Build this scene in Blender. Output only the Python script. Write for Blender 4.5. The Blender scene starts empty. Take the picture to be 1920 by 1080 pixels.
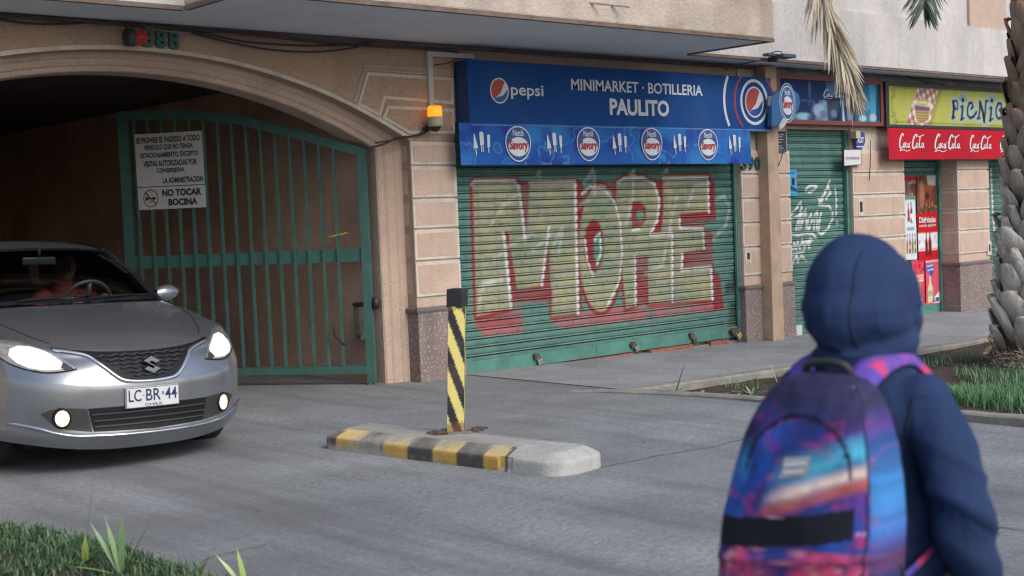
import bpy, bmesh, math, random
import numpy as np
from mathutils import Vector, Matrix
from mathutils.bvhtree import BVHTree
random.seed(7); rng = np.random.default_rng(7)
scene = bpy.context.scene
C = scene.collection

# ---------------------------------------------------------------- camera, sky, sun, exposure
PXF, ROLL, YAW, PITCH = 2500.0, 0.041, math.radians(41.671), math.radians(3.0655)
CAM = np.array([-8.0967, -9.7927, 1.5])
FW = np.array([math.sin(YAW)*math.cos(PITCH), math.cos(YAW)*math.cos(PITCH), -math.sin(PITCH)])
_r = np.array([math.cos(YAW), -math.sin(YAW), 0.0]); _d = np.cross(FW, _r)
RT = math.cos(ROLL)*_r + math.sin(ROLL)*_d
DN = -math.sin(ROLL)*_r + math.cos(ROLL)*_d
cd = bpy.data.cameras.new('camera'); cam = bpy.data.objects.new('camera', cd); C.objects.link(cam)
cam.matrix_world = Matrix([[RT[0], -DN[0], -FW[0], CAM[0]], [RT[1], -DN[1], -FW[1], CAM[1]],
                           [RT[2], -DN[2], -FW[2], CAM[2]], [0, 0, 0, 1]])
cd.sensor_width = 36.0; cd.lens = PXF/1920*36.0; cd.clip_start = 0.05; cd.clip_end = 2000
cd.dof.use_dof = True; cd.dof.focus_distance = 12.0; cd.dof.aperture_fstop = 3.6
scene.camera = cam

SUN_EL, SUN_AZ = math.radians(40), math.radians(180)      # azimuth clockwise from +y (seen from above)
w = bpy.data.worlds.new('World'); scene.world = w; w.use_nodes = True
nt = w.node_tree; bg = nt.nodes['Background']
sky = nt.nodes.new('ShaderNodeTexSky'); sky.sky_type = 'NISHITA'; sky.sun_disc = False
sky.sun_elevation = SUN_EL; sky.sun_rotation = SUN_AZ; sky.dust_density = 2.5; sky.air_density = 1.0
nt.links.new(sky.outputs[0], bg.inputs[0]); bg.inputs[1].default_value = 0.14
sl = bpy.data.lights.new('sun', 'SUN'); so = bpy.data.objects.new('sun', sl); C.objects.link(so)
sl.energy = 1.15; sl.angle = math.radians(32); sl.color = (1.0, 0.975, 0.94)
sd = Vector((math.sin(SUN_AZ)*math.cos(SUN_EL), math.cos(SUN_AZ)*math.cos(SUN_EL), math.sin(SUN_EL)))
so.rotation_euler = sd.to_track_quat('Z', 'Y').to_euler(); so.location = (0, -20, 20)
vs = scene.view_settings; vs.view_transform = 'Standard'; vs.look = 'None'; vs.exposure = 0.42; vs.gamma = 1; vs.use_curve_mapping = False
scene.render.engine = 'CYCLES'
scene.cycles.max_bounces = 8; scene.cycles.transparent_max_bounces = 12
scene.cycles.use_denoising = True; scene.cycles.denoiser = 'OPENIMAGEDENOISE'; scene.cycles.denoising_prefilter = 'ACCURATE'; scene.cycles.pixel_filter_type = 'BLACKMAN_HARRIS'; scene.cycles.filter_width = 1.25
scene.cycles.sample_clamp_indirect = 6.0
scene.cycles.caustics_reflective = False; scene.cycles.caustics_refractive = False

# ---------------------------------------------------------------- measuring from the photograph
def ray(x, y):
    d = FW + RT*(x-960)/PXF + DN*(y-540)/PXF
    return d/np.linalg.norm(d)
def on_y(x, y, n=0.0):            # where a photo pixel meets the upright plane at street distance n
    d = ray(x, y); return CAM + d*(n-CAM[1])/d[1]
def on_z(x, y, z=0.0):
    d = ray(x, y); return CAM + d*(z-CAM[2])/d[2]
def on_u(x, y, u):
    d = ray(x, y); return CAM + d*(u-CAM[0])/d[0]
def at_depth(x, y, Z):
    d = ray(x, y); return CAM + d*Z/(d@FW)
def XZ(x, y, n=0.0):
    q = on_y(x, y, n); return (q[0], q[2])

# ---------------------------------------------------------------- materials
def lin(c):
    return tuple((v/255/12.92 if v/255 <= 0.04045 else ((v/255+0.055)/1.055)**2.4) for v in c)
MATS = {}
def M(name, col, rough=0.8, metal=0.0, var=0.12, scale=6.0, bump=0.0, bscale=60.0, stain=None, sscale=1.2, samt=0.4,
      stretch=(1, 1, 1), emit=None, estr=0.0, spec=0.5, coat=0.0, attr=False, bdist=0.01, lo=.5, hi=.68, speck=None, spscale=120, spt=.62, grain=0.0, streak=None, spa=.4):
    if name in MATS: return MATS[name]
    m = bpy.data.materials.new(name); m.use_nodes = True; MATS[name] = m
    t = m.node_tree; N = t.nodes; L = t.links; b = N['Principled BSDF']
    b.inputs['Roughness'].default_value = rough; b.inputs['Metallic'].default_value = metal
    b.inputs['Specular IOR Level'].default_value = spec; b.inputs['Coat Weight'].default_value = coat
    b.inputs['Coat Roughness'].default_value = 0.04
    tc = N.new('ShaderNodeTexCoord'); mp = N.new('ShaderNodeMapping'); mp.inputs['Scale'].default_value = stretch
    L.new(tc.outputs['Object'], mp.inputs[0])
    def noise(s, d=4.0, r=.6):
        n = N.new('ShaderNodeTexNoise'); n.inputs['Scale'].default_value = s; n.inputs['Detail'].default_value = d
        n.inputs['Roughness'].default_value = r; L.new(mp.outputs[0], n.inputs['Vector']); return n
    if attr:
        a = N.new('ShaderNodeVertexColor'); a.layer_name = 'Col'; src = a.outputs['Color']
    else:
        a = N.new('ShaderNodeRGB'); a.outputs[0].default_value = (*col, 1); src = a.outputs[0]
    if var > 0:
        n = noise(scale, 5.0); mr = N.new('ShaderNodeMapRange'); mr.inputs[1].default_value = .3; mr.inputs[2].default_value = .7
        mr.inputs[3].default_value = 1-var; mr.inputs[4].default_value = 1+var; L.new(n.outputs[0], mr.inputs[0])
        mx = N.new('ShaderNodeMix'); mx.data_type = 'RGBA'; mx.blend_type = 'MULTIPLY'; mx.inputs[0].default_value = 1
        L.new(src, mx.inputs[6]); L.new(mr.outputs[0], mx.inputs[7]); src = mx.outputs[2]
    if grain > 0:
        n = noise(27.0, 3.0, .75); mr = N.new('ShaderNodeMapRange'); mr.inputs[1].default_value = .32; mr.inputs[2].default_value = .68
        mr.inputs[3].default_value = 1-grain; mr.inputs[4].default_value = 1+grain; L.new(n.outputs[0], mr.inputs[0])
        mx = N.new('ShaderNodeMix'); mx.data_type = 'RGBA'; mx.blend_type = 'MULTIPLY'; mx.inputs[0].default_value = 1
        L.new(src, mx.inputs[6]); L.new(mr.outputs[0], mx.inputs[7]); src = mx.outputs[2]
    if stain is not None:
        n = noise(sscale, 6.0, .65); mr = N.new('ShaderNodeMapRange'); mr.inputs[1].default_value = lo; mr.inputs[2].default_value = hi
        mr.inputs[3].default_value = 0; mr.inputs[4].default_value = samt; L.new(n.outputs[0], mr.inputs[0])
        mx = N.new('ShaderNodeMix'); mx.data_type = 'RGBA'; L.new(mr.outputs[0], mx.inputs[0])
        L.new(src, mx.inputs[6]); mx.inputs[7].default_value = (*stain, 1); src = mx.outputs[2]
    if streak is not None:
        m3 = N.new('ShaderNodeMapping'); m3.inputs['Scale'].default_value = streak[0]; L.new(tc.outputs['Object'], m3.inputs[0])
        n = N.new('ShaderNodeTexNoise'); n.inputs['Scale'].default_value = 1.0; n.inputs['Detail'].default_value = 5; n.inputs['Roughness'].default_value = .6; L.new(m3.outputs[0], n.inputs['Vector'])
        mr = N.new('ShaderNodeMapRange'); mr.inputs[1].default_value = .48; mr.inputs[2].default_value = .72; mr.inputs[3].default_value = 0; mr.inputs[4].default_value = streak[1]; L.new(n.outputs[0], mr.inputs[0])
        mx = N.new('ShaderNodeMix'); mx.data_type = 'RGBA'; L.new(mr.outputs[0], mx.inputs[0]); L.new(src, mx.inputs[6]); mx.inputs[7].default_value = (*streak[2], 1); src = mx.outputs[2]
    if speck is not None:
        n = noise(spscale, 2.0, .5); mr = N.new('ShaderNodeMapRange'); mr.inputs[1].default_value = spt; mr.inputs[2].default_value = spt+.06
        mr.inputs[3].default_value = 0; mr.inputs[4].default_value = spa; L.new(n.outputs[0], mr.inputs[0])
        mx = N.new('ShaderNodeMix'); mx.data_type = 'RGBA'; L.new(mr.outputs[0], mx.inputs[0])
        L.new(src, mx.inputs[6]); mx.inputs[7].default_value = (*speck, 1); src = mx.outputs[2]
    L.new(src, b.inputs['Base Color'])
    if bump > 0:
        n = noise(bscale, 3.0); bp = N.new('ShaderNodeBump'); bp.inputs['Strength'].default_value = bump; bp.inputs['Distance'].default_value = bdist
        L.new(n.outputs[0], bp.inputs['Height']); L.new(bp.outputs[0], b.inputs['Normal'])
    if emit is not None:
        b.inputs['Emission Color'].default_value = (*emit, 1); b.inputs['Emission Strength'].default_value = estr
    return m
def glass(name, tint=(.8, .9, .9), refl=1.0, rough=0.0):
    if name in MATS: return MATS[name]
    m = bpy.data.materials.new(name); m.use_nodes = True; MATS[name] = m
    t = m.node_tree; N = t.nodes; L = t.links; N.remove(N['Principled BSDF'])
    tr = N.new('ShaderNodeBsdfTransparent'); tr.inputs[0].default_value = (*tint, 1)
    gl = N.new('ShaderNodeBsdfGlossy'); gl.inputs['Roughness'].default_value = rough; gl.inputs[0].default_value = (refl, refl, refl, 1)
    fr = N.new('ShaderNodeFresnel'); fr.inputs[0].default_value = 1.45
    mx = N.new('ShaderNodeMixShader'); L.new(fr.outputs[0], mx.inputs[0]); L.new(tr.outputs[0], mx.inputs[1]); L.new(gl.outputs[0], mx.inputs[2])
    L.new(mx.outputs[0], N['Material Output'].inputs[0]); return m

# ---------------------------------------------------------------- mesh building
class MB:
    def __init__(s): s.v = []; s.f = []; s.mi = []; s.col = None
    def add(s, v, f, mi=0):
        o = len(s.v); s.v += [tuple(map(float, p)) for p in v]; s.f += [tuple(i+o for i in q) for q in f]; s.mi += [mi]*len(f); return s
    def box(s, x0, x1, y0, y1, z0, z1, mi=0):
        v = [(x, y, z) for z in (z0, z1) for y in (y0, y1) for x in (x0, x1)]
        return s.add(v, [(0, 2, 3, 1), (4, 5, 7, 6), (0, 1, 5, 4), (2, 6, 7, 3), (0, 4, 6, 2), (1, 3, 7, 5)], mi)
    def bbox(s, x0, x1, y0, y1, z0, z1, b=0.01, mi=0):     # box with chamfered edges
        bm = bmesh.new(); bmesh.ops.create_cube(bm, size=1)
        for q in bm.verts: q.co = ((x0+x1)/2+q.co.x*(x1-x0), (y0+y1)/2+q.co.y*(y1-y0), (z0+z1)/2+q.co.z*(z1-z0))
        bmesh.ops.bevel(bm, geom=bm.edges[:], offset=b, segments=2, affect='EDGES', profile=.6)
        bm.verts.index_update(); s.add([q.co for q in bm.verts], [[q.index for q in f.verts] for f in bm.faces], mi); bm.free(); return s
    def prism(s, poly, y0, y1, mi=0, cap=True):            # outline in x,z pushed from y0 (front) to y1
        n = len(poly); v = [(p[0], y0, p[1]) for p in poly]+[(p[0], y1, p[1]) for p in poly]
        a = sum(poly[i][0]*poly[(i+1) % n][1]-poly[(i+1) % n][0]*poly[i][1] for i in range(n))
        f = [tuple(range(n)), tuple(range(2*n-1, n-1, -1))]+[(i, i+n, (i+1) % n+n, (i+1) % n) for i in range(n)]
        if a < 0: f = [tuple(reversed(q)) for q in f]
        return s.add(v, f, mi)
    def ring(s, c, rx, rz, t, y0, y1, a0=0, a1=360, n=40, mi=0):   # annulus (or arc) in x,z
        A = [math.radians(a0+(a1-a0)*i/n) for i in range(n+1)]
        for i in range(n):
            q = []
            for a in (A[i], A[i+1]):
                q.append(((c[0]+rx*math.cos(a), c[1]+rz*math.sin(a)), (c[0]+(rx-t)*math.cos(a), c[1]+(rz-t)*math.sin(a))))
            s.prism([q[0][0], q[1][0], q[1][1], q[0][1]], y0, y1, mi)
        return s
    def tube(s, pts, r, n=8, mi=0, cap=True):
        P = [Vector(p) for p in pts]; rr = r if hasattr(r, '__len__') else [r]*len(P)
        up = Vector((0, 0, 1)); base = len(s.v); V = []; F = []
        t0 = (P[1]-P[0]).normalized(); x = t0.orthogonal().normalized()
        for i, p in enumerate(P):
            t = (P[min(i+1, len(P)-1)]-P[max(i-1, 0)]).normalized()
            x = (x-t*x.dot(t)).normalized(); y = t.cross(x)
            for k in range(n):
                a = 2*math.pi*k/n; V.append(p+(x*math.cos(a)+y*math.sin(a))*rr[i])
        for i in range(len(P)-1):
            for k in range(n): F.append((i*n+k, i*n+(k+1) % n, (i+1)*n+(k+1) % n, (i+1)*n+k))
        if cap: F += [tuple(range(n-1, -1, -1)), tuple(range((len(P)-1)*n, len(P)*n))]
        return s.add(V, F, mi)
    def grid(s, P, mi=0, close_u=False, flip=False):       # P[i][j] points
        a = len(P); b = len(P[0]); V = [p for r in P for p in r]; F = []
        for i in range(a-1):
            for j in range(b-(0 if close_u else 1)):
                k = (j+1) % b; q = (i*b+j, i*b+k, (i+1)*b+k, (i+1)*b+j); F.append(q[::-1] if flip else q)
        return s.add(V, F, mi)
    def lathe(s, prof, c=(0, 0, 0), n=16, mi=0):
        P = [[(c[0]+r*math.cos(2*math.pi*k/n), c[1]+r*math.sin(2*math.pi*k/n), c[2]+z) for k in range(n)] for r, z in prof]
        return s.grid(P, mi, True)
def org(o):
    return Vector(o.get('_o', (0, 0, 0)))
def obj(name, mb, mat, parent=None, smooth=False, local=False, origin=None):
    me = bpy.data.meshes.new(name)
    off = Vector((0, 0, 0))
    if not local:
        if parent is not None: off = org(parent)
        elif origin is not None: off = Vector(origin)
        else:
            A = np.array(mb.v); off = Vector(((A[:, 0].min()+A[:, 0].max())/2, (A[:, 1].min()+A[:, 1].max())/2, A[:, 2].min()))
    me.from_pydata([(p[0]-off.x, p[1]-off.y, p[2]-off.z) for p in mb.v], [], mb.f)
    for m in (mat if isinstance(mat, (list, tuple)) else [mat]): me.materials.append(m)
    me.polygons.foreach_set('material_index', mb.mi)
    if smooth: me.polygons.foreach_set('use_smooth', [True]*len(me.polygons))
    if mb.col is not None:
        a = me.color_attributes.new('Col', 'FLOAT_COLOR', 'POINT')
        c = np.ones((len(me.vertices), 4), np.float32); c[:, :3] = mb.col; a.data.foreach_set('color', c.ravel())
    me.update(); o = bpy.data.objects.new(name, me); C.objects.link(o)
    if parent is not None:
        o.parent = parent; o['_o'] = tuple(org(parent)) if not local else (0, 0, 0)
    else: o.location = off; o['_o'] = tuple(off)
    return o
def tag(o, label, cat, group=None):
    o['label'] = label; o['category'] = cat
    if group: o['group'] = group
    return o
def thing(name, label, cat, loc=(0, 0, 0), group=None, rz=0.0):
    o = bpy.data.objects.new(name, None); C.objects.link(o); o.location = loc; o['_o'] = tuple(loc); o.rotation_euler.z = rz
    o.empty_display_size = .1
    return tag(o, label, cat, group)
def struct(o, kind='structure'):
    o['kind'] = kind; return o
def smooth_by_angle(o, deg=35):
    me = o.data; me.polygons.foreach_set('use_smooth', [True]*len(me.polygons))
    me.set_sharp_from_angle(angle=math.radians(deg))
def subdiv(o, lv=1):
    m = o.modifiers.new('subdivision', 'SUBSURF'); m.levels = lv; m.render_levels = lv; return o
def text_mb(body, rect, y, depth=.004, bold=0.0, shear=0.0, slant=0.0, res=3):
    """lettering filling rect=(x0,x1,z0,z1) on the plane y, facing the street"""
    cu = bpy.data.curves.new('t', 'FONT'); cu.body = body; cu.size = 1; cu.offset = bold; cu.shear = shear; cu.resolution_u = res
    o = bpy.data.objects.new('t', cu); C.objects.link(o); bpy.context.view_layer.update()
    me = bpy.data.meshes.new_from_object(o.evaluated_get(bpy.context.evaluated_depsgraph_get()))
    A = np.array([q.co[:] for q in me.vertices]); F = [tuple(p.vertices) for p in me.polygons]
    bpy.data.objects.remove(o); bpy.data.curves.remove(cu); bpy.data.meshes.remove(me)
    lo = A.min(0); hi = A.max(0); x0, x1, z0, z1 = rect
    X = x0+(A[:, 0]-lo[0])/max(hi[0]-lo[0], 1e-6)*(x1-x0); Z = z0+(A[:, 1]-lo[1])/max(hi[1]-lo[1], 1e-6)*(z1-z0)+slant*(X-x0)
    mb = MB(); n = len(A)
    mb.add([(X[i], y, Z[i]) for i in range(n)], F)
    if depth > .006:
        edges = {}
        for f in F:
            for a, b in zip(f, f[1:]+f[:1]): edges[(a, b)] = 1
        mb.add([(X[i], y+depth, Z[i]) for i in range(n)], [])
        mb.f += [(a+0, b+0, b+n, a+n) for (a, b) in edges if (b, a) not in edges]; mb.mi = [0]*len(mb.f)
    return mb
# painting: colours computed on a fine grid of vertices
def inpoly(X, Z, P):
    r = np.zeros(X.shape, bool); n = len(P)
    for i in range(n):
        x0, z0 = P[i]; x1, z1 = P[(i+1) % n]
        if z0 == z1: continue
        c = ((z0 > Z) != (z1 > Z)) & (X < (x1-x0)*(Z-z0)/(z1-z0)+x0); r ^= c
    return r
def segdist(X, Z, P, closed=False):
    d = np.full(X.shape, 1e9); n = len(P)
    for i in range(n if closed else n-1):
        a = np.array(P[i]); b = np.array(P[(i+1) % n]); ab = b-a; L = max(ab@ab, 1e-12)
        t = np.clip(((X-a[0])*ab[0]+(Z-a[1])*ab[1])/L, 0, 1)
        d = np.minimum(d, np.hypot(X-a[0]-t*ab[0], Z-a[1]-t*ab[1]))
    return d
def vnoise(shape, cell, seed, oct=3):
    g = np.random.default_rng(seed); out = np.zeros(shape); amp = 1; tot = 0
    for o in range(oct):
        c = max(cell/2**o, 1.0); h, w_ = int(shape[0]/c)+3, int(shape[1]/c)+3; q = g.random((h, w_))
        yy = np.arange(shape[0])/c; xx = np.arange(shape[1])/c; iy = yy.astype(int); ix = xx.astype(int)
        fy = (yy-iy)[:, None]; fx = (xx-ix)[None, :]; fy = fy*fy*(3-2*fy); fx = fx*fx*(3-2*fx)
        out += amp*((q[iy][:, ix]*(1-fx)+q[iy][:, ix+1]*fx)*(1-fy)+(q[iy+1][:, ix]*(1-fx)+q[iy+1][:, ix+1]*fx)*fy); tot += amp; amp *= .5
    return out/tot
class Paint:
    def __init__(s, x0, x1, z0, z1, res, base, rz=None):
        s.nx = int((x1-x0)/res)+1; s.nz = int((z1-z0)/(rz or res))+1
        s.x = np.linspace(x0, x1, s.nx); s.z = np.linspace(z0, z1, s.nz); s.X, s.Z = np.meshgrid(s.x, s.z)
        s.c = np.zeros((s.nz, s.nx, 3)); s.c[:] = lin(base); s.res = res
    def mix(s, m, col, a=1.0):
        m = np.clip(m, 0, 1)[..., None]*a; s.c = s.c*(1-m)+np.array(lin(col) if max(col) > 1 else col)*m; return s
    def poly(s, P, col, a=1.0, soft=None):
        d = segdist(s.X, s.Z, P, True); d[inpoly(s.X, s.Z, P)] *= -1; sf = soft or s.res
        return s.mix(.5-d/(2*sf), col, a)
    def line(s, P, col, w, a=1.0, soft=None, closed=False):
        sf = soft or s.res; return s.mix(.5-(segdist(s.X, s.Z, P, closed)-w/2)/(2*sf), col, a)
    def ell(s, c, rx, rz, col, a=1.0, rot=0.0):
        dx = s.X-c[0]; dz = s.Z-c[1]; ca, sa = math.cos(rot), math.sin(rot); u = dx*ca+dz*sa; v_ = -dx*sa+dz*ca
        r = np.hypot(u/rx, v_/rz); return s.mix(.5-(r-1)*min(rx, rz)/(2*s.res), col, a)
    def rect(s, x0, x1, z0, z1, col, a=1.0): return s.poly([(x0, z0), (x1, z0), (x1, z1), (x0, z1)], col, a)
    def mb(s, yf):
        Y = yf(s.X, s.Z) if callable(yf) else np.full(s.X.shape, yf)
        m = MB(); m.v = list(zip(s.X.ravel(), Y.ravel(), s.Z.ravel())); nx = s.nx
        i, j = np.meshgrid(np.arange(s.nz-1), np.arange(s.nx-1), indexing='ij'); k = (i*nx+j).ravel()
        m.f = list(map(tuple, np.stack([k, k+1, k+nx+1, k+nx], 1).tolist())); m.mi = [0]*len(m.f); m.col = s.c.reshape(-1, 3); return m
PAINT = M('painted_surface', (1, 1, 1), rough=.72, spec=.2, attr=True, var=.06, scale=5)
# ================================================================ the ground
ASPH = M('worn_concrete', (.24, .253, .262), rough=.85, var=.28, scale=.9, bump=.5, bscale=38, stain=(.125, .13, .136), sscale=.5, samt=.65, lo=.42, hi=.66, speck=(.155, .16, .165), spscale=48, spt=.60, bdist=.012, grain=.26, spa=.7, streak=((2.6, .16, 1), .65, (.10, .10, .105)))
PAVE = M('pavement_concrete', (.27, .28, .288), rough=.85, var=.18, scale=1.5, bump=.4, bscale=40, grain=.22, stain=(.19, .195, .2), sscale=1.1, samt=.5, speck=(.15, .15, .155), spscale=130, spt=.64)
KERB = M('kerb_concrete', (.25, .235, .212), rough=.9, var=.25, scale=5, bump=.5, bscale=50, stain=(.15, .14, .13), sscale=4, samt=.6)
SOIL = M('garden_soil', (.055, .038, .028), rough=.95, var=.45, scale=9, bump=.9, bscale=40, stain=(.11, .085, .065), sscale=5, samt=.5, bdist=.03)
def gh(u, y):
    if u > .05 and -7.2 < y < .36: return -.32
    return 0.0
xs = [-900, -200, -60, -20, -14, -10, -8, -6, -4, -3, -2, -1, -.3, .049, .051, .5, 2, 5, 10, 20, 39.9, 40, 60, 200, 900]
ys = [-900, -200, -60, -20, -12, -9, -7.201, -7.199, -6, -5, -4, -3, -2, -1, 0, .359, .361, 2, 6, 14, 40, 200, 900]
m = MB(); m.grid([[(x, y, gh(x, y) if x < 39.95 else 0) for x in xs] for y in ys])
struct(obj('ground', m, ASPH, origin=(0, 0, 0)))
# pavement slab falling to the right
m = MB(); n = 40; P = []
us = list(np.linspace(.02, 40, 60))
def pz(u): return .006-.0205*min(max(u-.1, 0), 5)
m.grid([[(u, -2.0, pz(u)-.3) for u in us], [(u, -2.0, pz(u)) for u in us], [(u, .34, pz(u)) for u in us]])
struct(obj('pavement', m, PAVE, origin=(0, 0, 0)))
m = MB()
m.grid([[(u, -2.135, pz(u)-.3) for u in us], [(u, -2.13, pz(u)-.015+.006*math.sin(u*9)) for u in us], [(u, -2.115, pz(u)+.002) for u in us], [(u, -2.002, pz(u)+.005) for u in us], [(u, -2.001, pz(u)-.2) for u in us]])
struct(obj('pavement_kerb', m, KERB, origin=(0, 0, 0)))
# rounded kerb of the planting strip
kp = [(-.34, -1.72), (-.22, -1.95), (-.08, -2.4), (.02, -2.9), (.09, -3.4), (.16, -4.0), (.23, -4.7), (.28, -5.4), (.31, -6.2), (.33, -7.2)]
kq = [np.array(p) for p in kp]; m = MB(); R_ = []
prof = [(0, -.2), (0, .012), (.012, .024), (.105, .027), (.115, .015), (.115, -.25)]
KP = []
for i in range(len(kq)-1):
    for t in np.linspace(0, 1, 6, endpoint=False): KP.append(kq[i]*(1-t)+kq[i+1]*t)
KP.append(kq[-1])
for i, p in enumerate(KP):
    t = KP[min(i+1, len(KP)-1)]-KP[max(i-1, 0)]; t /= np.linalg.norm(t); nn = np.array([-t[1], t[0]]); h = min(1, i/9.0)
    j = .005*math.sin(i*2.3)
    R_.append([(p[0]+nn[0]*a, p[1]+nn[1]*a, (z*(.25+.75*h) if z > 0 else z)+j*.5) for a, z in prof])
m.grid(R_); struct(obj('planting_kerb', m, KERB, origin=(0, 0, 0)))
# soil of the planting strip
def ku(y): return float(np.interp(-y, [-p[1] for p in kp], [p[0] for p in kp]))
ny, nu = 90, 130
Zn = vnoise((ny, nu), 14, 3, 4); m = MB(); rows = []
for j, y in enumerate(np.linspace(-2.12, -7.15, ny)):
    u0 = ku(y)+.085; row = []
    for i in range(nu):
        u = u0+(i/(nu-1))**1.6*(14-u0); d = u-u0
        z = -.075+.085*math.exp(-d/.3)-.014*min(u, 5)+(Zn[j, i]-.5)*.11*min(1, d*4+.15)
        row.append((u, y, z))
    rows.append(row)
SOILROWS = rows
m.grid(rows, flip=True); struct(obj('soil', m, SOIL, origin=(0, 0, 0)), 'structure')
def soil_z(u, y):
    j = int(round((-2.12-y)/(7.15-2.12)*89)); j = min(max(j, 0), len(SOILROWS)-1); r = SOILROWS[j]; k = int(np.argmin([abs(p[0]-u) for p in r])); return r[k][2]
# left planting strip
lk = [(-5.62, -2.3), (-5.55, -2.83), (-5.38, -3.3), (-5.31, -3.9), (-5.29, -4.6), (-5.28, -6.9)]
def lku(y): return float(np.interp(-y, [-p[1] for p in lk], [p[0] for p in lk]))
m = MB(); L_ = []
for y in np.linspace(-2.3, -6.9, 40):
    u = lku(y); L_.append([(u, y, -.05), (u, y, .008), (u-.02, y, .016), (u-.10, y, .018), (u-.11, y, .0)])
m.grid(L_, flip=True); struct(obj('kerb', m, KERB, origin=(0, 0, 0)))
Zn2 = vnoise((60, 60), 12, 5, 4); m = MB()
m.grid([[(lku(y)-.1-(i/59.0)*6, y, .02+(Zn2[j, i]-.4)*.06) for i in range(60)] for j, y in enumerate(np.linspace(-2.3, -6.9, 60))])
struct(obj('lawn_soil', m, SOIL, origin=(0, 0, 0)))
# joints and cracks of the drive, a little proud dirt lines
def crack(px, wd):
    m = MB(); pts = [on_z(*p, .003) for p in px]; Q = []
    for a, b in zip(pts[:-1], pts[1:]):
        for t in np.linspace(0, 1, 8, endpoint=False): Q.append(a*(1-t)+b*t)
    Q.append(pts[-1]); A = []
    for i, q in enumerate(Q):
        t = Q[min(i+1, len(Q)-1)]-Q[max(i-1, 0)]; t /= np.linalg.norm(t); nn = np.array([-t[1], t[0], 0])
        ww = wd*(.6+.8*rng.random()); o = nn*(rng.random()-.5)*.02
        A.append([tuple(q+o-nn*ww/2), tuple(q+o+nn*ww/2)])
    m.grid(A); return m
CRK = M('crack_dirt', (.12, .12, .125), rough=1, var=.3)
for px, wd in (([(1128, 876), (1230, 855), (1330, 838), (1400, 822)], .009), ([(1840, 985), (1920, 993)], .009), ([(380, 1050), (440, 1034), (500, 1020)], .007),):
    struct(obj('ground_crack', crack(px, wd), CRK, origin=(0, 0, 0)))

# ================================================================ the building
STUC = M('beige_stucco', (.50, .37, .295), rough=.9, var=.16, scale=2.2, bump=.8, bscale=38, stain=(.33, .225, .16), sscale=1.1, samt=.4, bdist=.012, speck=(.30, .205, .155), spscale=44, spt=.60)
ARCHS = M('shaded_arch_stucco', (.45, .315, .225), rough=.92, var=.18, scale=2.0, bump=1.0, bscale=32, stain=(.26, .17, .11), sscale=1.0, samt=.55, bdist=.016, speck=(.22, .145, .1), spscale=36, spt=.58)  # pier stucco again, with the shade around the arch put into its colour
FIELD = M('quoin_stucco', (.54, .405, .33), rough=.9, var=.10, scale=2.5, bump=.7, bscale=42, bdist=.01, speck=(.38, .275, .215), spscale=48, spt=.62, stain=(.42, .29, .21), sscale=1.6, samt=.5, streak=((7, 7, .9), .45, (.36, .26, .20)))
PALE = M('pale_trim', (.60, .53, .46), rough=.85, var=.12, scale=6, bump=.25, bscale=60, stain=(.42, .34, .27), sscale=4, samt=.45, streak=((9, 9, 1.2), .5, (.36, .29, .23)))
GRAN = M('pink_granite', (.215, .165, .155), rough=.55, var=.12, scale=3, speck=(.42, .34, .32), spscale=42, spt=.56, spa=.7, stain=(.10, .08, .075), sscale=1.8, samt=.55, streak=((6, 6, 1.0), .5, (.11, .09, .085)))
MOLD = M('plinth_mould', (.17, .145, .135), rough=.6, var=.2, scale=8)
SOFF = M('soffit_paint', (.74, .80, .86), rough=.8, var=.06, scale=2, bump=.1, bscale=90, stain=(.62, .68, .74), sscale=.7, samt=.4)
EDGE = M('soffit_edge', (.16, .12, .10), rough=.9, var=.3, scale=6)
BALC = M('balcony_render', (.50, .425, .36), rough=.92, var=.15, scale=2, bump=1.0, bscale=28, stain=(.36, .28, .22), sscale=1.6, samt=.6, bdist=.012, speck=(.36, .30, .25), spscale=34, spt=.60, streak=((4, 4, .5), .55, (.30, .25, .21)))
UPPR = M('grey_render', (.57, .545, .53), rough=.92, var=.12, scale=3, bump=1.0, bscale=24, stain=(.40, .385, .38), sscale=1.6, samt=.5, stretch=(1, 1, .55), bdist=.013, speck=(.43, .41, .40), spscale=30, spt=.58, streak=((3.2, 3.2, .4), .4, (.38, .37, .365)))
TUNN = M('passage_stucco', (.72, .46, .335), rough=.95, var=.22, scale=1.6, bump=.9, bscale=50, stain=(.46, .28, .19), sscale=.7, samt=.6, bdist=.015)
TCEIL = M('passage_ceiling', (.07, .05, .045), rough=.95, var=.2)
GREEN = M('green_gate_paint', (.052, .136, .118), rough=.5, var=.18, scale=7, stain=(.03, .10, .085), sscale=5, samt=.5)
DARK = M('dark_gap', (.03, .03, .03), rough=.9, var=.1)
bld = thing('building', 'beige stuccoed building with arched garage entry, roller shuttered shops and overhanging balcony', 'building', (0, 0, 0))
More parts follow.
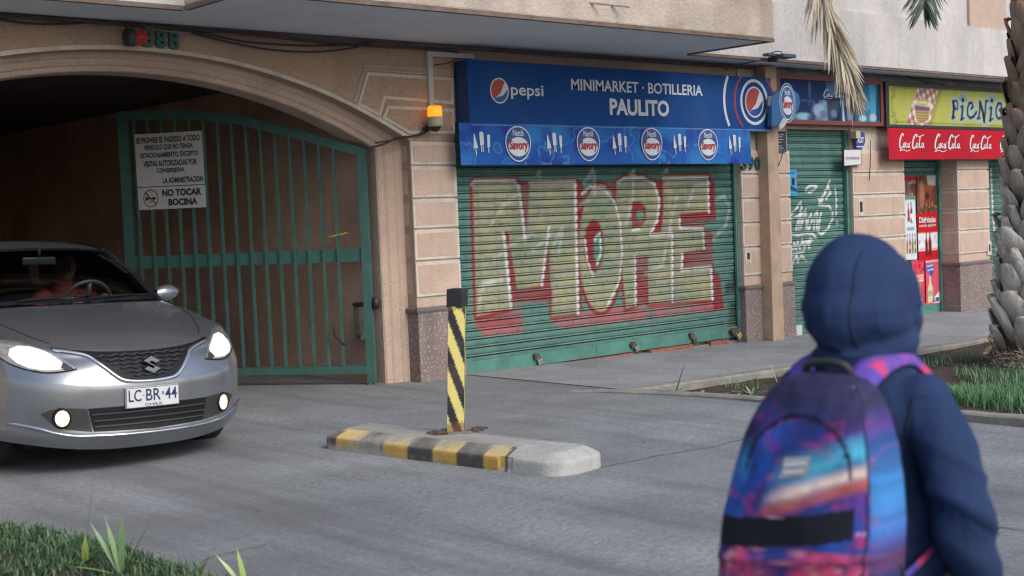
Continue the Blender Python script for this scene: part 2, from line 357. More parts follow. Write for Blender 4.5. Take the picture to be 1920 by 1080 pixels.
# --- arched front wall with stepped mouldings
def arc(d, k=.62, n=40):
    a = 2.68-d; top = 2.92-k*d; spr = 2.235-.28*d; h = top-spr; R = (a*a+h*h)/(2*h); zc = top-R; ph = math.asin(min(1, a/R))
    return [(-3.25-d*0, 0)][:0]+[(-3.25+R*math.sin(t), zc+R*math.cos(t)) for t in np.linspace(ph, -ph, n)]
def opening(d): A = arc(d); return [(A[0][0], -.02)]+A+[(A[-1][0], -.02)]
def wall_with_arch(m, d, y, x0, x1, zt):
    O = opening(d); 
    # faces between opening and outer rectangle, column by column
    top = [(p[0], zt) for p in O]
    n = len(O)
    for i in range(1, n-2):
        a, b = O[i], O[i+1]; m.add([(a[0], y, a[1]), (a[0], y, zt), (b[0], y, zt), (b[0], y, b[1])], [(0, 1, 2, 3)])
    a = O[1]; m.add([(a[0], y, -.05), (x1, y, -.05), (x1, y, zt), (a[0], y, zt)], [(0, 1, 2, 3)])
    a = O[-2]; m.add([(x0, y, -.05), (a[0], y, -.05), (a[0], y, zt), (x0, y, zt)], [(0, 1, 2, 3)])
m = MB(); wall_with_arch(m, 0, 0.0, -14, -.568, 3.135)
O0 = opening(0)
m.grid([[(p[0], 0.0, p[1]) for p in O0], [(p[0], .13, p[1]) for p in O0]])
obj('arch_wall', m, ARCHS, bld)
m = MB(); seq = [(0, .13), (.012, .132), (.062, .142), (.084, .158), (.10, .160), (.15, .172), (.172, .19), (.225, .200), (.238, .215), (.240, .44)]
m.grid([[(p[0], y, p[1]) for p in opening(d)] for d, y in seq]); a_ = obj('archivolt', m, STUC, bld)
m = MB(); A0 = opening(-.0)
m.grid([[(p[0], -.004, p[1]) for p in opening(-.055)[1:-1]], [(p[0], -.006, p[1]) for p in opening(-.004)[1:-1]], [(p[0], .02, p[1]) for p in opening(-.004)[1:-1]]])
obj('arch_trim', m, PALE, bld)
# --- passage behind the arch
m = MB(); m.box(-.79, -.60, .44, 15, -.05, 3.4); m.box(-6.0, -5.75, .44, 15, -.05, 3.4)
m.box(-6, -.6, 15, 15.2, -.05, 3.4); obj('passage_wall', m, TUNN, bld)
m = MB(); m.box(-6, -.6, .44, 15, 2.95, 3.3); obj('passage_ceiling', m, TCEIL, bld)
m = MB(); wall_with_arch(m, .225, .445, -6.2, -.6, 3.3); obj('inner_wall', m, TUNN, bld)
q1 = on_u(380, 147, -.80); q2 = on_u(46, 193, -.80)
m = MB(); zb = (q1[2]+q2[2])/2; m.box(-.95, -.79, .5, 14, zb-.17, zb); obj('passage_cornice', m, TUNN, bld)
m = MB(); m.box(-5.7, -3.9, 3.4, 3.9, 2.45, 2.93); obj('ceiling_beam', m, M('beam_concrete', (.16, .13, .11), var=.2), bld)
# --- quoined piers: core, courses with a pale border and a sunk field, granite plinth and moulding
def course(x0, x1, z0, z1, y=0.0, dep=.05, bd=.028, bordered=True):
    mb = MB(); mb.bbox(x0, x1, y-.012, y+dep, z0, z1, .006, 0)
    if bordered:
        mb.box(x0+bd, x1-bd, y-.0155, y-.010, z0+bd, z1-bd, 1)
    else: mb.box(x0+.006, x1-.006, y-.0145, y-.010, z0+.006, z1-.006, 1)
    return mb
def pier(x0, x1, y0, y1, zs, zplinth, zbot, bordered=True, ztop=3.13, side=True):
    mb = MB(); mb.box(x0+.012, x1-.012, y0+.012, y1, zplinth-.02, ztop); p = obj('pier', mb, PALE, bld)
    for a, b in zip(zs[:-1], zs[1:]):
        g = .009
        mb = course(x0, x1, b+g, a-g, y0, .04, .03, bordered)
        # returns on the left and right flank
        mb.box(x0-.003, x0+.012, y0+.05, y1-.002, b+g+.03, a-g-.03, 1); mb.box(x1-.012, x1+.003, y0+.05, y1-.002, b+g+.03, a-g-.03, 1)
        mb.box(x0, x0+.012, y0+.028, y1-.004, b+g, a-g, 0); mb.box(x1-.012, x1, y0+.028, y1-.004, b+g, a-g, 0)
        obj('quoin', mb, [PALE, FIELD], p)
    mb = MB(); mb.box(x0+.002, x1-.002, y0-.004, y1-.001, zplinth+.02, zs[-1]-.006); obj('quoin', mb, FIELD, p)
    mb = MB(); mb.bbox(x0-.012, x1+.012, y0-.028, y1-.003, zbot, zplinth-.02, .01); obj('plinth', mb, GRAN, p)
    mb = MB()
    prof = [(-.03, -.022), (-.046, -.008), (-.046, .008), (-.03, .02), (-.012, .026)]
    mb.grid([[(x0-.02+0*k, y0+k, zplinth+z), (x1+.02, y0+k, zplinth+z)][::1] for k, z in prof])
    mb.grid([[(x0+k+.012, y1-.003, zplinth+z), (x0+k+.012, y0+k, zplinth+z)] for k, z in prof])
    mb.box(x0-.03, x1+.03, y0-.04, y1-.003, zplinth-.02, zplinth+.018)
    obj('plinth_moulding', mb, MOLD, p)
    return p
pier(-.568, -.033, 0, .33, [2.232, 2.004, 1.70, 1.417, 1.121, .781], .667, -.06, ztop=2.235)
m = MB(); m.box(-.568, -.031, 0.0, .3, 2.236, 3.134); obj('arch_wall', m, ARCHS, bld)
ZR = [2.165, 1.881, 1.598, 1.314, 1.028, .691]
pier(4.24, 5.17, 0, .33, ZR, .557, -.15)
pier(6.485, 7.68, 0, .45, [z-.005 for z in ZR], .55, -.2)
pier(9.03, 9.89, 0, .45, [z+.015 for z in ZR], .575, -.2)
pier(12.6, 13.5, 0, .45, ZR, .557, -.2)
# pale-rimmed voussoir panels at the arch shoulder
def panel(px, grow=.03):
    P = [XZ(x, y, 0) for x, y in px]; mb = MB(); mb.prism(P, -.012, .01, 0)
    c = np.mean(P, 0); n = len(P); Q = []
    A = [np.array(p) for p in P]; sgn = 1 if sum(A[i][0]*A[(i+1) % n][1]-A[(i+1) % n][0]*A[i][1] for i in range(n)) > 0 else -1
    for i in range(n):
        e0 = A[i]-A[i-1]; e1 = A[(i+1) % n]-A[i]; e0 /= np.linalg.norm(e0); e1 /= np.linalg.norm(e1)
        n0 = np.array([-e0[1], e0[0]])*sgn; n1 = np.array([-e1[1], e1[0]])*sgn; b = n0+n1; b /= max(b@b/2, .3)
        Q.append(tuple(A[i]+b*grow))
    mb.prism(Q, -.0155, .0, 1); return obj('voussoir', mb, [PALE, ARCHS], bld)
panel([(687, 135), (849, 146), (849, 196), (722, 186), (712, 219), (669, 197)])
panel([(725.5, 198), (850, 204), (852, 251), (766, 251), (716, 222)])
panel([(682, 122), (849, 133), (849, 143), (685, 132), (667, 195), (661, 192)], .006)
# --- headers, shutters
def shutter(x0, x1, y, z0, z1, pitch, res=.012, paint=None, name='roller_shutter', label=None, ph=0.0):
    P = Paint(x0, x1, z0, z1, res, (88, 130, 122), pitch/16)
    nz = vnoise(P.X.shape, 60, int(x0*10)+11, 4); st = vnoise((P.nz, P.nx), 9, 5, 3)
    P.mix((nz-.45)*2.2, (56, 102, 96), .6); P.mix((st-.55)*3, (108, 148, 141), .45)
    if paint: paint(P)
    low = np.clip((z0+.25-P.Z)/.25, 0, 1)*vnoise(P.X.shape, 25, 9, 3); P.mix(low, (70, 84, 78), .35)
    dr = np.repeat(vnoise((8, P.nx), 6, int(x0*7)+5, 4)[3:4], P.nz, 0)*.7+.3*vnoise(P.X.shape, 30, 17, 3)
    P.mix((dr-.52)*4, (84, 92, 86), .42); P.mix((vnoise(P.X.shape, 5, 19, 2)-.66)*5, (60, 74, 70), .4)
    # slat joints: darkness of the gaps painted into the colour
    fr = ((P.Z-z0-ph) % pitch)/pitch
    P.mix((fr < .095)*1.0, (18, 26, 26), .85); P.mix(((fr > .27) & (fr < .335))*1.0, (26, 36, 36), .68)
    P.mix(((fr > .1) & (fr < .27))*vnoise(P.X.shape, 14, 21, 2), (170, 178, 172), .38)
    def yf(X, Z):
        f = ((Z-z0-ph) % pitch)/pitch
        return y+np.where(f < .10, .014, np.where(f < .26, .002, np.where(f < .345, .010, -.0035*np.sin((f-.345)/.655*math.pi))))
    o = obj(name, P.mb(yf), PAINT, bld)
    if label: o['label'] = label
    return o
# --- the large shutter with its sprayed lettering
SH = .112
def gz(zx, zy): return XZ(840+zx/2.511, 290+zy/2.511, SH)     # from the enlarged view of the photograph
def G(*p): return [gz(*q) for q in p]
def ellipse(cx, cy, rx, ry, n=28): return [gz(cx+rx*math.cos(2*math.pi*i/n), cy+ry*math.sin(2*math.pi*i/n)) for i in range(n)]
Mf = G((115, 128), (320, 120), (338, 142), (368, 402), (385, 140), (592, 128), (612, 745), (490, 758), (472, 345), (440, 615), (325, 632), (285, 362), (262, 362), (297, 722), (135, 760))
Of = ellipse(718, 440, 102, 300)
Rf = G((795, 130), (830, 110), (915, 106), (975, 135), (1000, 210), (990, 300), (950, 375), (1056, 366), (1060, 690), (945, 702), (941, 475), (878, 475), (885, 706), (838, 722), (822, 560), (822, 360), (792, 240))
Ef = G((1012, 112), (1225, 104), (1230, 265), (1095, 276), (1090, 345), (1200, 348), (1206, 440), (1108, 462), (1100, 545), (1242, 522), (1248, 682), (1068, 692), (1060, 372), (1005, 362), (1015, 250))
RED = (142, 48, 52); KH = (158, 156, 130); WH = (222, 226, 228); PINK = (166, 98, 100)
def graffiti(P):
    nz = vnoise(P.X.shape, 40, 77, 3); n2 = vnoise(P.X.shape, 14, 78, 3)
    w5 = P.res*1.3
    for Q in (Mf, Of, Rf, Ef): P.poly(Q, (104, 150, 138), .7, .12)
    # cast letters (the sprayed shade below and right)
    for Q in (G((122, 768), (298, 752), (345, 690), (352, 838), (170, 858), (128, 800)),
              G((482, 765), (800, 715), (935, 720), (942, 780), (832, 786), (545, 822), (492, 790)),
              G((940, 702), (1250, 680), (1298, 700), (1297, 732), (972, 768))):
        P.poly(Q, PINK, .92, .03); 
    P.poly(G((130, 770), (340, 735), (345, 790), (135, 815)), RED, .55, .04)
    for Q in (Mf, Of, Rf, Ef): P.line(Q, RED, .085, 1, w5, True)
    for Q in (G((335, 125), (385, 125), (372, 410)), G((300, 638), (492, 622), (494, 690), (308, 698)), G((265, 355), (295, 352), (335, 640), (300, 690)), G((470, 345), (492, 350), (495, 640), (440, 625)),
              G((1222, 92), (1256, 130), (1262, 308), (1098, 325), (1098, 268), (1228, 262)), G((1200, 342), (1246, 372), (1248, 512), (1102, 530), (1104, 458), (1206, 438)),
              G((1240, 518), (1282, 578), (1298, 728), (1250, 735), (1246, 680)), G((876, 474), (944, 466), (942, 705), (886, 712)), G((595, 108), (635, 130), (640, 180), (630, 720), (612, 745)),
              G((740, 150), (795, 120), (800, 300)), G((975, 110), (1012, 130), (1012, 360), (970, 362), (1000, 240))):
        P.poly(Q, RED, .95, w5)
    for Q in (Mf, Of, Rf, Ef):
        P.poly(Q, KH, .93, w5)
        mk = inpoly(P.X, P.Z, Q); P.mix(mk*np.clip((nz-.42)*3.2, 0, 1), (120, 142, 118), .6); P.mix(mk*np.clip((n2-.58)*4, 0, 1), (188, 176, 110), .5)
    P.poly(G((300, 640), (490, 625), (490, 690), (310, 695)), RED, 1, w5)
    P.poly(ellipse(687, 432, 48, 126), RED, 1, w5); P.poly(ellipse(708, 440, 22, 74), (90, 140, 128), 1, w5)
    P.poly(G((863, 222), (905, 220), (932, 250), (932, 310), (905, 345), (865, 356)), RED, 1, w5); P.poly(ellipse(905, 286, 17, 26), (100, 145, 125), 1, w5)
    for L_, w_ in ((G((112, 138), (125, 126), (310, 124), (332, 150), (364, 402)), .045), (G((262, 370), (297, 718)), .045), (G((475, 345), (442, 612)), .04), (G((385, 132), (595, 126)), .04), (G((598, 128), (612, 745)), .05),
                   (G((630, 185), (670, 152), (735, 165), (785, 225), (812, 330), (820, 470), (805, 600), (750, 710)), .03), (G((645, 400), (655, 500), (685, 575)), .03), (G((690, 400), (715, 372), (720, 460), (700, 520)), .03),
                   (G((798, 130), (830, 112), (915, 108), (972, 140), (995, 220), (985, 310), (950, 378), (1055, 367), (1058, 690)), .04), (G((880, 478), (884, 705)), .04), (G((868, 355), (900, 350)), .03),
                   (G((1012, 112), (1222, 106), (1228, 268)), .045), (G((1090, 300), (1092, 346), (1200, 350), (1205, 440)), .04), (G((1104, 470), (1100, 542), (1238, 526), (1245, 680)), .045)):
        P.line(L_, WH, w_*.75, .93, w5)
    faint = ((G((205, 330), (260, 240), (330, 190)), .03), (G((165, 610), (250, 590)), .05), (G((215, 495), (300, 420), (400, 370)), .03), (G((500, 420), (540, 340), (520, 470)), .03), (G((620, 240), (690, 190), (690, 80), (640, 130)), .035),
             (G((1260, 215), (1300, 195), (1325, 250), (1310, 330), (1250, 398)), .035), (G((1130, 240), (1160, 150), (1230, 140)), .04), (G((930, 560), (1010, 520), (1075, 200)), .03), (G((150, 700), (160, 620), (210, 600)), .04), (G((400, 450), (480, 380)), .03), (G((840, 330), (870, 200), (875, 80)), .03))
    for L_, w_ in faint: P.line(L_, WH, w_, .38, .02)
    P.mix(np.clip((vnoise(P.X.shape, 50, 71, 4)-.5)*3, 0, 1)*inpoly(P.X, P.Z, G((80, 90), (1310, 90), (1310, 860), (80, 860))), (104, 134, 124), .38)
    for a in ((430, 100), (680, 90), (872, 95), (1030, 85)): P.poly(G((a[0]-22, a[1]+5), (a[0], a[1]-30), (a[0]+12, a[1]+2)), WH, .6, .015)
    for Q in (G((1310, 600), (1362, 590), (1364, 640), (1300, 660)), G((1325, 690), (1366, 700), (1366, 850), (1320, 830)), G((1330, 560), (1360, 540), (1364, 640))): P.poly(Q, (34, 44, 44), .75, .03)
q = gz(90, 1040); zb1 = -.012
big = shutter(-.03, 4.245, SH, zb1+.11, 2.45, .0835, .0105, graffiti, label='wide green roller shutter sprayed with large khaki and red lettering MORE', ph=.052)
m = MB(); m.bbox(-.03, 4.245, SH-.02, SH+.03, zb1, zb1+.125, .006); m.box(-.03, 4.245, SH-.024, SH-.019, zb1+.001, zb1+.012)
GREENP = M('shutter_green', (.085, .235, .20), rough=.5, var=.2, scale=4, stain=(.05, .12, .10), sscale=3, samt=.6)
obj('bottom_rail', m, GREENP, big)
m = MB(); p1 = XZ(1131, 663, SH-.02); m.box(p1[0]-.1, p1[0]+.16, SH-.026, SH-.0195, .03, .10); obj('nameplate', m, GREENP, big)
for a_, b_ in ((-.033, .012), (4.2, 4.242)): m = MB(); m.box(a_, b_, SH-.05, SH-.02, -.1, 2.5); obj('guide_rail', m, GREENP, big)
SIL = M('red_brick', (.30, .105, .075), rough=.85, var=.3, scale=12, bump=.4, stain=(.22, .2, .19), sscale=7, samt=.6)
u = .55
while u < 4.0:
    L_ = .25+.16*rng.random()
    if not (2.25 < u < 2.5 or 3.2 < u < 3.4): m = MB(); m.bbox(u, min(u+L_, 4.0)-.006, SH-.05-.03*rng.random(), SH+.038, -.13, zb1-.006-.004*rng.random(), .004); obj('brick', m, SIL, bld)
    u += L_
m = MB(); m.box(-.033, 4.24, SH+.04, .4, -.3, zb1-.012); m.box(-.03, 4.24, SH-.028, SH+.0395, -.2, -.05); obj('threshold', m, KERB, bld)
def tags(P):
    def H(*p): return [XZ(1450+x/5.685, 280+y/5.685, .11) for x, y in p]
    Wt = (232, 236, 234); t = .026
    for L_ in (H((185, 700), (240, 640), (290, 560), (300, 620), (270, 850)), H((240, 860), (290, 650), (300, 760), (290, 850), (345, 640), (350, 850)), H((190, 745), (300, 690), (350, 660)),
               H((370, 850), (365, 760), (400, 690), (410, 760), (380, 850)), H((430, 860), (440, 700), (470, 660), (460, 860), (510, 670), (480, 880), (515, 905), (580, 850), (630, 740), (630, 660), (590, 600), (485, 590), (520, 540), (600, 340)),
               H((480, 520), (490, 550), (540, 480), (580, 400), (610, 450), (560, 530), (610, 470)), H((660, 420), (672, 540), (668, 700)), H((678, 770), (684, 795)), H((350, 450), (350, 420), (390, 385), (460, 390), (440, 430), (380, 460)),
               H((195, 900), (260, 915), (340, 895), (420, 900), (460, 950)), H((210, 1060), (220, 990), (240, 1060), (260, 980), (280, 1060), (310, 960), (330, 1050), (400, 950), (380, 1050)), H((330, 990), (420, 960)),
               H((200, 1120), (330, 1090)), H((215, 1200), (250, 1120), (260, 1200), (300, 1130), (350, 1190))):
        P.line(L_, Wt, t, .9, .012)
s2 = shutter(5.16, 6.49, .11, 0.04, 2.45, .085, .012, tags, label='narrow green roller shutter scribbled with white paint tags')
m = MB(); m.bbox(5.16, 6.49, .09, .14, -.09, .06, .006); obj('bottom_rail', m, GREENP, s2)
for a_, b_ in ((6.44, 6.487), (5.17, 5.2)): m = MB(); m.box(a_, b_, .05, .1, -.1, 2.5); obj('guide_rail', m, GREENP, s2)
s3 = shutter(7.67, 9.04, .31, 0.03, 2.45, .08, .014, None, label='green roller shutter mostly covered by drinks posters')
m = MB(); m.bbox(7.67, 9.04, .285, .34, -.12, .05, .006); m.box(8.62, 8.8, .275, .288, -.03, -.015); obj('bottom_rail', m, GREENP, s3)
m = MB(); m.box(8.985, 9.028, .25, .33, -.12, 2.5); obj('guide_rail', m, GREENP, s3)
def tags4(P):
    for x in (10.35, 10.55): P.line([(x, 1.9), (x+.03, 1.2), (x+.12, .7)], (232, 236, 234), .04, .9, .015)
    P.line([(10.0, 2.0), (10.3, 1.95)], (232, 236, 234), .04, .9, .015); P.line([(10.3, .45), (10.5, .5)], (232, 236, 234), .05, .9, .02)
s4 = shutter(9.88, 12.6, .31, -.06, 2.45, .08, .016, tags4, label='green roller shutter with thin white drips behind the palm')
m = MB()
for a, b in ((-.033, 4.24), (5.17, 6.485), (7.68, 9.03), (9.89, 12.6)): m.box(a+.001, b-.001, .02, .4, 2.42, 3.133)
m.box(13.5, 30, 0, .4, -.3, 3.133)
obj('shop_lintel', m, STUC, bld)
m = MB(); m.box(-.03, 30, .42, .6, -.3, 3.13); obj('shop_wall', m, DARK, bld)
m = MB(); m.prism([(4.77, 2.98), (12.5, 2.98), (12.5, 3.133), (4.77, 3.133)], -.03, .0); obj('cornice_strip', m, M('grey_fascia', (.28, .26, .26), var=.3, scale=9, bump=.8, bscale=40), bld)
# keyhole plates and the little metal boxes let into the piers
def recess(px, py, wpx, hpx, y=0.0):
    x0, z1 = XZ(px-wpx/2, py-hpx/2, y); x1, z0 = XZ(px+wpx/2, py+hpx/2, y)
    mb = MB(); mb.bbox(x0-.035, x1+.035, y-.022, y-.006, z0-.05, z1+.05, .004, 0); mb.bbox(x0, x1, y-.026, y-.02, z0, z1, .002, 1); return obj('lock_plate', mb, [PALE, DARK], bld)
recess(1400.5, 480, 5, 12); recess(1612, 388, 5, 19); recess(1853, 465, 3, 13)
# --- boxed drainpipe running down beside the shop sign
mb = MB(); mb.bbox(4.555, 4.765, -.16, .0, -.12, 3.13, .006); obj('pipe_casing', mb, M('casing_render', (.47, .335, .245), rough=.85, var=.14, scale=4, bump=.5, bscale=70, stain=(.22, .2, .17), sscale=2.2, samt=.45, lo=.56, hi=.66), bld)
# --- overhang: soffit, balcony, upper walls
m = MB(); m.add([(-14, .0, 3.14), (-14, -.745, 3.14), (-3.16, -.745, 3.14), (-3.16, .0, 3.14)], [(0, 3, 2, 1)])
m.add([(-3.16, 0, 3.14), (-3.16, -1.575, 3.14), (2.79, -1.575, 3.14), (2.79, 0, 3.14)], [(0, 3, 2, 1)])
m.add([(2.79, 0, 3.14), (2.79, -.47, 3.14), (30, -.47, 3.14), (30, 0, 3.14)], [(0, 3, 2, 1)]); m.box(-14, 30, 0, .4, 3.14, 3.5)
obj('soffit', m, SOFF, bld)
m = MB()
for a, b, y in ((-14, -3.2, -.765), (-3.2, 2.83, -1.6), (2.83, 30, -.50)): m.box(a+.002, b-.002, y-.0, y+.05, 3.128, 3.16)
m.box(-3.2, -3.16, -1.598, -.766, 3.128, 3.16); m.box(2.79, 2.83, -1.598, -.502, 3.128, 3.16); m.box(-14, 4.5, -.03, -.001, 3.10, 3.139)
obj('drip_edge', m, EDGE, bld)
m = MB(); m.box(-14, -3.18, -.76, -.3, 3.162, 5.2); obj('upper_wall', m, UPPR, bld)
m = MB(); m.bbox(-3.195, 2.825, -1.595, -.3, 3.161, 4.25, .015); obj('balcony', m, BALC, bld)
m = MB(); m.box(2.81, 30, -.495, -.1, 3.161, 3.80); obj('parapet', m, UPPR, bld)
m = MB(); m.box(2.81, 30, -.44, -.1, 3.80, 6.5); m.box(-3.18, 2.81, .2, .4, 3.5, 6.5); obj('upper_wall', m, UPPR, bld)
m = MB(); m.box(8.62, 9.6, -.48, -.43, 3.805, 6.5); obj('upper_pilaster', m, M('pink_render', (.50, .38, .31), var=.15, scale=3, bump=.7, bscale=45), bld)
for px in (1108, 1146):
    q = on_y(px, 8 if px > 1120 else 4, -1.595); m = MB(); m.tube([(q[0]-.02, -1.58, q[2]), (q[0]+.10, -1.72, q[2]-.03)], .012, 8); obj('drain_spout', m, M('spout_metal', (.45, .4, .36), rough=.5, var=.2), bld)
# --- the open gate leaf
GH = np.array([-1.02, .42]); GD = np.array([-.578, .816]); GD = GD/np.linalg.norm(GD)
def gp(s, z, o=0.0):     # along the leaf, height, towards the viewer
    return (GH[0]+GD[0]*s-GD[1]*o*1.0, GH[1]+GD[1]*s+GD[0]*o, z)
gate = thing('metal_gate', 'green barred metal gate leaf standing open inside the archway', 'gate', gp(1, 0))
def gbar(mb, s0, s1, z0, z1, o0=-.02, o1=.02):
    v = [gp(s, z, o) for z in (z0, z1) for o in (o0, o1) for s in (s0, s1)]
    return mb.add(v, [(0, 2, 3, 1), (4, 5, 7, 6), (0, 1, 5, 4), (2, 6, 7, 3), (0, 4, 6, 2), (1, 3, 7, 5)])
def gtop(s): return float(np.interp(s, [-.25, .424, 1.054, 1.594, 2.3], [2.165, 2.385, 2.56, 2.632, 2.655]))
mb = MB(); gbar(mb, -.215, -.14, .02, 2.17, -.035, .03); gbar(mb, 2.155, 2.25, .09, 2.655, -.035, .03)
gbar(mb, -.14, 2.155, .105, .178, -.03, .028)
S = np.linspace(-.215, 2.25, 26); Q = []
for s in S: z = gtop(s); Q.append([gp(s, z-.085, .028), gp(s, z, .028), gp(s, z, -.03), gp(s, z-.085, -.03)])
mb.grid(Q, 0, True); obj('frame', mb, GREEN, gate)
mb = MB(); gbar(mb, -.14, 2.155, 1.145, 1.265, -.012, .008); obj('cross_rail', mb, GREEN, gate)
for k in range(15):
    s = .085+.1425*k; mb = MB(); gbar(mb, s-.0115, s+.0115, .178, gtop(s)-.06, .009, .034); obj('bar', mb, GREEN, gate)
mb = MB(); mb.tube([gp(-.16, .02, 0), gp(-.16, -.005, 0)], .035, 10); obj('hinge_pivot', mb, GREEN, gate)
LB = M('motor_box', (.22, .215, .145), rough=.7, var=.35, scale=9, stain=(.1, .1, .08), sscale=6, samt=.6)
q = gp(-.045, 0, -.16); mo = thing('gate_motor', 'worn yellowish gate motor box behind the green gate bars', 'gate motor', (q[0], q[1], .40))
mb = MB(); mb.bbox(q[0]-.055, q[0]+.055, q[1]-.05, q[1]+.05, .40, .72, .02); obj('housing', mb, LB, mo)
mb = MB(); mb.bbox(q[0]-.062, q[0]+.062, q[1]-.056, q[1]+.056, .72, .755, .015); obj('lid', mb, DARK, mo)
mb = MB(); mb.tube([(q[0]-.05, q[1]-.04, .45), (q[0]-.22, q[1]-.02, .38), (q[0]-.3, q[1], .46), (q[0]-.3, q[1]+.02, .55)], .012, 6); obj('cable', mb, DARK, mo)
q = on_y(702, 568, .24); mb = MB(); mb.lathe([(.0, -.06), (.03, -.05), (.038, 0), (.03, .05), (0, .06)], (q[0], q[1]-.02, q[2]), 12)
tag(obj('rubber_buffer', mb, M('black_rubber', (.02, .02, .02), rough=.5, var=.1), smooth=True), 'round black rubber stop on the jamb at the gate hinge', 'door stop')
# ================================================================ signs, lamps, cables
WHT = M('sign_white', (.62, .66, .68), rough=.5, var=.04); DBLUE = M('sign_blue', (.012, .066, .25), spec=.15, stain=(.03, .08, .20), sscale=1.5, samt=.45, rough=.7, var=.10, scale=3)
NAVY = M('sign_blue_side', (.012, .05, .16), rough=.4, var=.1); SRED = M('sign_red', (.40, .045, .04), rough=.45, var=.06)
BLK = M('sign_black', (.02, .02, .022), rough=.5, var=.05); MBLUE = M('emblem_blue', (.02, .07, .27), rough=.4, var=.05)
# --- blue shop fascia
n = -.19
x0, zt = XZ(875.5, 110.7, n); x1, _ = XZ(1445, 146, n); _, zb = XZ(875.5, 232, n); zb = zb-.005
fascia = thing('shop_sign', 'long blue shop sign reading MINIMARKET BOTILLERIA PAULITO above the big shutter', 'shop sign', ((x0+x1)/2, -.1, zb))
m = MB(); m.bbox(x0, x1, n, -.002, zb, zt, .012); obj('panel', m, DBLUE, fascia)
m = MB(); m.box(x0-.004, x0-.001, n+.014, -.003, zb+.01, zt-.01); obj('end_panel', m, NAVY, fascia)
m = MB(); m.tube([(x0+.02, n-.004, zb-.004), (x1-.01, n-.004, zb-.004)], .014, 8); obj('bottom_trim', m, M('sign_trim', (.10, .22, .42), rough=.25, var=.1), fascia)
YT = n-.003
def trect(a, b, n=n-.003):      # pixel corners: upper left, lower right of the lettering
    p = XZ(*a, n); q = XZ(*b, n); return (p[0], q[0], q[1], p[1])
def globe(parent, c, r, ring=True, y=YT, rx=None):
    rx = rx or r
    mb = MB(); mb.ring(c, rx, r, r*.10, y, y+.003, n=48); obj('emblem_ring', mb, WHT, parent)
    def pt(a, k=.9): return (c[0]+rx*k*math.cos(math.radians(a)), c[1]+r*k*math.sin(math.radians(a)))
    red = [pt(a) for a in range(50, 226, 8)]+[(c[0]-rx*.35, c[1]-r*.50), (c[0]+rx*.15, c[1]-r*.12), (c[0]+rx*.38, c[1]+r*.30)]
    wht = [(c[0]+rx*.38, c[1]+r*.30), (c[0]+rx*.15, c[1]-r*.12), (c[0]-rx*.35, c[1]-r*.50), pt(226), (c[0]-rx*.25, c[1]-r*.50), (c[0]+rx*.35, c[1]-r*.38), (c[0]+rx*.72, c[1]-r*.05)]+[pt(a) for a in range(10, 51, 8)]
    blu = [pt(a) for a in range(226, 369, 8)]+[(c[0]+rx*.72, c[1]-r*.05), (c[0]+rx*.35, c[1]-r*.38), (c[0]-rx*.25, c[1]-r*.50)]
    mb = MB(); mb.prism(red, y, y+.003, 0); mb.prism(wht, y, y+.003, 1); mb.prism(blu, y, y+.003, 2)
    obj('emblem', mb, [SRED, WHT, MBLUE], parent)
cg = XZ(936.2, 170, n); globe(fascia, cg, .122, rx=.118)
obj('lettering', text_mb('pepsi', trect((957.5, 157.5), (1019.5, 187.5)), YT, .003, .012), WHT, fascia)
r1 = trect((1070.5, 146.5), (1317.5, 180.5)); hz = XZ(1070, 168.8, YT)[1]; z_t = XZ(1070, 147, YT)[1]
obj('lettering', text_mb('MINIMARKET · BOTILLERIA', (r1[0], r1[1], hz, z_t), YT, .003, .016), WHT, fascia)
r2 = trect((1142.6, 184), (1255, 218)); z_b = XZ(1142.6, 215.6, YT)[1]
obj('lettering', text_mb('PAULITO', (r2[0], r2[1], z_b, r2[3]), YT, .003, .036), WHT, fascia)
c2 = XZ(1414.2, 191.5, n); globe(fascia, c2, .178, rx=.17)
m = MB(); m.ring(c2, .255, .262, .034, YT, YT+.003, n=56); obj('white_ring', m, WHT, fascia)
m = MB(); m.ring(c2, .375, .38, .034, YT, YT+.003, 128, 232, 24); m.ring(c2, .375, .38, .034, YT, YT+.003, -50, 50, 24); obj('red_arc', m, M('arc_red', (.27, .035, .05), rough=.5, var=.1), fascia)
m = MB(); m.ring(c2, .56, .56, .036, YT, YT+.003, 149, 211, 24); obj('white_arc', m, WHT, fascia)
# --- patterned cloth valance under the fascia
nb = -.205
bx0, bz1 = XZ(859, 236.5, nb); bx1, _ = XZ(1404, 243.5, nb); _, bz0 = XZ(864, 310, nb); bx0 = XZ(861, 270, nb)[0]; bx1 = XZ(1406, 270, nb)[0]; bz1 = zb+.012
P = Paint(bx0, bx1, bz0, bz1, .012, (40, 92, 170))
a = vnoise(P.X.shape, 26, 31, 4); b = vnoise(P.X.shape, 16, 32, 4); c_ = vnoise(P.X.shape, 40, 33, 3)
P.mix((a-.5)*4, (58, 138, 204), .6); P.mix((b-.52)*4.5, (46, 40, 140), .65); P.mix((c_-.5)*3.5, (30, 70, 152), .6); P.mix(np.abs(a-.5) < .015, (96, 170, 220), .35)
def wav(X, Z):
    k = (bz1-Z)/(bz1-bz0); return nb+k*(.010*np.sin(X*4.3)+.003*np.sin(X*11+1))-.010*k+.012*np.exp(-((X-bx1+.3)/.18)**2)*k
val = tag(obj('valance', P.mb(wav), PAINT, smooth=True), 'mottled bright blue cloth valance with ice cream logos under the blue sign', 'valance')
VO = val
def ondrape(mb, off=.009):
    V = np.array(mb.v); Y = wav(V[:, 0], V[:, 2]); mb.v = [(x, float(yy)-off+(y-nb), z) for (x, y, z), yy in zip(mb.v, Y)]; return mb
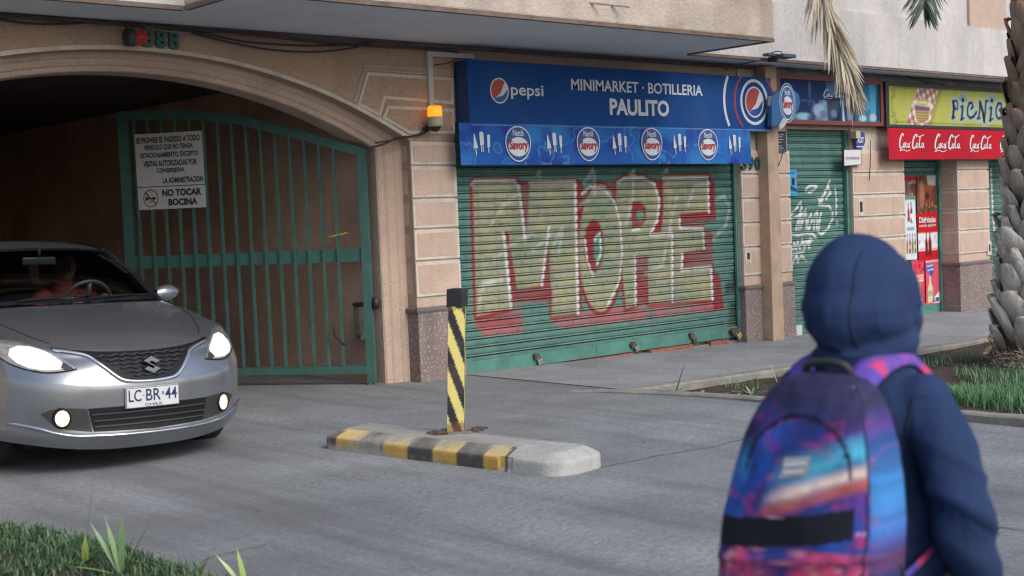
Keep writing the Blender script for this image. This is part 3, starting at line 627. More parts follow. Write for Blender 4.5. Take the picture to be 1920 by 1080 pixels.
def savory(parent, c, rx, rz, drape=True, y=nb, txt=True):
    y0_ = min(float(wav(np.array(c[0]+dx), np.array(c[1]+dz))) for dx in np.linspace(-rx, rx, 7) for dz in (-rz, 0, rz))-nb-.004 if drape else 0
    def f(mb): mb.v = [(vx, vy+y0_, vz) for vx, vy, vz in mb.v]; return mb
    k = 0.0
    def shp(s, n=36): return [(c[0]+rx*s*math.cos(t)*(1+.10*math.sin(t)), c[1]+rz*s*math.sin(t)*(1.0)) for t in [2*math.pi*i/n for i in range(n)]]
    mb = MB(); mb.prism(shp(1.0), y-.001, y, 0); mb.prism(shp(.93), y-.003, y-.0012, 1)
    el = [(c[0]+rx*.78*math.cos(t), c[1]-rz*.16+rz*.54*math.sin(t)) for t in [2*math.pi*i/28 for i in range(28)]]
    mb.prism(el, y-.005, y-.0032, 0)
    obj('emblem', f(mb), [WHT, MBLUE], parent)
    obj('lettering', f(text_mb('Savory', (c[0]-rx*.72, c[0]+rx*.74, c[1]-rz*.48, c[1]+rz*.22), y-.007, .002, .045)), M('logo_red', (.33, .02, .035), rough=.5, var=.05), parent)
    obj('lettering', f(text_mb('Nestlé', (c[0]-rx*.42, c[0]+rx*.42, c[1]+rz*.44, c[1]+rz*.80), y-.005, .002, .01)), WHT, parent)
for px, py, wd in ((970, 270, 47.8), (1101, 270.5, 43), (1219, 270.5, 39), (1326.5, 271.5, 36)):
    c = XZ(px, py, nb); wq = (XZ(px+wd/2, py, nb)[0]-XZ(px-wd/2, py, nb)[0])/2; savory(val, c, wq, .172)
for px, py in ((902, 269), (1037.6, 270), (1160.6, 270), (1273, 270), (1376, 271)):
    c = XZ(px, py, nb); mb = MB()
    for dx, w1, w2, h0, h1, st in ((-.085, .006, .028, -.05, .09, .06), (0, .025, .024, -.02, .11, .06), (.085, .018, .015, -.04, .085, .05)):
        lean_ = -.10 if dx < 0 else (-.03 if dx == 0 else .03); h = h1-h0; X0 = c[0]+dx-lean_*h*.5; X1 = c[0]+dx+lean_*h*.5
        mb.prism([(X0-w2, c[1]+h0), (X0+w2, c[1]+h0+.008), (X1+w1, c[1]+h1-.012), (X1+w1*.5, c[1]+h1), (X1-w1*.5, c[1]+h1), (X1-w1, c[1]+h1-.012)], nb-.002, nb)
        for sx in ((-.010, .010) if dx == 0 else (.0,)): mb.prism([(X0+sx-lean_*st-.005, c[1]+h0-st), (X0+sx-lean_*st+.005, c[1]+h0-st), (X0+sx+.005, c[1]+h0), (X0+sx-.005, c[1]+h0)], nb-.002, nb)
    obj('ice_cream_motif', ondrape(mb), WHT, val)
# --- projecting blue bracket sign
pn = -.30
cs = XZ(1477, 193, pn); ps = thing('projecting_sign', 'small blue rounded bracket sign with ice cream logo beside the blue fascia', 'bracket sign', (cs[0], pn, cs[1]-.3))
def PP(*L): return [XZ(x, y, pn) for x, y in L]
mb = MB(); mb.prism(PP((1447, 182), (1456, 173), (1466, 169), (1478, 168), (1490, 170), (1498, 178), (1500, 193), (1497, 206), (1488, 216), (1474, 220), (1464, 230), (1455, 235), (1447, 236)), pn, pn+.06); obj('panel', mb, M('bracket_blue', (.02, .10, .28), rough=.4, var=.1), ps)
savory(ps, XZ(1476, 193, pn), .125, .20, False, pn-.003)
mb = MB(); mb.ring(XZ(1476, 193, pn), .155, .232, .014, pn-.004, pn-.001, n=40); obj('outline_ring', mb, M('pale_blue', (.25, .42, .55), var=.05), ps)
mb = MB(); mb.prism(PP((1466, 224), (1474, 219), (1476, 226), (1470, 238), (1461, 243), (1460, 234)), pn-.006, pn-.002); obj('cone_motif', mb, M('cone_grey', (.42, .48, .5), var=.3, scale=20), ps)
mb = MB(); mb.box(XZ(1441, 0, pn)[0], XZ(1449, 0, pn)[0], pn+.01, pn+.05, XZ(1445, 202, pn)[1], XZ(1445, 180, pn)[1]); mb.box(XZ(1445, 0, pn)[0], XZ(1449, 0, pn)[0]+.03, pn+.05, -.16, XZ(1445, 195, pn)[1], XZ(1445, 188, pn)[1]); obj('bracket', mb, M('bracket_white', (.5, .52, .52), var=.1), ps)
# --- framed drinks picture panel
n2 = -.12; fx0, fz1 = XZ(1456, 138, n2); fx1, fz0 = XZ(1658, 237, n2); fz1 = 3.052; fz0 = 2.468
FRM = M('oxblood_frame', (.17, .035, .035), rough=.5, var=.15)
pnl = thing('picture_panel', 'dark blue drinks picture panel in an oxblood frame over the second shutter', 'shop sign', ((fx0+fx1)/2, -.06, fz0))
mb = MB(); t = .05
mb.box(fx0, fx1, n2, -.001, fz0, fz0+t); mb.box(fx0, fx1, n2, -.001, fz1-t, fz1); mb.box(fx0, fx0+t*1.3, n2, -.001, fz0+t, fz1-t); mb.box(fx1-t*1.3, fx1, n2, -.001, fz0+t, fz1-t); obj('frame', mb, FRM, pnl)
P = Paint(fx0+.066, fx1-.066, fz0+.051, fz1-.051, .014, (26, 48, 92))
a = vnoise(P.X.shape, 18, 41, 4); b = vnoise(P.X.shape, 9, 42, 3); u = (P.X-fx0)/(fx1-fx0); v = (P.Z-fz0)/(fz1-fz0)
P.mix(np.clip((u-.55)*2.6, 0, 1)*(.6+a*.8), (52, 138, 170), .8); P.mix((a-.52)*4*(v < .5), (140, 190, 205), .6); P.mix((b-.55)*4*np.clip(.6-v, 0, 1)*2, (40, 40, 90), .7)
def UV(*L): return [(fx0+x*(fx1-fx0), fz0+y*(fz1-fz0)) for x, y in L]
for L_, col in ((((.46, .05), (.45, .80), (.60, .80), (.58, .05)), (38, 34, 62)), (((.62, .05), (.61, .72), (.74, .72), (.72, .05)), (44, 48, 92)), (((.455, .62), (.45, .90), (.605, .90), (.60, .62)), (72, 112, 146)), (((.60, .05), (.605, .55), (.625, .05)), (170, 214, 222)), (((.88, .1), (.87, .95), (.92, .95), (.94, .1)), (70, 150, 190)), (((.93, .1), (.95, .95), (.97, .95), (.97, .1)), (22, 40, 60))): P.poly(UV(*L_), col, .85)
for q_, rx, rz, col in (((.38, .30), .10, .16, (150, 170, 205)), ((.42, .22), .07, .10, (96, 86, 150)), ((.24, .16), .14, .09, (150, 200, 215)), ((.30, .14), .06, .07, (50, 60, 110)), ((.52, .24), .06, .10, (110, 130, 160)), ((.67, .2), .05, .12, (120, 150, 190)), ((.80, .16), .07, .08, (176, 222, 226)), ((.90, .18), .07, .10, (190, 190, 205)), ((.14, .7), .02, .16, (70, 60, 130)), ((.30, .75), .02, .2, (90, 120, 150))):
    c = UV(q_)[0]; P.ell(c, rx*1.1, rz*.5, col, .75)
obj('picture', P.mb(n2+.02), PAINT, pnl)
# script lettering from pen strokes
STROKES = [  # x,y in a 10 x 4 box; a flowing hand
 ([(1.9, 3.4), (2.1, 3.75), (1.7, 3.9), (1.1, 3.3), (.5, 2.1), (.35, 1.1), (.8, .75), (1.4, 1.2)], .34), ([(.8, .75), (.5, .35), (.2, .2), (1.6, .45), (2.6, .15), (3.6, .3), (4.2, .55)], .18),
 ([(2.1, 1.9), (1.75, 1.7), (1.65, 1.1), (1.95, .95), (2.25, 1.4), (2.1, 1.9), (2.5, 1.95)], .24), ([(3.1, 1.8), (2.8, 1.95), (2.55, 1.4), (2.8, .95), (3.2, 1.2)], .24), ([(3.9, 1.85), (3.55, 1.8), (3.35, 1.2), (3.65, .95), (3.9, 1.5), (3.95, 1.9), (3.95, 1.1), (4.3, 1.0)], .24),
 ([(4.35, 2.1), (4.75, 2.15)], .2),
 ([(6.7, 3.2), (6.9, 3.7), (6.5, 3.8), (5.9, 3.3), (5.3, 2.2), (5.1, 1.1), (5.5, .75), (6.1, 1.1), (6.4, 1.5)], .34), ([(6.9, 3.7), (7.6, 3.35), (8.6, 3.55), (9.5, 3.9)], .2),
 ([(6.9, 1.95), (6.5, 1.75), (6.4, 1.15), (6.75, .95), (7.05, 1.4), (6.9, 1.95)], .24), ([(8.3, 3.3), (8.0, 3.3), (7.6, 2.2), (7.45, 1.2), (7.7, .95), (8.0, 1.2)], .26), ([(9.0, 1.9), (8.55, 1.8), (8.35, 1.2), (8.65, .95), (9.0, 1.5), (9.1, 1.95), (9.0, 1.1), (9.4, 1.0)], .24)]
def script(rect, y, only=None, wk=1.0):
    x0, x1, z0, z1 = rect; mb = MB(); sx = (x1-x0)/9.6; sz = (z1-z0)/4.0
    for pts, wd in STROKES:
        if only and not only(pts): continue
        A = [np.array(p, float) for p in pts]; Q = []
        for i in range(len(A)-1):       # Catmull-Rom
            p0 = A[max(i-1, 0)]; p1 = A[i]; p2 = A[i+1]; p3 = A[min(i+2, len(A)-1)]
            for t in np.linspace(0, 1, 6, endpoint=False): Q.append(.5*((2*p1)+(-p0+p2)*t+(2*p0-5*p1+4*p2-p3)*t*t+(-p0+3*p1-3*p2+p3)*t**3))
        Q.append(A[-1]); n = len(Q); L_, R2 = [], []
        for i, q in enumerate(Q):
            tg = Q[min(i+1, n-1)]-Q[max(i-1, 0)]; tg /= max(np.linalg.norm(tg), 1e-6); nn = np.array([-tg[1], tg[0]])
            ww = wd*wk*(.45+.55*math.sin(math.pi*min(max(i/(n-1), .08), .92)))*(.75+.45*abs(nn[0])); l = q+nn*ww/2; r = q-nn*ww/2
            L_.append((x0+l[0]*sx, y, z0+l[1]*sz)); R2.append((x0+r[0]*sx, y, z0+r[1]*sz))
        mb.grid([R2, L_])
    return mb
sr = XZ(1545, 166, n2), XZ(1588, 187, n2)
obj('lettering', script((sr[0][0], sr[1][0], sr[1][1], sr[0][1]), n2+.016), M('faded_white', (.42, .5, .55), var=.1), pnl)
# --- lime green restaurant sign
n3 = -.15; gx0 = XZ(1660.4, 153, n3)[0]; gx1 = 11.6; gz1 = 3.045; gz0 = 2.445
pic = thing('lime_sign', 'lime green sign with curly black PICNIC lettering and gingham cloth picture', 'shop sign', ((gx0+gx1)/2, -.07, gz0))
mb = MB(); mb.bbox(gx0, gx1, n3, -.002, gz0, gz1, .008); obj('frame', mb, BLK, pic)
P = Paint(gx0+.07, gx1-.07, gz0+.045, gz1-.06, .012, (168, 172, 88)); a = vnoise(P.X.shape, 40, 51, 3); P.mix((a-.45)*2, (150, 158, 76), .5)
def GP(*L): return [XZ(1640+x/5.4, 140+y/5.4, n3) for x, y in L]
gh_ = GP((440, 110), (655, 118), (550, 520), (315, 512)); P.poly([(x+.07, z-.01) for x, z in gh_], (110, 118, 50), .6, .04); P.poly(gh_, (214, 206, 196))
mk = inpoly(P.X, P.Z, gh_); U = P.X*.92+P.Z*.42; V = -P.X*.42+P.Z*.92
P.mix(mk*((np.floor(U/.055) % 2) == 0), (150, 48, 52), .6); P.mix(mk*((np.floor(V/.055) % 2) == 0), (150, 48, 52), .6)
bk = GP((392, 270), (568, 290), (548, 470), (480, 500), (418, 478)); P.poly(bk, (210, 198, 170)); P.poly(GP((402, 360), (562, 370), (545, 465), (480, 492), (424, 472)), (140, 118, 70))
mk = inpoly(P.X, P.Z, GP((402, 360), (562, 370), (545, 465), (480, 492), (424, 472))); P.mix(mk*((np.floor(P.Z/.018) % 2) == 0), (196, 180, 130), .7)
P.poly(GP((400, 305), (565, 330), (560, 372), (400, 365)), (112, 82, 104)); P.ell(GP((480, 280))[0], .145, .05, (176, 166, 110)); P.line(bk, (230, 226, 210), .014, .9, None, True)
P.line(GP((440, 270), (470, 190), (490, 175), (520, 190), (530, 290)), (120, 110, 70), .012)
for q_ in (((220, 130), (1290, 178)), ((220, 478), (1290, 520)), ((170, 240), (176, 380))): P.line(GP(*q_), (66, 72, 30), .011, .8)
for cx_, cy_ in ((195, 135), (188, 205), (190, 400), (205, 470)): P.line([(GP((cx_+22*math.cos(t)*(t/7), cy_+26*math.sin(t)*(t/7)))[0]) for t in np.linspace(1.5, 9, 18)], (70, 76, 34), .010, .8)
# curly letters drawn as strokes with a grey-blue halo
HALO = (150, 172, 178); INK = (14, 16, 30)
def letters(dx=0):
    L_ = []
    def T(*p): return GP(*[(x+dx, y) for x, y in p])
    L_ += [(T((795, 275), (800, 350), (792, 435)), .055), (T((785, 275), (830, 262), (842, 300), (838, 345), (812, 350), (812, 318)), .03), (T((780, 440), (812, 430)), .025)]
    L_ += [(T((890, 325), (885, 390), (880, 450)), .05), (T((868, 325), (892, 318)), .025), (T((868, 458), (905, 440)), .025)]
    L_ += [(T((975, 345), (995, 325), (985, 285), (955, 290), (940, 340), (940, 410), (965, 440), (1000, 425), (1030, 380)), .04)]
    L_ += [(T((1065, 285), (1062, 370), (1050, 440)), .04), (T((1065, 280), (1095, 380), (1108, 475)), .06), (T((1108, 475), (1118, 380), (1125, 270), (1140, 265)), .04), (T((1035, 445), (1068, 440)), .025)]
    L_ += [(T((1180, 340), (1176, 400), (1170, 460)), .05), (T((1160, 340), (1185, 330)), .025), (T((1158, 470), (1200, 445)), .025)]
    L_ += [(T((1262, 360), (1285, 340), (1280, 295), (1250, 290), (1230, 340), (1228, 410), (1250, 445), (1285, 435), (1318, 380)), .04)]
    return L_, [T((892, 258))[0], T((1185, 265))[0]], [T((x, y))[0] for x, y in ((850, 240), (868, 205), (892, 190), (915, 210), (935, 250), (1145, 265), (1160, 225), (1185, 205), (1208, 225), (1225, 255))]
LL, dots, rays = letters()
for L_, wd in LL: P.line(L_, HALO, wd+.07, .95)
for i, q_ in enumerate(rays): d_ = dots[i//5]; P.line([d_, q_], HALO, .06, .9)
for d_ in dots: P.ell(d_, .06, .06, HALO)
for L_, wd in LL: P.line(L_, INK, wd, 1)
for d_ in dots: P.ell(d_, .038, .034, INK)
for i, q_ in enumerate(rays):
    d_ = np.array(dots[i//5]); q_ = np.array(q_); P.line([tuple(d_+(q_-d_)*.5), tuple(q_)], INK, .012, .8)
obj('panel', P.mb(n3-.0015), PAINT, pic)
# --- red cloth banner with white script
n4 = -.17; rx0, _ = XZ(1664, 270, n4); rx1 = 11.5; rz1 = gz0-.004; rz0 = XZ(1664, 299.2, n4)[1]
P = Paint(rx0, rx1, rz0, rz1, .03, (178, 22, 42)); a = vnoise(P.X.shape, 10, 61, 3); P.mix((a-.5)*2.5, (142, 16, 34), .6)
def wv2(X, Z): k = (rz1-Z)/(rz1-rz0); return n4+k*(.012*np.sin(X*4.1)+.006*np.sin(X*11))-.02*k
ban = tag(obj('banner', P.mb(wv2), PAINT, smooth=True), 'red cloth banner repeating a white script logo under the lime green sign', 'banner')
for a_, b_ in (((1681, 250), (1733, 285)), ((1750, 251), (1799, 286)), ((1814.5, 253), (1859, 286)), ((1872.5, 254.5), (1914, 287))):
    p = XZ(*a_, n4); q = XZ(*b_, n4)
    for off, mt in ((0.0, WHT),):
        mb = script((p[0], q[0], q[1], p[1]), n4, wk=1.15); V = np.array(mb.v); Y = wv2(V[:, 0], V[:, 2]); mb.v = [(x, float(yy)-.006, z) for (x, y, z), yy in zip(mb.v, Y)]
        obj('lettering', mb, mt, ban)
# --- house numbers
NUM = M('number_green', (.02, .095, .085), rough=.4, var=.15, scale=20)
h3 = thing('house_number', 'dark green house number 388 over the arch', 'house number', (-3.03, -.03, 2.90))
for dg, xa, xb in (('3', 269, 290), ('8', 292, 313), ('8', 316, 337)):
    a_ = XZ(xa, 56, -.03); b_ = XZ(xb, 92, -.03); k = (xa-269)*.03
    obj('digit', text_mb(dg, (a_[0], b_[0], XZ(xa, 88+(xa-269)*.09, -.03)[1], XZ(xa, 53+(xa-269)*.07, -.03)[1]), -.03, .03, .035), NUM, h3)
h5 = thing('house_number', 'green house number 390 half hidden by the blue valance', 'house number', (4.45, -.03, 1.9))
for dg, xa, xb in (('3', 1391.5, 1402.5), ('9', 1404, 1414.5), ('0', 1416.5, 1427.5)):
    a_ = XZ(xa, 294, -.04); b_ = XZ(xb, 318, -.04); obj('digit', text_mb(dg, (a_[0], b_[0], b_[1], a_[1]), -.04, .03, .03), NUM, h5)
# --- notices on the gate
def gtext(body, s0, s1, z0, z1, off, mat, parent, bold=.02, name='lettering'):
    mb = text_mb(body, (0, 1, 0, 1), 0, .001, bold*1.15); mb.v = [gp(s0+(s1-s0)*x, z0+(z1-z0)*z, off) for x, y, z in mb.v]; return obj(name, mb, mat, parent)
NW = M('notice_white', (.52, .52, .53), rough=.55, var=.10, scale=5, stain=(.36, .35, .34), sscale=5, samt=.4)
c_ = gp(1.72, 1.93, .05); no1 = thing('notice_sign', 'larger white notice with six lines of black capitals wired to the gate', 'notice', c_)
mb = MB(); gbar(mb, 1.376, 2.071, 1.925, 2.425, .036, .044); obj('plate', mb, NW, no1)
for tx, a, b, z0 in (('SE PROHIBE EL INGRESO A TODO', 2.055, 1.40, 2.335), ('VEHICULO QUE NO TENGA', 1.98, 1.475, 2.262), ('ESTACIONAMIENTO, EXCEPTO', 2.02, 1.42, 2.188), ('VISITAS AUTORIZADAS POR', 1.995, 1.44, 2.112), ('CONSERJERIA.', 1.86, 1.565, 2.038), ('LA ADMINISTRACION', 1.80, 1.385, 1.948)):
    gtext(tx, a, b, z0, z0+.056, .046, BLK, no1, .03)
c_ = gp(1.72, 1.706, .05); no2 = thing('notice_sign', 'smaller white plate with crossed out horn symbol reading NO TOCAR BOCINA', 'notice', c_)
mb = MB(); gbar(mb, 1.372, 2.067, 1.707, 1.917, .036, .044); obj('plate', mb, NW, no2)
gtext('NO TOCAR', 1.815, 1.41, 1.825, 1.892, .046, BLK, no2, .045); gtext('BOCINA', 1.755, 1.455, 1.735, 1.802, .046, BLK, no2, .045)
mb = MB(); mb.ring((0, 0), 1, 1, .11, 0, .001, n=40); mb.prism([(-.78, .66), (-.66, .78), (.78, -.66), (.66, -.78)], 0, .001); mb.v = [gp(1.935+.078*(-x), 1.812+.084*z, .046) for x, y, z in mb.v]; obj('prohibition_ring', mb, SRED, no2)
mb = MB(); mb.prism([(-.7, .28), (-.35, .08), (.3, .06), (.3, -.06), (-.35, -.08), (-.7, -.28)], 0, .001); mb.ring((.45, 0), .2, .16, .2, 0, .001, n=16); mb.ring((-.1, -.25), .2, .25, .07, 0, .001, n=20); mb.v = [gp(1.935+.078*(-x), 1.812+.084*z, .045) for x, y, z in mb.v]; obj('horn_symbol', mb, BLK, no2)
YEL = M('yellow_cord', (.5, .4, .03), rough=.6, var=.1); mb = MB(); q = on_y(640, 430, .0)
mb.tube([gp(-.02, 1.412, .04), gp(.05, 1.40, .05), gp(.085, 1.395, .04), gp(.12, 1.385, .05), gp(.17, 1.38, .04)], .006, 6)
tag(obj('cord', mb, YEL), 'short yellow cord tied around a green gate bar', 'cord')
# --- alarm lamps
AL = M('alarm_red', (.30, .02, .015), rough=.25, var=.05, emit=(.9, .05, .02), estr=.02)
q = XZ(252, 72, -.06); rl = thing('alarm_lamp', 'red alarm lamp with dark base beside the number 388', 'lamp', (q[0], -.06, q[1]))
mb = MB(); mb.lathe([(.0, 0), (.07, 0), (.07, .05), (.055, .06), (0, .06)], (0, 0, 0), 16); mb.v = [(q[0]-.085+z, -.10+x, q[1]+y) for x, y, z in mb.v]; obj('base', mb, M('lamp_base', (.03, .045, .04), rough=.5, var=.1), rl, True)
mb = MB(); mb.lathe([(.055, 0), (.06, .03), (.056, .08), (.045, .11), (0, .12)], (0, 0, 0), 16); mb.v = [(q[0]-.035+z, -.10+x, q[1]+y+z*.08) for x, y, z in mb.v]; obj('lens', mb, AL, rl, True)
q = XZ(815.5, 216, -.14); bc = thing('beacon', 'lit amber beacon lamp on a cream base beneath the white conduit', 'lamp', (q[0], -.14, q[1]-.1))
mb = MB(); mb.lathe([(0, .0), (.065, .0), (.072, .02), (.072, .085), (.066, .09)], (q[0], -.14, q[1]-.105), 20); obj('base', mb, M('cream_plastic', (.45, .42, .30), rough=.5, var=.1), bc, True)
AMB = M('amber_lens', (.75, .22, .01), rough=.2, var=.05, emit=(1, .28, .01), estr=1.1)
mb = MB(); mb.lathe([(.066, .0), (.068, .02), (.066, .085), (.058, .098), (.0, .10)], (q[0], -.14, q[1]-.015), 20); obj('lens', mb, AMB, bc, True)
mb = MB(); mb.lathe([(.0, 0), (.03, .015), (.031, .065), (0, .075)], (q[0], -.14, q[1]-.008), 12); obj('bulb', mb, M('amber_bulb', (1, .5, .05), var=0, emit=(1, .42, .03), estr=7), bc, True)
mb = MB(); mb.lathe([(.0, -.05), (.03, -.04), (.05, -.005), (.06, .0)], (q[0], -.14, q[1]-.106), 14); mb.box(q[0]-.05, q[0]-.02, -.14, -.005, q[1]-.14, q[1]-.10); obj('bracket', mb, BLK, bc, True)
# --- conduit and cables
WC = M('white_conduit', (.46, .49, .50), rough=.5, var=.15, scale=4); q = XZ(804, 96, -.03); q1 = XZ(812, 214, -.03); q2 = XZ(868, 102, -.03)
mb = MB(); mb.box(q[0]-.028, q[0]+.028, -.045, -.003, q1[1]+.02, 3.06); mb.box(q[0]+.029, q2[0]+.12, -.045, -.003, 3.015, 3.06); tag(obj('conduit', mb, WC), 'white angled cable conduit running up from the amber beacon', 'conduit')
CB = M('black_cable', (.025, .025, .028), rough=.6, var=.1); GC = M('grey_cable', (.22, .21, .20), rough=.6, var=.1)
def cable(px, r, mat, label, n=-.04, sag=0):
    pts = [on_y(x, y, n) for x, y in px]; Q = []
    for i in range(len(pts)-1):
        p0 = pts[max(i-1, 0)]; p1 = pts[i]; p2 = pts[i+1]; p3 = pts[min(i+2, len(pts)-1)]
        for t in np.linspace(0, 1, 8, endpoint=False): Q.append(.5*((2*p1)+(-p0+p2)*t+(2*p0-5*p1+4*p2-p3)*t*t+(-p0+3*p1-3*p2+p3)*t**3))
    Q.append(pts[-1]); mb = MB(); mb.tube(Q, r, 6); return tag(obj('cable', mb, mat, smooth=True), label, 'cable')
cable([(315, 48), (400, 72), (500, 92), (590, 97), (660, 90), (695, 80)], .007, CB, 'black cable with the deepest sag on the wall right of number 388')
cable([(315, 50), (380, 62), (460, 78), (560, 85), (650, 84), (700, 79)], .008, CB, 'upper black cable of two sagging between number 388 and the conduit', -.05)
cable([(270, 50), (330, 60), (480, 66), (620, 78), (700, 82)], .009, GC, 'pale grey cable running straight below the overhang right of number 388', -.035)
cable([(0, 36), (60, 44), (140, 44), (165, 42), (270, 48)], .008, CB, 'black cable on the arch wall left of the red lamp', -.03)
cable([(0, 26), (200, 42), (420, 60), (640, 82), (800, 92), (860, 98)], .012, M('brown_cable', (.09, .06, .045), rough=.8, var=.2), 'long brown cable bundle tucked right under the overhang', -.045)
cable([(690, 278), (720, 270), (745, 258), (770, 256), (795, 250), (808, 238)], .010, CB, 'black cable looping from the gate top to the amber beacon', -.05)
cable([(704, 268), (740, 262), (780, 254), (796, 243), (803, 228)], .008, CB, 'thinner black cable arched above the looping one by the beacon', -.06)
cable([(815, 122), (840, 118), (853, 112)], .005, CB, 'thin black wire from the conduit to the blue sign', -.05)
cable([(1452, 122), (1500, 130), (1530, 128), (1560, 138), (1640, 140)], .007, GC, 'grey wire drooping above the picture panel', -.10)
cable([(1700, 142), (1735, 153), (1760, 157), (1800, 168)], .006, CB, 'black wire drooping above the lime green sign', -.10)
cable([(1632, 262), (1632, 300), (1630, 338)], .005, CB, 'thin black wire hanging down the pier beside the small plaques', -.02)
cable([(1469, 280), (1465, 296), (1460, 310)], .006, CB, 'short black wire hanging below the bracket sign', -.17)
cable([(1358, 130), (1400, 118), (1440, 110)], .007, CB, 'black wire crossing the corner of the overhang', -.35)
# --- flood lamp on the corner
q = on_y(1452, 107, -.55); fl = thing('flood_lamp', 'small dark flood lamp on the wall at the corner of the overhang', 'lamp', (q[0], -.55, q[2]-.03))
mb = MB(); mb.bbox(q[0]-.06, q[0]+.18, -.72, -.56, q[2]-.02, q[2]+.02, .008); mb.bbox(q[0]-.2, q[0]-.02, -.62, -.54, q[2]-.0, q[2]+.03, .006); obj('housing', mb, M('lamp_grey', (.06, .08, .10), rough=.4, var=.1), fl)
mb = MB(); mb.tube([(q[0]-.12, -.58, q[2]+.03), (q[0]-.05, -.62, q[2]+.055), (q[0]+.05, -.62, q[2]+.05), (q[0]+.08, -.6, q[2]+.02)], .006, 6); mb.box(q[0]-.05, q[0]-.01, -.6, -.497, q[2]-.05, q[2]-.0); obj('bracket', mb, BLK, fl)
# --- plaques beside the second shutter
def plaque(name, label, cat, px, n, base, parts=(), thick=.012, frame=None):
    P = [XZ(x, y, n) for x, y in px]; A = np.mean(P, 0); t = thing(name, label, cat, (A[0], n, min(p[1] for p in P)))
    mb = MB(); mb.prism(P, n, n+thick); obj('plate', mb, base, t)
    return t
tb = plaque('plaque', 'white plaque with red edge and red lowercase lettering under the shield sign', 'plaque', [(1582, 280.5), (1615, 280), (1615.5, 309), (1582.5, 311.5)], -.07, M('plaque_red', (.24, .06, .06), var=.1))
P_ = [XZ(x, y, -.0735) for x, y in ((1583, 281.5), (1614, 281), (1614.5, 308), (1583.3, 310.5))]; mb = MB(); mb.prism(P_, -.0735, -.071); obj('face', mb, WHT, tb)
a_ = XZ(1586, 292.5, -.075); b_ = XZ(1612, 299, -.075); obj('lettering', text_mb('transbank', (a_[0], b_[0], b_[1], a_[1]), -.075, .001, .01), M('plum_ink', (.22, .03, .08), var=.05), tb)
ad = plaque('shield_sign', 'small blue shield shaped alarm sign high on the pier', 'alarm sign', [(1604, 249), (1612, 246), (1621, 249), (1622.5, 266), (1616, 281), (1609, 281), (1604, 266)], -.06, M('shield_blue', (.03, .06, .24), var=.1))
a_ = XZ(1607, 257, -.063); b_ = XZ(1620, 268, -.063); obj('lettering', text_mb('ADT', (a_[0], b_[0], b_[1], a_[1]), -.063, .001, .03), WHT, ad)
mb = MB(); a_ = XZ(1606, 274, -.063); b_ = XZ(1619, 276, -.063); mb.box(a_[0], b_[0], -.063, -.061, b_[1], a_[1]); obj('stripe', mb, WHT, ad)
q0 = XZ(1600, 246, -.06); q1 = XZ(1609, 260, -.06); mb = MB(); mb.bbox(q0[0], q1[0], -.10, -.002, q1[1], q0[1], .006); tag(obj('junction_box', mb, M('cream_box', (.48, .40, .30), var=.1)), 'small cream junction box beside the blue shield sign', 'junction box')
oh = plaque('timetable', 'black timetable board with white lines under the bracket sign', 'timetable', [(1458, 246), (1474, 246), (1475, 285), (1459, 285)], -.035, M('board_black', (.03, .03, .035), var=.2), thick=.03)
mb = MB()
for zz, l in ((252, .8), (256, .6), (261, .75), (266, .5), (273, .55), (277, .8)): a_ = XZ(1459.5, zz, -.036); mb.box(a_[0], a_[0]+.13*l, -.037, -.0355, a_[1]-.008, a_[1]); 
obj('lettering', mb, M('board_white', (.4, .4, .42), var=.2), oh)
mb = MB(); a_ = XZ(1459, 280, -.036); mb.box(a_[0], a_[0]+.15, -.037, -.0355, a_[1]-.035, a_[1]); obj('footer', mb, M('board_blue', (.06, .09, .18), var=.1), oh)
bl = XZ(1479, 318, .085), XZ(1495, 367, .085)
P = Paint(bl[0][0], bl[1][0], bl[1][1], bl[0][1], .008, (70, 160, 205)); U = (P.X-P.x[0])/(P.x[-1]-P.x[0]); V = (P.Z-P.z[0])/(P.z[-1]-P.z[0])
P.rect(P.x[0]+.05, P.x[0]+.11, P.z[0]+.13, P.z[0]+.22, (40, 40, 60)); P.ell((P.x[0]+.15, P.z[0]+.2), .02, .02, (200, 40, 50)); P.poly([(P.x[0], P.z[0]+.14), (P.x[-1], P.z[0]+.08), (P.x[-1], P.z[0]+.04), (P.x[0], P.z[0]+.08)], (40, 70, 130))
for k in (.9, .85, .2, .06): P.line([(P.x[0]+.02, P.z[0]+k*(P.z[-1]-P.z[0])), (P.x[-1]-.04, P.z[0]+k*(P.z[-1]-P.z[0]))], (30, 60, 110), .012, .7)
tag(obj('sticker', P.mb(lambda X, Z: .084+0*X), PAINT), 'light blue advertising sticker on the left edge of the narrow shutter', 'sticker')
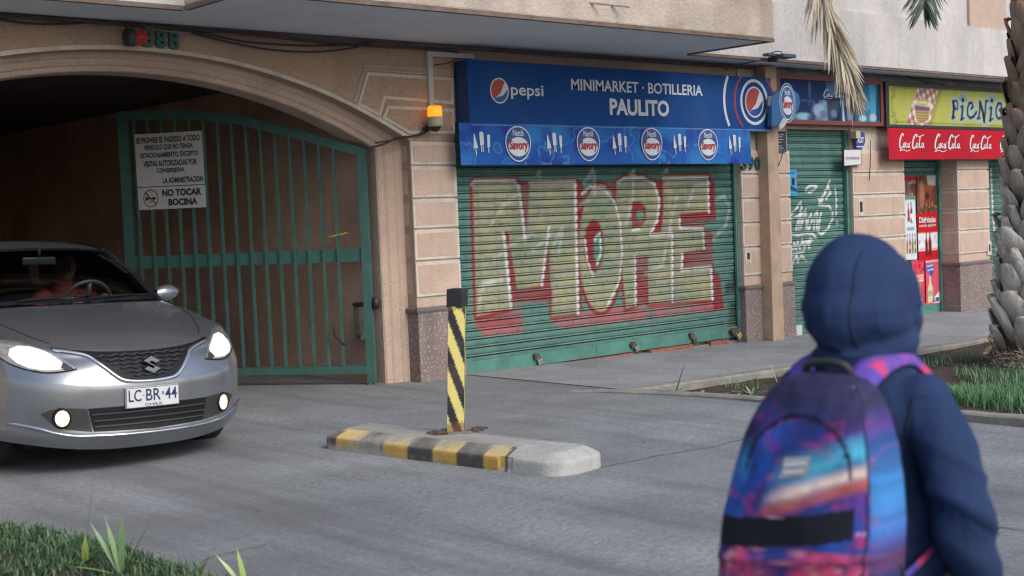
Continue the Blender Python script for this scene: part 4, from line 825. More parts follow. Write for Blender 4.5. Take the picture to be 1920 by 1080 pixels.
# --- drinks posters on the third shutter
yp = .285
def poster(px0, px1, base, label, fn):
    a = XZ(*px0, yp); b = XZ(*px1, yp); P = Paint(a[0], b[0], b[1], a[1], .010, base)
    W, H = b[0]-a[0], a[1]-b[1]; P.nzz = vnoise(P.X.shape, 12, int(px0[0]+px0[1]), 4); P.nz2 = vnoise(P.X.shape, 7, int(px0[0]*3+px0[1]), 3)
    fn(P, lambda *L: [(a[0]+x*W, b[1]+y*H) for x, y in L], W, H)
    o = tag(obj('poster', P.mb(lambda X, Z: yp-.002+.004*np.sin(X*9+Z*5)), PAINT, smooth=True), label, 'poster', 'posters on the third shutter'); return o, (a[0], b[0], b[1], a[1])
def bottle(P, F, x, y0, y1, wd, col, cap=(190, 30, 40), lab=None):
    h = y1-y0; P.poly(F((x-wd, y0), (x-wd, y0+h*.55), (x-wd*.35, y0+h*.78), (x-wd*.35, y1), (x+wd*.35, y1), (x+wd*.35, y0+h*.78), (x+wd, y0+h*.55), (x+wd, y0)), col)
    P.poly(F((x-wd*.45, y1-h*.06), (x-wd*.45, y1), (x+wd*.45, y1), (x+wd*.45, y1-h*.06)), cap)
    if lab: P.poly(F((x-wd, y0+h*.25), (x-wd, y0+h*.45), (x+wd, y0+h*.45), (x+wd, y0+h*.25)), lab)
def f1(P, F, W, H):
    P.mix((P.nzz-.45)*3, (120, 40, 36), .8); P.mix((P.nz2-.55)*4, (190, 190, 196), .7); P.rect(P.x[0], P.x[-1], P.z[-1]-H*.22, P.z[-1], (172, 30, 36)); P.mix((P.nz2 < .4)*1.0, (40, 44, 50), .6)
def f2(P, F, W, H):
    P.mix((P.nzz-.42)*3, (150, 92, 66), .9); P.mix((P.nz2-.52)*4, (58, 36, 30), .85); P.poly(F((.55, .75), (.95, .72), (.98, 1), (.5, 1)), (190, 188, 186), .8); P.ell(F((.5, .45))[0], W*.22, H*.2, (150, 60, 40), .8); P.ell(F((.5, .45))[0], W*.11, H*.1, (52, 36, 30), .9); P.ell(F((.25, .5))[0], W*.12, H*.35, (176, 130, 96), .6)
    for k in range(26): P.ell((P.x[0]+rng.random()*W, P.z[0]+rng.random()*H*.35), .012, .012, ((200, 170, 90), (176, 50, 40), (70, 40, 30))[k % 3], .8)
def f3(P, F, W, H):
    P.rect(P.x[0], P.x[-1], P.z[-1]-H*.06, P.z[-1], (70, 150, 110)); bottle(P, F, .30, .60, .88, .10, (130, 24, 30), lab=(190, 60, 60)); bottle(P, F, .58, .58, .90, .12, (140, 26, 32), lab=(220, 220, 226)); P.ell(F((.72, .66))[0], W*.16, H*.07, (214, 222, 230)); P.ell(F((.85, .72))[0], W*.05, H*.12, (190, 204, 220), .6)
    for k in (.50, .475): P.line(F((.15, k), (.78, k)), (40, 44, 52), .018, .75)
    for i, c in enumerate(((150, 110, 60), (150, 34, 36), (84, 128, 66), (150, 60, 44))): bottle(P, F, .14+.24*i, .10, .40, .085, c, (40, 40, 44), (196, 176, 150) if i % 2 else None)
    P.mix((P.nz2-.62)*4*(P.Z < P.z[0]+H*.1), (190, 170, 130), .6)
def f4(P, F, W, H):
    P.rect(P.x[0], P.x[-1], P.z[0]+H*.22, P.z[0]+H*.58, (214, 218, 224)); bottle(P, F, .44, .10, .60, .075, (112, 22, 28)); bottle(P, F, .62, .10, .63, .085, (120, 24, 30))
    P.line(F((.08, .26), (.36, .26)), (176, 40, 50), .016, .7); P.line(F((.72, .25), (.97, .25)), (176, 40, 50), .016, .7); P.line(F((.78, .36), (.84, .50), (.92, .52), (.90, .36), (.98, .40)), (150, 150, 158), .014, .8); P.line(F((.05, .38), (.09, .42)), (60, 60, 70), .02, .7)
    P.mix((P.nz2-.6)*3, (160, 16, 26), .3)
def f5(P, F, W, H):
    P.mix((P.nzz-.48)*3, (190, 48, 66), .7); P.ell(F((.28, .88))[0], .02, .03, (190, 30, 50)); P.ell(F((.62, .86))[0], .028, .028, (160, 30, 36)); P.line(F((.75, .72), (.85, .82), (.95, .76), (1, .86)), (86, 40, 70), .02, .8)
    for k in (.64, .58): P.line(F((.12, k), (.88, k+.01)), (232, 206, 190), .028, .7)
    P.line(F((.1, .53), (.9, .54)), (240, 230, 226), .016); bottle(P, F, .40, .17, .48, .07, (120, 60, 110), (190, 180, 180)); P.rect(*[F((.55, .2))[0][0], F((.72, .5))[0][0], F((.55, .2))[0][1], F((.72, .5))[0][1]], (190, 150, 100), .8); P.poly(F((.2, .08), (.2, .15), (.8, .18), (.8, .09)), (234, 234, 236))
def f6(P, F, W, H):
    P.mix((P.nzz-.52)*3, (206, 60, 78), .6); P.line(F((.05, .965), (.95, .97)), (232, 220, 220), .02)
    P.poly(F((.05, .78), (.05, .90), (.62, .92), (.62, .80)), (60, 92, 170)); P.poly(F((.1, .70), (.1, .78), (.68, .82), (.68, .74)), (66, 96, 176)); P.poly(F((.28, .74), (.6, .74), (.42, .56)), (52, 80, 160)); P.line(F((.12, .85), (.55, .87)), (220, 224, 236), .014); P.line(F((.18, .76), (.6, .78)), (220, 224, 236), .012)
    bottle(P, F, .32, .04, .62, .18, (206, 200, 170), (190, 190, 200), (150, 170, 130)); P.mix(inpoly(P.X, P.Z, F((.5, .3), (.7, .62), (.9, .6), (.85, .3)))*np.clip((P.nz2-.4)*4, 0, 1), (90, 120, 190), .8)
    P.poly(F((.52, .02), (.52, .12), (.98, .26), (.98, .02)), (226, 228, 232))
_, r_ = poster((1694, 331), (1717.5, 368), (120, 90, 84), 'small dim bottle picture topmost on the left of the third shutter', f1)
o2, r_ = poster((1718, 329), (1757, 399), (96, 66, 54), 'brown food photograph poster above the red poster with white words', f2)
o3, r_ = poster((1696, 368), (1719, 486), (206, 216, 226), 'tall pale blue poster with rows of small bottles', f3)
o4, r_ = poster((1719.5, 399), (1758.5, 488), (186, 22, 32), 'red poster reading Disfrutalas with two dark bottles', f4)
a_ = XZ(1723, 407, yp-.005); b_ = XZ(1754, 416.5, yp-.005); c__ = XZ(1723, 420, yp-.005); d__ = XZ(1754, 426, yp-.005)
obj('lettering', text_mb('Disfrútalas', (a_[0], b_[0], b_[1], a_[1]), yp-.010, .001, .03), WHT, o4); obj('lettering', text_mb('cuando quieras', (c__[0], d__[0], d__[1], c__[1]), yp-.010, .001, .01), WHT, o4)
o5, r_ = poster((1709, 488.5), (1734, 571), (206, 74, 92), 'pink poster with plum bottle lowest on the left', f5)
o6, r_ = poster((1734.5, 487.5), (1761.5, 568), (212, 84, 98), 'pink and blue price poster with cream bottle lowest on the right', f6)
a_ = XZ(1748.5, 558, yp-.005); b_ = XZ(1760.5, 566, yp-.005); obj('lettering', text_mb('$1.000', (a_[0], b_[0], b_[1], a_[1]), yp-.010, .001, .03), MBLUE, o6)
def f7(P, F, W, H):
    P.mix((P.nz2-.5)*4, (120, 100, 80), .6); bottle(P, F, .5, .5, .95, .3, (40, 24, 24), (180, 40, 40)); bottle(P, F, .5, .02, .45, .3, (120, 30, 36), (220, 220, 220))
poster((1702, 489), (1708.5, 568), (52, 46, 44), 'dark narrow bottle strip beside the pink poster', f7)
mb = MB(); qa = XZ(1492, 611, .03); mb.bbox(qa[0], qa[0]+.12, .02, .05, -.095, .03, .008); tag(obj('paper_bag', mb, M('paper_white', (.55, .56, .58), rough=.8, var=.15)), 'small white paper packet on the pavement by the narrow shutter', 'packet')
# --- padlocks along the big shutter
STE = M('padlock_steel', (.45, .45, .46), rough=.35, metal=.9, var=.15); BRS = M('padlock_brass', (.52, .40, .16), rough=.4, metal=.7, var=.15); RUS = M('rusty_iron', (.10, .06, .045), rough=.85, var=.4, scale=20)
def padlock(px, py, n, mat, label, tilt, s=1.0):
    q = on_y(px, py, n); t = thing('padlock', label, 'padlock', tuple(q), 'padlocks at the foot of the big shutter')
    ca, sa = math.cos(tilt), math.sin(tilt)
    def rot(mb): mb.v = [(q[0]+(x*ca-z*sa)*s, q[1]+y*s, q[2]+(x*sa+z*ca)*s) for x, y, z in mb.v]; return mb
    mb = MB(); mb.bbox(-.03, .03, -.012, .012, -.055, 0, .006); obj('body', rot(mb), mat, t)
    mb = MB(); mb.tube([(-.02, 0, -.005), (-.02, 0, .025), (-.012, 0, .04), (.012, 0, .04), (.02, 0, .025), (.02, 0, -.005)], .006, 6); obj('shackle', rot(mb), STE, t)
    mb = MB(); mb.bbox(-.055, -.005, .0, .055, .01, .07, .008); mb.bbox(-.012, .012, -.006, .02, .02, .055, .004); obj('hasp', rot(mb), RUS, t)
padlock(1012, 674, .06, STE, 'steel padlock on the rusty hasp nearest the striped post', .25); padlock(1193, 650, .06, STE, 'steel padlock on the middle hasp above the red bricks', .5); padlock(1302, 634, .06, RUS, 'rusty padlock on the hasp second from the right pier', .2); padlock(1384, 625, .03, BRS, 'brass padlock tilted beside the right pier of the big shutter', .6, 1.25)
# --- striped post on its island
YELP = M('yellow_paint', (.62, .46, .10), rough=.6, var=.12, scale=10, stain=(.36, .31, .22), sscale=14, samt=.5)
ISL = M('island_concrete', (.30, .295, .275), rough=.9, var=.18, scale=5, bump=.6, bscale=45, stain=(.20, .195, .185), sscale=4, samt=.5)
# ================================================================ island, striped post
IA = np.array([-3.178, -2.29]); ID = np.array([.125, -.992]); IW = np.array([.992, .125]); IL, IWD = 2.06, .475
def ip(l, w_, z): q = IA+ID*l+IW*w_; return (q[0], q[1], z)
ylw = [((np.array(on_z(px, 842+(px-616)*.126, 0)[:2])-IA)@ID) for px in (633, 676, 719.5, 764.5, 812, 858, 908, 957)]
m = MB(); cols = []
def rr(ins, n=14):
    rs = (max(.07-ins, .015), max(.16-ins, .02), max(.16-ins, .02), max(.10-ins, .015)); L0, L1, W0, W1 = ins, IL-ins, ins, IWD-ins; P = []
    for cx, cy, a0, r in ((L0+rs[0], W0+rs[0], 180, rs[0]), (L1-rs[1], W0+rs[1], 270, rs[1]), (L1-rs[2], W1-rs[2], 0, rs[2]), (L0+rs[3], W1-rs[3], 90, rs[3])):
        for k in range(n): a = math.radians(a0+90*k/(n-1)); P.append((cx+r*math.cos(a), cy+r*math.sin(a)))
    Q = []
    for i in range(len(P)):
        a = np.array(P[i]); b = np.array(P[(i+1) % len(P)]); k = 90 if np.linalg.norm(b-a) > .5 else 1
        for t in range(k): Q.append(a*(1-t/k)+b*t/k)
    return Q
prof = [(0, -.03), (0, .0), (0, .02), (.0, .04), (.0, .064), (.003, .077), (.013, .086), (.04, .100), (.07, .115), (.092, .1255), (.10, .128), (.118, .1285), (.122, .122), (.126, .128), (.16, .13), (.20, .131)]
rows = []; inn = vnoise((len(prof), 400), 9, 88, 3); in2 = vnoise((len(prof), 400), 22, 89, 3)
for k, (ins, z) in enumerate(prof):
    Q = rr(ins); row = []
    for i, q in enumerate(Q):
        l, w_ = q; nzv = inn[k, i % 400]; n2 = in2[k, i % 400]
        dl = .008*(nzv-.5) if z > 0 else 0
        chip = .03 if (abs(l-1.63) < .05 and w_ < .1 and .01 < z < .08) else 0
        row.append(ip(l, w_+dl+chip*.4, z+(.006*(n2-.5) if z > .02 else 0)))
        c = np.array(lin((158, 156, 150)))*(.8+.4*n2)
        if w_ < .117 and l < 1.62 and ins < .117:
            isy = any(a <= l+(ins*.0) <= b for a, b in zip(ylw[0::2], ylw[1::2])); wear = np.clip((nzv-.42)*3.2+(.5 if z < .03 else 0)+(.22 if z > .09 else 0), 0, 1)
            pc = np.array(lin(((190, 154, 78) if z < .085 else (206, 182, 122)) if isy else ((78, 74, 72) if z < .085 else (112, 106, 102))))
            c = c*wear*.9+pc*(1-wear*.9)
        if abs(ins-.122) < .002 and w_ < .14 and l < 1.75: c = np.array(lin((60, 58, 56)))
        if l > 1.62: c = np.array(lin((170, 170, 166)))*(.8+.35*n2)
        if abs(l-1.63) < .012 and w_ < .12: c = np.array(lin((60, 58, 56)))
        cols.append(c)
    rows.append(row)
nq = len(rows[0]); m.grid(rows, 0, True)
base = len(m.v); m.f.append(tuple(range(base-nq, base))); m.mi.append(0); m.col = np.array(cols)
ISLM = M('island_surface', (1, 1, 1), rough=.9, attr=True, var=.12, scale=14, bump=.6, bscale=55, bdist=.01)
isl = tag(obj('traffic_island', m, ISLM), 'low concrete traffic island with worn yellow and black painted edge', 'traffic island')
PBASE = np.array([-2.725, -3.158, .131]); toC = np.array([CAM[0]-PBASE[0], CAM[1]-PBASE[1]]); toC /= np.linalg.norm(toC)
post = thing('striped_post', 'yellow and black striped square post with black cap on the island', 'post', tuple(PBASE))
fr = np.array([toC[0], toC[1], 0]); rg = np.array([-toC[1], toC[0], 0]); up = np.array([0, 0, 1.0])+rg*.052; up /= np.linalg.norm(up)
ang = math.radians(-4)
fr2 = fr*math.cos(ang)+rg*math.sin(ang); rg2 = -fr*math.sin(ang)+rg*math.cos(ang)
def pp_(a, b, z): return tuple(PBASE+rg2*a+fr2*b+up*z)
hw = .0535; H_ = .80; m = MB(); cols = []
for (a0, b0, a1, b1) in ((-hw, hw, hw, hw), (hw, hw, hw, -hw), (hw, -hw, -hw, -hw), (-hw, -hw, -hw, hw)):
    g = []; 
    for i in range(101):
        z = .012+H_*i/100; row = []
        for k in range(15):
            t = k/14; row.append(pp_(a0+(a1-a0)*t, b0+(b1-b0)*t, z)); v = ((H_+.012-.089-z)-2.66*t*2*hw) % .30
            nz_ = math.sin(i*1.7+k*2.1)*math.sin(i*.37+k*.9)
            c = np.array(lin((226, 212, 126) if v < .153 else (36, 38, 44)))
            if v > .153 and z < .45 and .25 < z: c = c*.5+np.array(lin((80, 62, 56)))*.5
            if z < .07+.02*nz_: c = c*.35+np.array(lin((112, 72, 58)))*.65
            if z > H_-.01+.008*nz_: c = c*.5+np.array(lin((120, 84, 50)))*.5
            cols.append(c)
        g.append(row)
    m.grid(g)
m.col = np.array(cols); obj('shaft', m, M('post_surface', (1, 1, 1), rough=.5, attr=True, var=.08, scale=9, stain=(.2, .17, .13), sscale=9, samt=.35, lo=.55, hi=.75), post)
CAPM = M('cap_black', (.022, .024, .03), rough=.55, var=.25, scale=14)
m = MB(); m.bbox(-.053, .053, -.053, .053, -.06, .06, .005); ca, sa = math.cos(math.radians(20)), math.sin(math.radians(20))
m.v = [pp_((x*ca-y*sa), (x*sa+y*ca), H_+.065+z) for x, y, z in m.v]; obj('cap', m, CAPM, post)
m = MB(); m.bbox(-.1, .1, -.1, .1, 0, .012, .003); m.v = [tuple(PBASE+rg2*x+fr2*y+np.array([0, 0, z-.001])) for x, y, z in m.v]; obj('base_plate', m, M('plate_steel', (.22, .20, .18), rough=.7, var=.3, scale=14, stain=(.13, .09, .07), sscale=9, samt=.4), post)
for a, b in ((-.13, .06), (.13, .03), (.15, -.05), (-.10, .10)):
    m = MB(); m.bbox(-.02, .02, -.014, .014, -.002, .022, .004); m.tube([(-.055, 0, .012), (.055, .01, .014)], .007, 6); m.v = [tuple(PBASE+rg2*(x+a)+fr2*(y+b)+np.array([0, 0, z])) for x, y, z in m.v]; obj('bolt', m, RUS, post)
# ================================================================ planting
LEAF = M('leaf_surface', (1, 1, 1), rough=.6, attr=True, var=.1)
def blades(spots, hmin, hmax, wd, pal, lean=.6, seed=1, seg=2):
    g = np.random.default_rng(seed); m = MB(); cols = []
    for (x, y, z) in spots:
        a = g.random()*6.283; h = hmin+(hmax-hmin)*g.random(); ln = lean*g.random()*h; dx, dy = math.cos(a), math.sin(a); px_, py_ = -dy, dx; ww = wd*(.6+.8*g.random())
        c = np.array(lin(pal[int(g.random()*len(pal))]))*(.75+.5*g.random()); V = []
        for k in range(seg+1):
            t = k/seg; w2 = ww*(1-t)**.7 if k < seg else .0008; o = ln*t*t
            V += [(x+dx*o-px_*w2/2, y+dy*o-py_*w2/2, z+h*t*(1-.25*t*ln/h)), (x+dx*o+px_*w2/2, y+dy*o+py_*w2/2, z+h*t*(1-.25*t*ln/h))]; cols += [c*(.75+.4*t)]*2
        m.add(V, [(2*k, 2*k+1, 2*k+3, 2*k+2) for k in range(seg)])
    m.col = np.array(cols); return m
GP1 = [(58, 92, 60), (70, 108, 66), (48, 82, 58), (92, 124, 74), (120, 134, 92), (64, 100, 78)]
sp = []
clump = vnoise((90, 90), 9, 15, 3)
for k in range(26000):
    y = -2.45-3.9*rng.random(); u = lku(y)-.10-1.9*rng.random()**1.15
    if clump[int((u+8) % 4/4*89), int(-y % 4/4*89)]+.28*rng.random() < .47: continue
    sp.append((u, y, .03))
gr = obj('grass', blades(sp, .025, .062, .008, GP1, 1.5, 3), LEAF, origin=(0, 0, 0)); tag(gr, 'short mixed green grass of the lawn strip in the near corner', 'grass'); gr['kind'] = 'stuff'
def gq(px, py): q = on_z(px, py, -.08); return (q[0], q[1])
GC1 = gq(1840, 752); GCL = [(*gq(1905, 705), 700, .5), (*gq(1900, 735), 260, .22), (*gq(1760, 672), 60, .15), (*gq(1815, 666), 50, .12), (*gq(1500, 700), 70, .3), (*gq(1460, 690), 60, .3), (*gq(1390, 728), 40, .2), (*gq(1918, 768), 160, .2), (3.4, -2.35, 60, .3), (3.8, -4.6, 900, .7), (1.6, -5.8, 700, .5)]
sp = []
for k in range(4200):
    r = rng.random()**.6; a = rng.random()*6.283; u = GC1[0]+r*.42*math.cos(a); y = GC1[1]+r*.42*math.sin(a)
    if u < ku(y)+.2: continue
    sp.append((u, y, soil_z(u, y)))
for cx_, cy_, n_, rr_ in GCL:
    for k in range(n_):
        r = rng.random()**.5*rr_; a = rng.random()*6.283; u = cx_+r*math.cos(a); y = cy_+r*math.sin(a)
        if y > -2.15 or u < ku(y)+.2: continue
        sp.append((u, y, soil_z(u, y)))
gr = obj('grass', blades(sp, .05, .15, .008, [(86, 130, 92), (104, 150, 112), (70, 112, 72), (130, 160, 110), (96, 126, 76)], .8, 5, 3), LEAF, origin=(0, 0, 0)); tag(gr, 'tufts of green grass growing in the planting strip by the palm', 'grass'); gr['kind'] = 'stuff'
# dry litter and pebbles
m = MB(); cols = []
def flake(x, y, z, s, c):
    a = rng.random()*6.28; t = (rng.random()-.5)*1.2; V = []
    for k in range(5): b = a+k*1.2566; rr_ = s*(.5+.7*rng.random()); V.append((x+rr_*math.cos(b), y+rr_*math.sin(b)*.7, z+s*.25+rr_*t*math.cos(b-a)*.6))
    m.add(V, [(0, 1, 2, 3, 4)]); cols.extend([np.array(lin(c))]*5)
for k in range(420):
    y = -2.3-3.6*rng.random(); u = ku(y)+.15+4.2*rng.random()**1.4; flake(u, y, soil_z(u, y)+.004, .012+.03*rng.random()**3, ((150, 140, 120), (120, 96, 76), (176, 170, 158), (96, 70, 56))[k % 4])
for k in range(170):
    u = -5.2+5.3*rng.random(); y = -1.2-6.2*rng.random(); flake(u, y, .002, .005+.010*rng.random()**3, ((190, 180, 160), (110, 90, 70), (70, 68, 64), (150, 120, 90))[k % 4])
for k in range(60):
    u = .3+4*rng.random(); y = -.15-1.8*rng.random(); flake(u, y, pz(u)+.002, .005+.008*rng.random()**3, ((190, 190, 186), (90, 88, 84))[k % 2])
m.col = np.array(cols); lt = obj('litter', m, LEAF, origin=(0, 0, 0)); tag(lt, 'scattered dry leaf bits and specks on soil and concrete', 'litter'); lt['kind'] = 'stuff'
# strap leaved plants
def strap(name, base, leaves, label, cat='plant', group=None):
    m = MB(); cols = []
    for (ax, ay, ln, h, wd, c, droop) in leaves:        # direction, length, height, width
        d = np.array([ax, ay]); d = d/max(np.linalg.norm(d), 1e-6); pn_ = np.array([-d[1], d[0]]); V = []; n = 8
        for k in range(n+1):
            t = k/n; r = ln*t; z = h*(t-droop*t*t); w2 = wd*(.55+.45*math.sin(math.pi*min(t*1.1+.1, 1)))*(1 if t < .7 else max((1-t)/.3, .05))
            q = np.array(base[:2])+d*r; cc = np.array(lin(c))*(.7+.45*t)
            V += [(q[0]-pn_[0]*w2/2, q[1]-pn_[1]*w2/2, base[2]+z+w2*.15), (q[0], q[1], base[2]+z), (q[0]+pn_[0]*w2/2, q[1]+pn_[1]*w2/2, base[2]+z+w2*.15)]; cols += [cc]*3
        m.add(V, [(3*k+j, 3*k+j+1, 3*k+j+4, 3*k+j+3) for k in range(n) for j in range(2)])
    m.col = np.array(cols); o = obj(name, m, LEAF, smooth=True); return tag(o, label, cat, group)
def sidew(a):      # horizontal direction: 0 = right in the photo, 90 = away
    r = np.array([RT[0], RT[1]]); r /= np.linalg.norm(r); f_ = np.array([FW[0], FW[1]]); f_ /= np.linalg.norm(f_); a = math.radians(a); return tuple(r*math.cos(a)+f_*math.sin(a))
ga = (104, 134, 112); gb = (140, 160, 136)
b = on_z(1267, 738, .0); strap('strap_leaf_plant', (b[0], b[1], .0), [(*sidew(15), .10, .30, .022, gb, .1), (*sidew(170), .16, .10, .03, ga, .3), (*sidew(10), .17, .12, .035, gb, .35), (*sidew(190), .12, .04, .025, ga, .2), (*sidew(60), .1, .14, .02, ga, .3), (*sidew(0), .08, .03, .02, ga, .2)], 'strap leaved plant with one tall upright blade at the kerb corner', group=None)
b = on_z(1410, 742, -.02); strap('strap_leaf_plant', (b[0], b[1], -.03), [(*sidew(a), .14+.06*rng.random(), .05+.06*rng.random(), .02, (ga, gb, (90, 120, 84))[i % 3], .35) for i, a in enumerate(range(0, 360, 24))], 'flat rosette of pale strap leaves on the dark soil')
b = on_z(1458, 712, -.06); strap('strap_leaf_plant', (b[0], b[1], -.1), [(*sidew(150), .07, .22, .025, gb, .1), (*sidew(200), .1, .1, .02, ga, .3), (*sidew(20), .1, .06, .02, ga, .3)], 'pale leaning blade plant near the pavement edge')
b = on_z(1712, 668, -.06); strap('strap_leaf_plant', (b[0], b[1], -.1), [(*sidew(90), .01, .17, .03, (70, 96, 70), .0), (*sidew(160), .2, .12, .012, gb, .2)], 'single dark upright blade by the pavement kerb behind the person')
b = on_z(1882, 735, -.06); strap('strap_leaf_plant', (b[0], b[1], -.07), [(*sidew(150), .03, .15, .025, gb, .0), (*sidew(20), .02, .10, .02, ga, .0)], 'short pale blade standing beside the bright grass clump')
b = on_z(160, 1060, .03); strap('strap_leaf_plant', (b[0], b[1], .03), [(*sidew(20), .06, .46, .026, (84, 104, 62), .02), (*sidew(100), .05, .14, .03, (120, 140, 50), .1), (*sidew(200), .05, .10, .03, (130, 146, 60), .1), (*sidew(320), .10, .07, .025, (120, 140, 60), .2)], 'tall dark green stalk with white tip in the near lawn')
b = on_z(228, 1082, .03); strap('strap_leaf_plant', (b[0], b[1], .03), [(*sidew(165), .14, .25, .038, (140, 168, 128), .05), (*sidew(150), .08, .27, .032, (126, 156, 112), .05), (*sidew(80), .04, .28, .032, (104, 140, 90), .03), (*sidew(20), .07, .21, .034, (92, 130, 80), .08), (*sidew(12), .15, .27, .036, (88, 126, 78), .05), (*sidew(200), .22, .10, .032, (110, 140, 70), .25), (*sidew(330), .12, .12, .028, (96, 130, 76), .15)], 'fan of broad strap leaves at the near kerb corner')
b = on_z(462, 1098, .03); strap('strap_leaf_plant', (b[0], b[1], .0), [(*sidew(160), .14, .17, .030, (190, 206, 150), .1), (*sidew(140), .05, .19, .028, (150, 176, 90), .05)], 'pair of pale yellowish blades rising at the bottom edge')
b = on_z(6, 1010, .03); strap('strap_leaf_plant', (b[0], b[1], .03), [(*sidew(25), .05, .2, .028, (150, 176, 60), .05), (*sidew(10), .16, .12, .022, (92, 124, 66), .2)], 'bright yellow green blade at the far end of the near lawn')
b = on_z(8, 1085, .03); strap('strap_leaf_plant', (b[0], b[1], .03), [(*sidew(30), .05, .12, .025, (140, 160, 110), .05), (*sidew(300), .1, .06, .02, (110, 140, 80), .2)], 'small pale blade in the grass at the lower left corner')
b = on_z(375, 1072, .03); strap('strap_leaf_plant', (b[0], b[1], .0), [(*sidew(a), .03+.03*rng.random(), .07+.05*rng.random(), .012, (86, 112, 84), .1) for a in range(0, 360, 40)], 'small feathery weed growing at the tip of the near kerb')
# ================================================================ palm
pb = on_z(1946, 676, -.1); PC = np.array([pb[0], pb[1], -.12])
palm = thing('palm_tree', 'stout palm trunk covered in overlapping pale cut leaf bases beside the pavement', 'palm tree', tuple(PC))
lean = RT*np.array([1, 1, 0])*.055
def tr(z): return .33+.10*math.exp(-z/.22)-.035*min(z/3, 1)
def tc(z): return PC+np.array([0, 0, z])+lean*z
m = MB(); m.grid([[tuple(tc(z)+np.array([math.cos(a), math.sin(a), 0])*tr(z)*.93) for a in np.linspace(0, 6.283, 24, endpoint=False)] for z in np.linspace(-.1, 4.7, 30)], 0, True)
obj('trunk', m, M('palm_fibre', (.085, .06, .045), rough=.95, var=.4, scale=12, bump=1, bscale=60), palm, True)
m = MB(); cols = []; g = np.random.default_rng(5); k = 0; z = .18
while z < 4.5:
    a = k*2.39996+g.normal()*.05; k += 1; z += .0172
    low = np.clip(1-(z-.9)/1.5, 0, 1)
    W_ = .112*(1+.1*g.normal()); Hh = .30*(1+.12*g.normal()); out = .075*(1+.3*g.normal())*(.62+.6*low)
    rd = np.array([math.cos(a), math.sin(a), 0]); tg = np.array([-math.sin(a), math.cos(a), 0]); u_ = np.array([0, 0, 1.0]); c0 = tc(z); R0 = tr(z); tw = .22*g.normal(); W_ *= 1+.15*g.normal(); Hh *= 1+.15*g.normal()
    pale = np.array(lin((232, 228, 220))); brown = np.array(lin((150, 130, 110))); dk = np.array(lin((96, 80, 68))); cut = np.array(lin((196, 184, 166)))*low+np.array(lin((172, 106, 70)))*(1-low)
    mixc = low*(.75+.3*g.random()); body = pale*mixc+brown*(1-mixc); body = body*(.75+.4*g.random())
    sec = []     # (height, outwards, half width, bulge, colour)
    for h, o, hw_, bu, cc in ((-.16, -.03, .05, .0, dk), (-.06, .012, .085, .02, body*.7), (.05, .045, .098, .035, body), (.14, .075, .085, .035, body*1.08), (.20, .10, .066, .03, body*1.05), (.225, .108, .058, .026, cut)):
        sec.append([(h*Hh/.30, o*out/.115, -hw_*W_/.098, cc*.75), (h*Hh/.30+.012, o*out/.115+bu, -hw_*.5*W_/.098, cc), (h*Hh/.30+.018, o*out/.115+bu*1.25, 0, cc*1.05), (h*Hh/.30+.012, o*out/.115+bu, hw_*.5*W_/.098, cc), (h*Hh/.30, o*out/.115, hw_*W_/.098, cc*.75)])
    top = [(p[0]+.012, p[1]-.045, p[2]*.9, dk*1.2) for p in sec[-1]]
    V = []
    for row in sec+[top]:
        for (h, o, w_, cc) in row:
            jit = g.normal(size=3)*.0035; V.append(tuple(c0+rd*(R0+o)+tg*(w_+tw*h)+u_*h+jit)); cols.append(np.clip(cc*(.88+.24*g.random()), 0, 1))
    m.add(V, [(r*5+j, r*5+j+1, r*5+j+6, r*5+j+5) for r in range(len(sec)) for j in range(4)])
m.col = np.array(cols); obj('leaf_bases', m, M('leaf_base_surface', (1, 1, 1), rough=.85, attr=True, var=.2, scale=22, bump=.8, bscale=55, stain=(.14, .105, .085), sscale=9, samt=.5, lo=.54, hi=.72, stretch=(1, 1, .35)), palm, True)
m = MB(); cols = []
for i in range(2600):        # loose fibre between the leaf bases
    a = g.random()*6.283; z = .2+4.2*g.random(); c0 = tc(z); rd = np.array([math.cos(a), math.sin(a), 0]); tg = np.array([-math.sin(a), math.cos(a), 0]); p0 = c0+rd*(tr(z)+.01+.03*g.random()); d_ = rd*(.3+g.random()*.5)+tg*g.normal()*.6+np.array([0, 0, .9]); L_ = .05+.08*g.random(); p1 = p0+d_*L_*.7; wv_ = tg*.0025
    m.add([tuple(p0-wv_), tuple(p0+wv_), tuple(p1+wv_*.3), tuple(p1-wv_*.3)], [(0, 1, 2, 3)]); cols += [np.array(lin(((96, 78, 62), (130, 110, 90), (70, 56, 44))[i % 3]))]*4
m.col = np.array(cols); obj('bark_fibres', m, LEAF, palm)
m = MB(); cols = []
for i in range(1500):        # root fibres at the foot
    a = g.random()*6.283; z = -.02+.16*g.random(); rr_ = tr(z)+.0+.09*g.random(); t = g.random()*6.28; L_ = .05+.07*g.random(); c0 = tc(z)
    p0 = c0+np.array([math.cos(a), math.sin(a), 0])*rr_; p1 = p0+np.array([-math.sin(a)*math.cos(t), math.cos(a)*math.cos(t), math.sin(t)])*L_+np.array([math.cos(a), math.sin(a), 0])*.02
    wv_ = np.array([math.cos(a), math.sin(a), 0])*.004; s_ = np.array([0, 0, .004]); m.add([tuple(p0-s_), tuple(p0+s_), tuple(p1+s_+wv_), tuple(p1-s_+wv_)], [(0, 1, 2, 3)]); cols += [np.array(lin(((150, 140, 122), (110, 92, 74), (176, 168, 150))[i % 3]))]*4
m.col = np.array(cols); rf = obj('root_fibres', m, LEAF, palm)
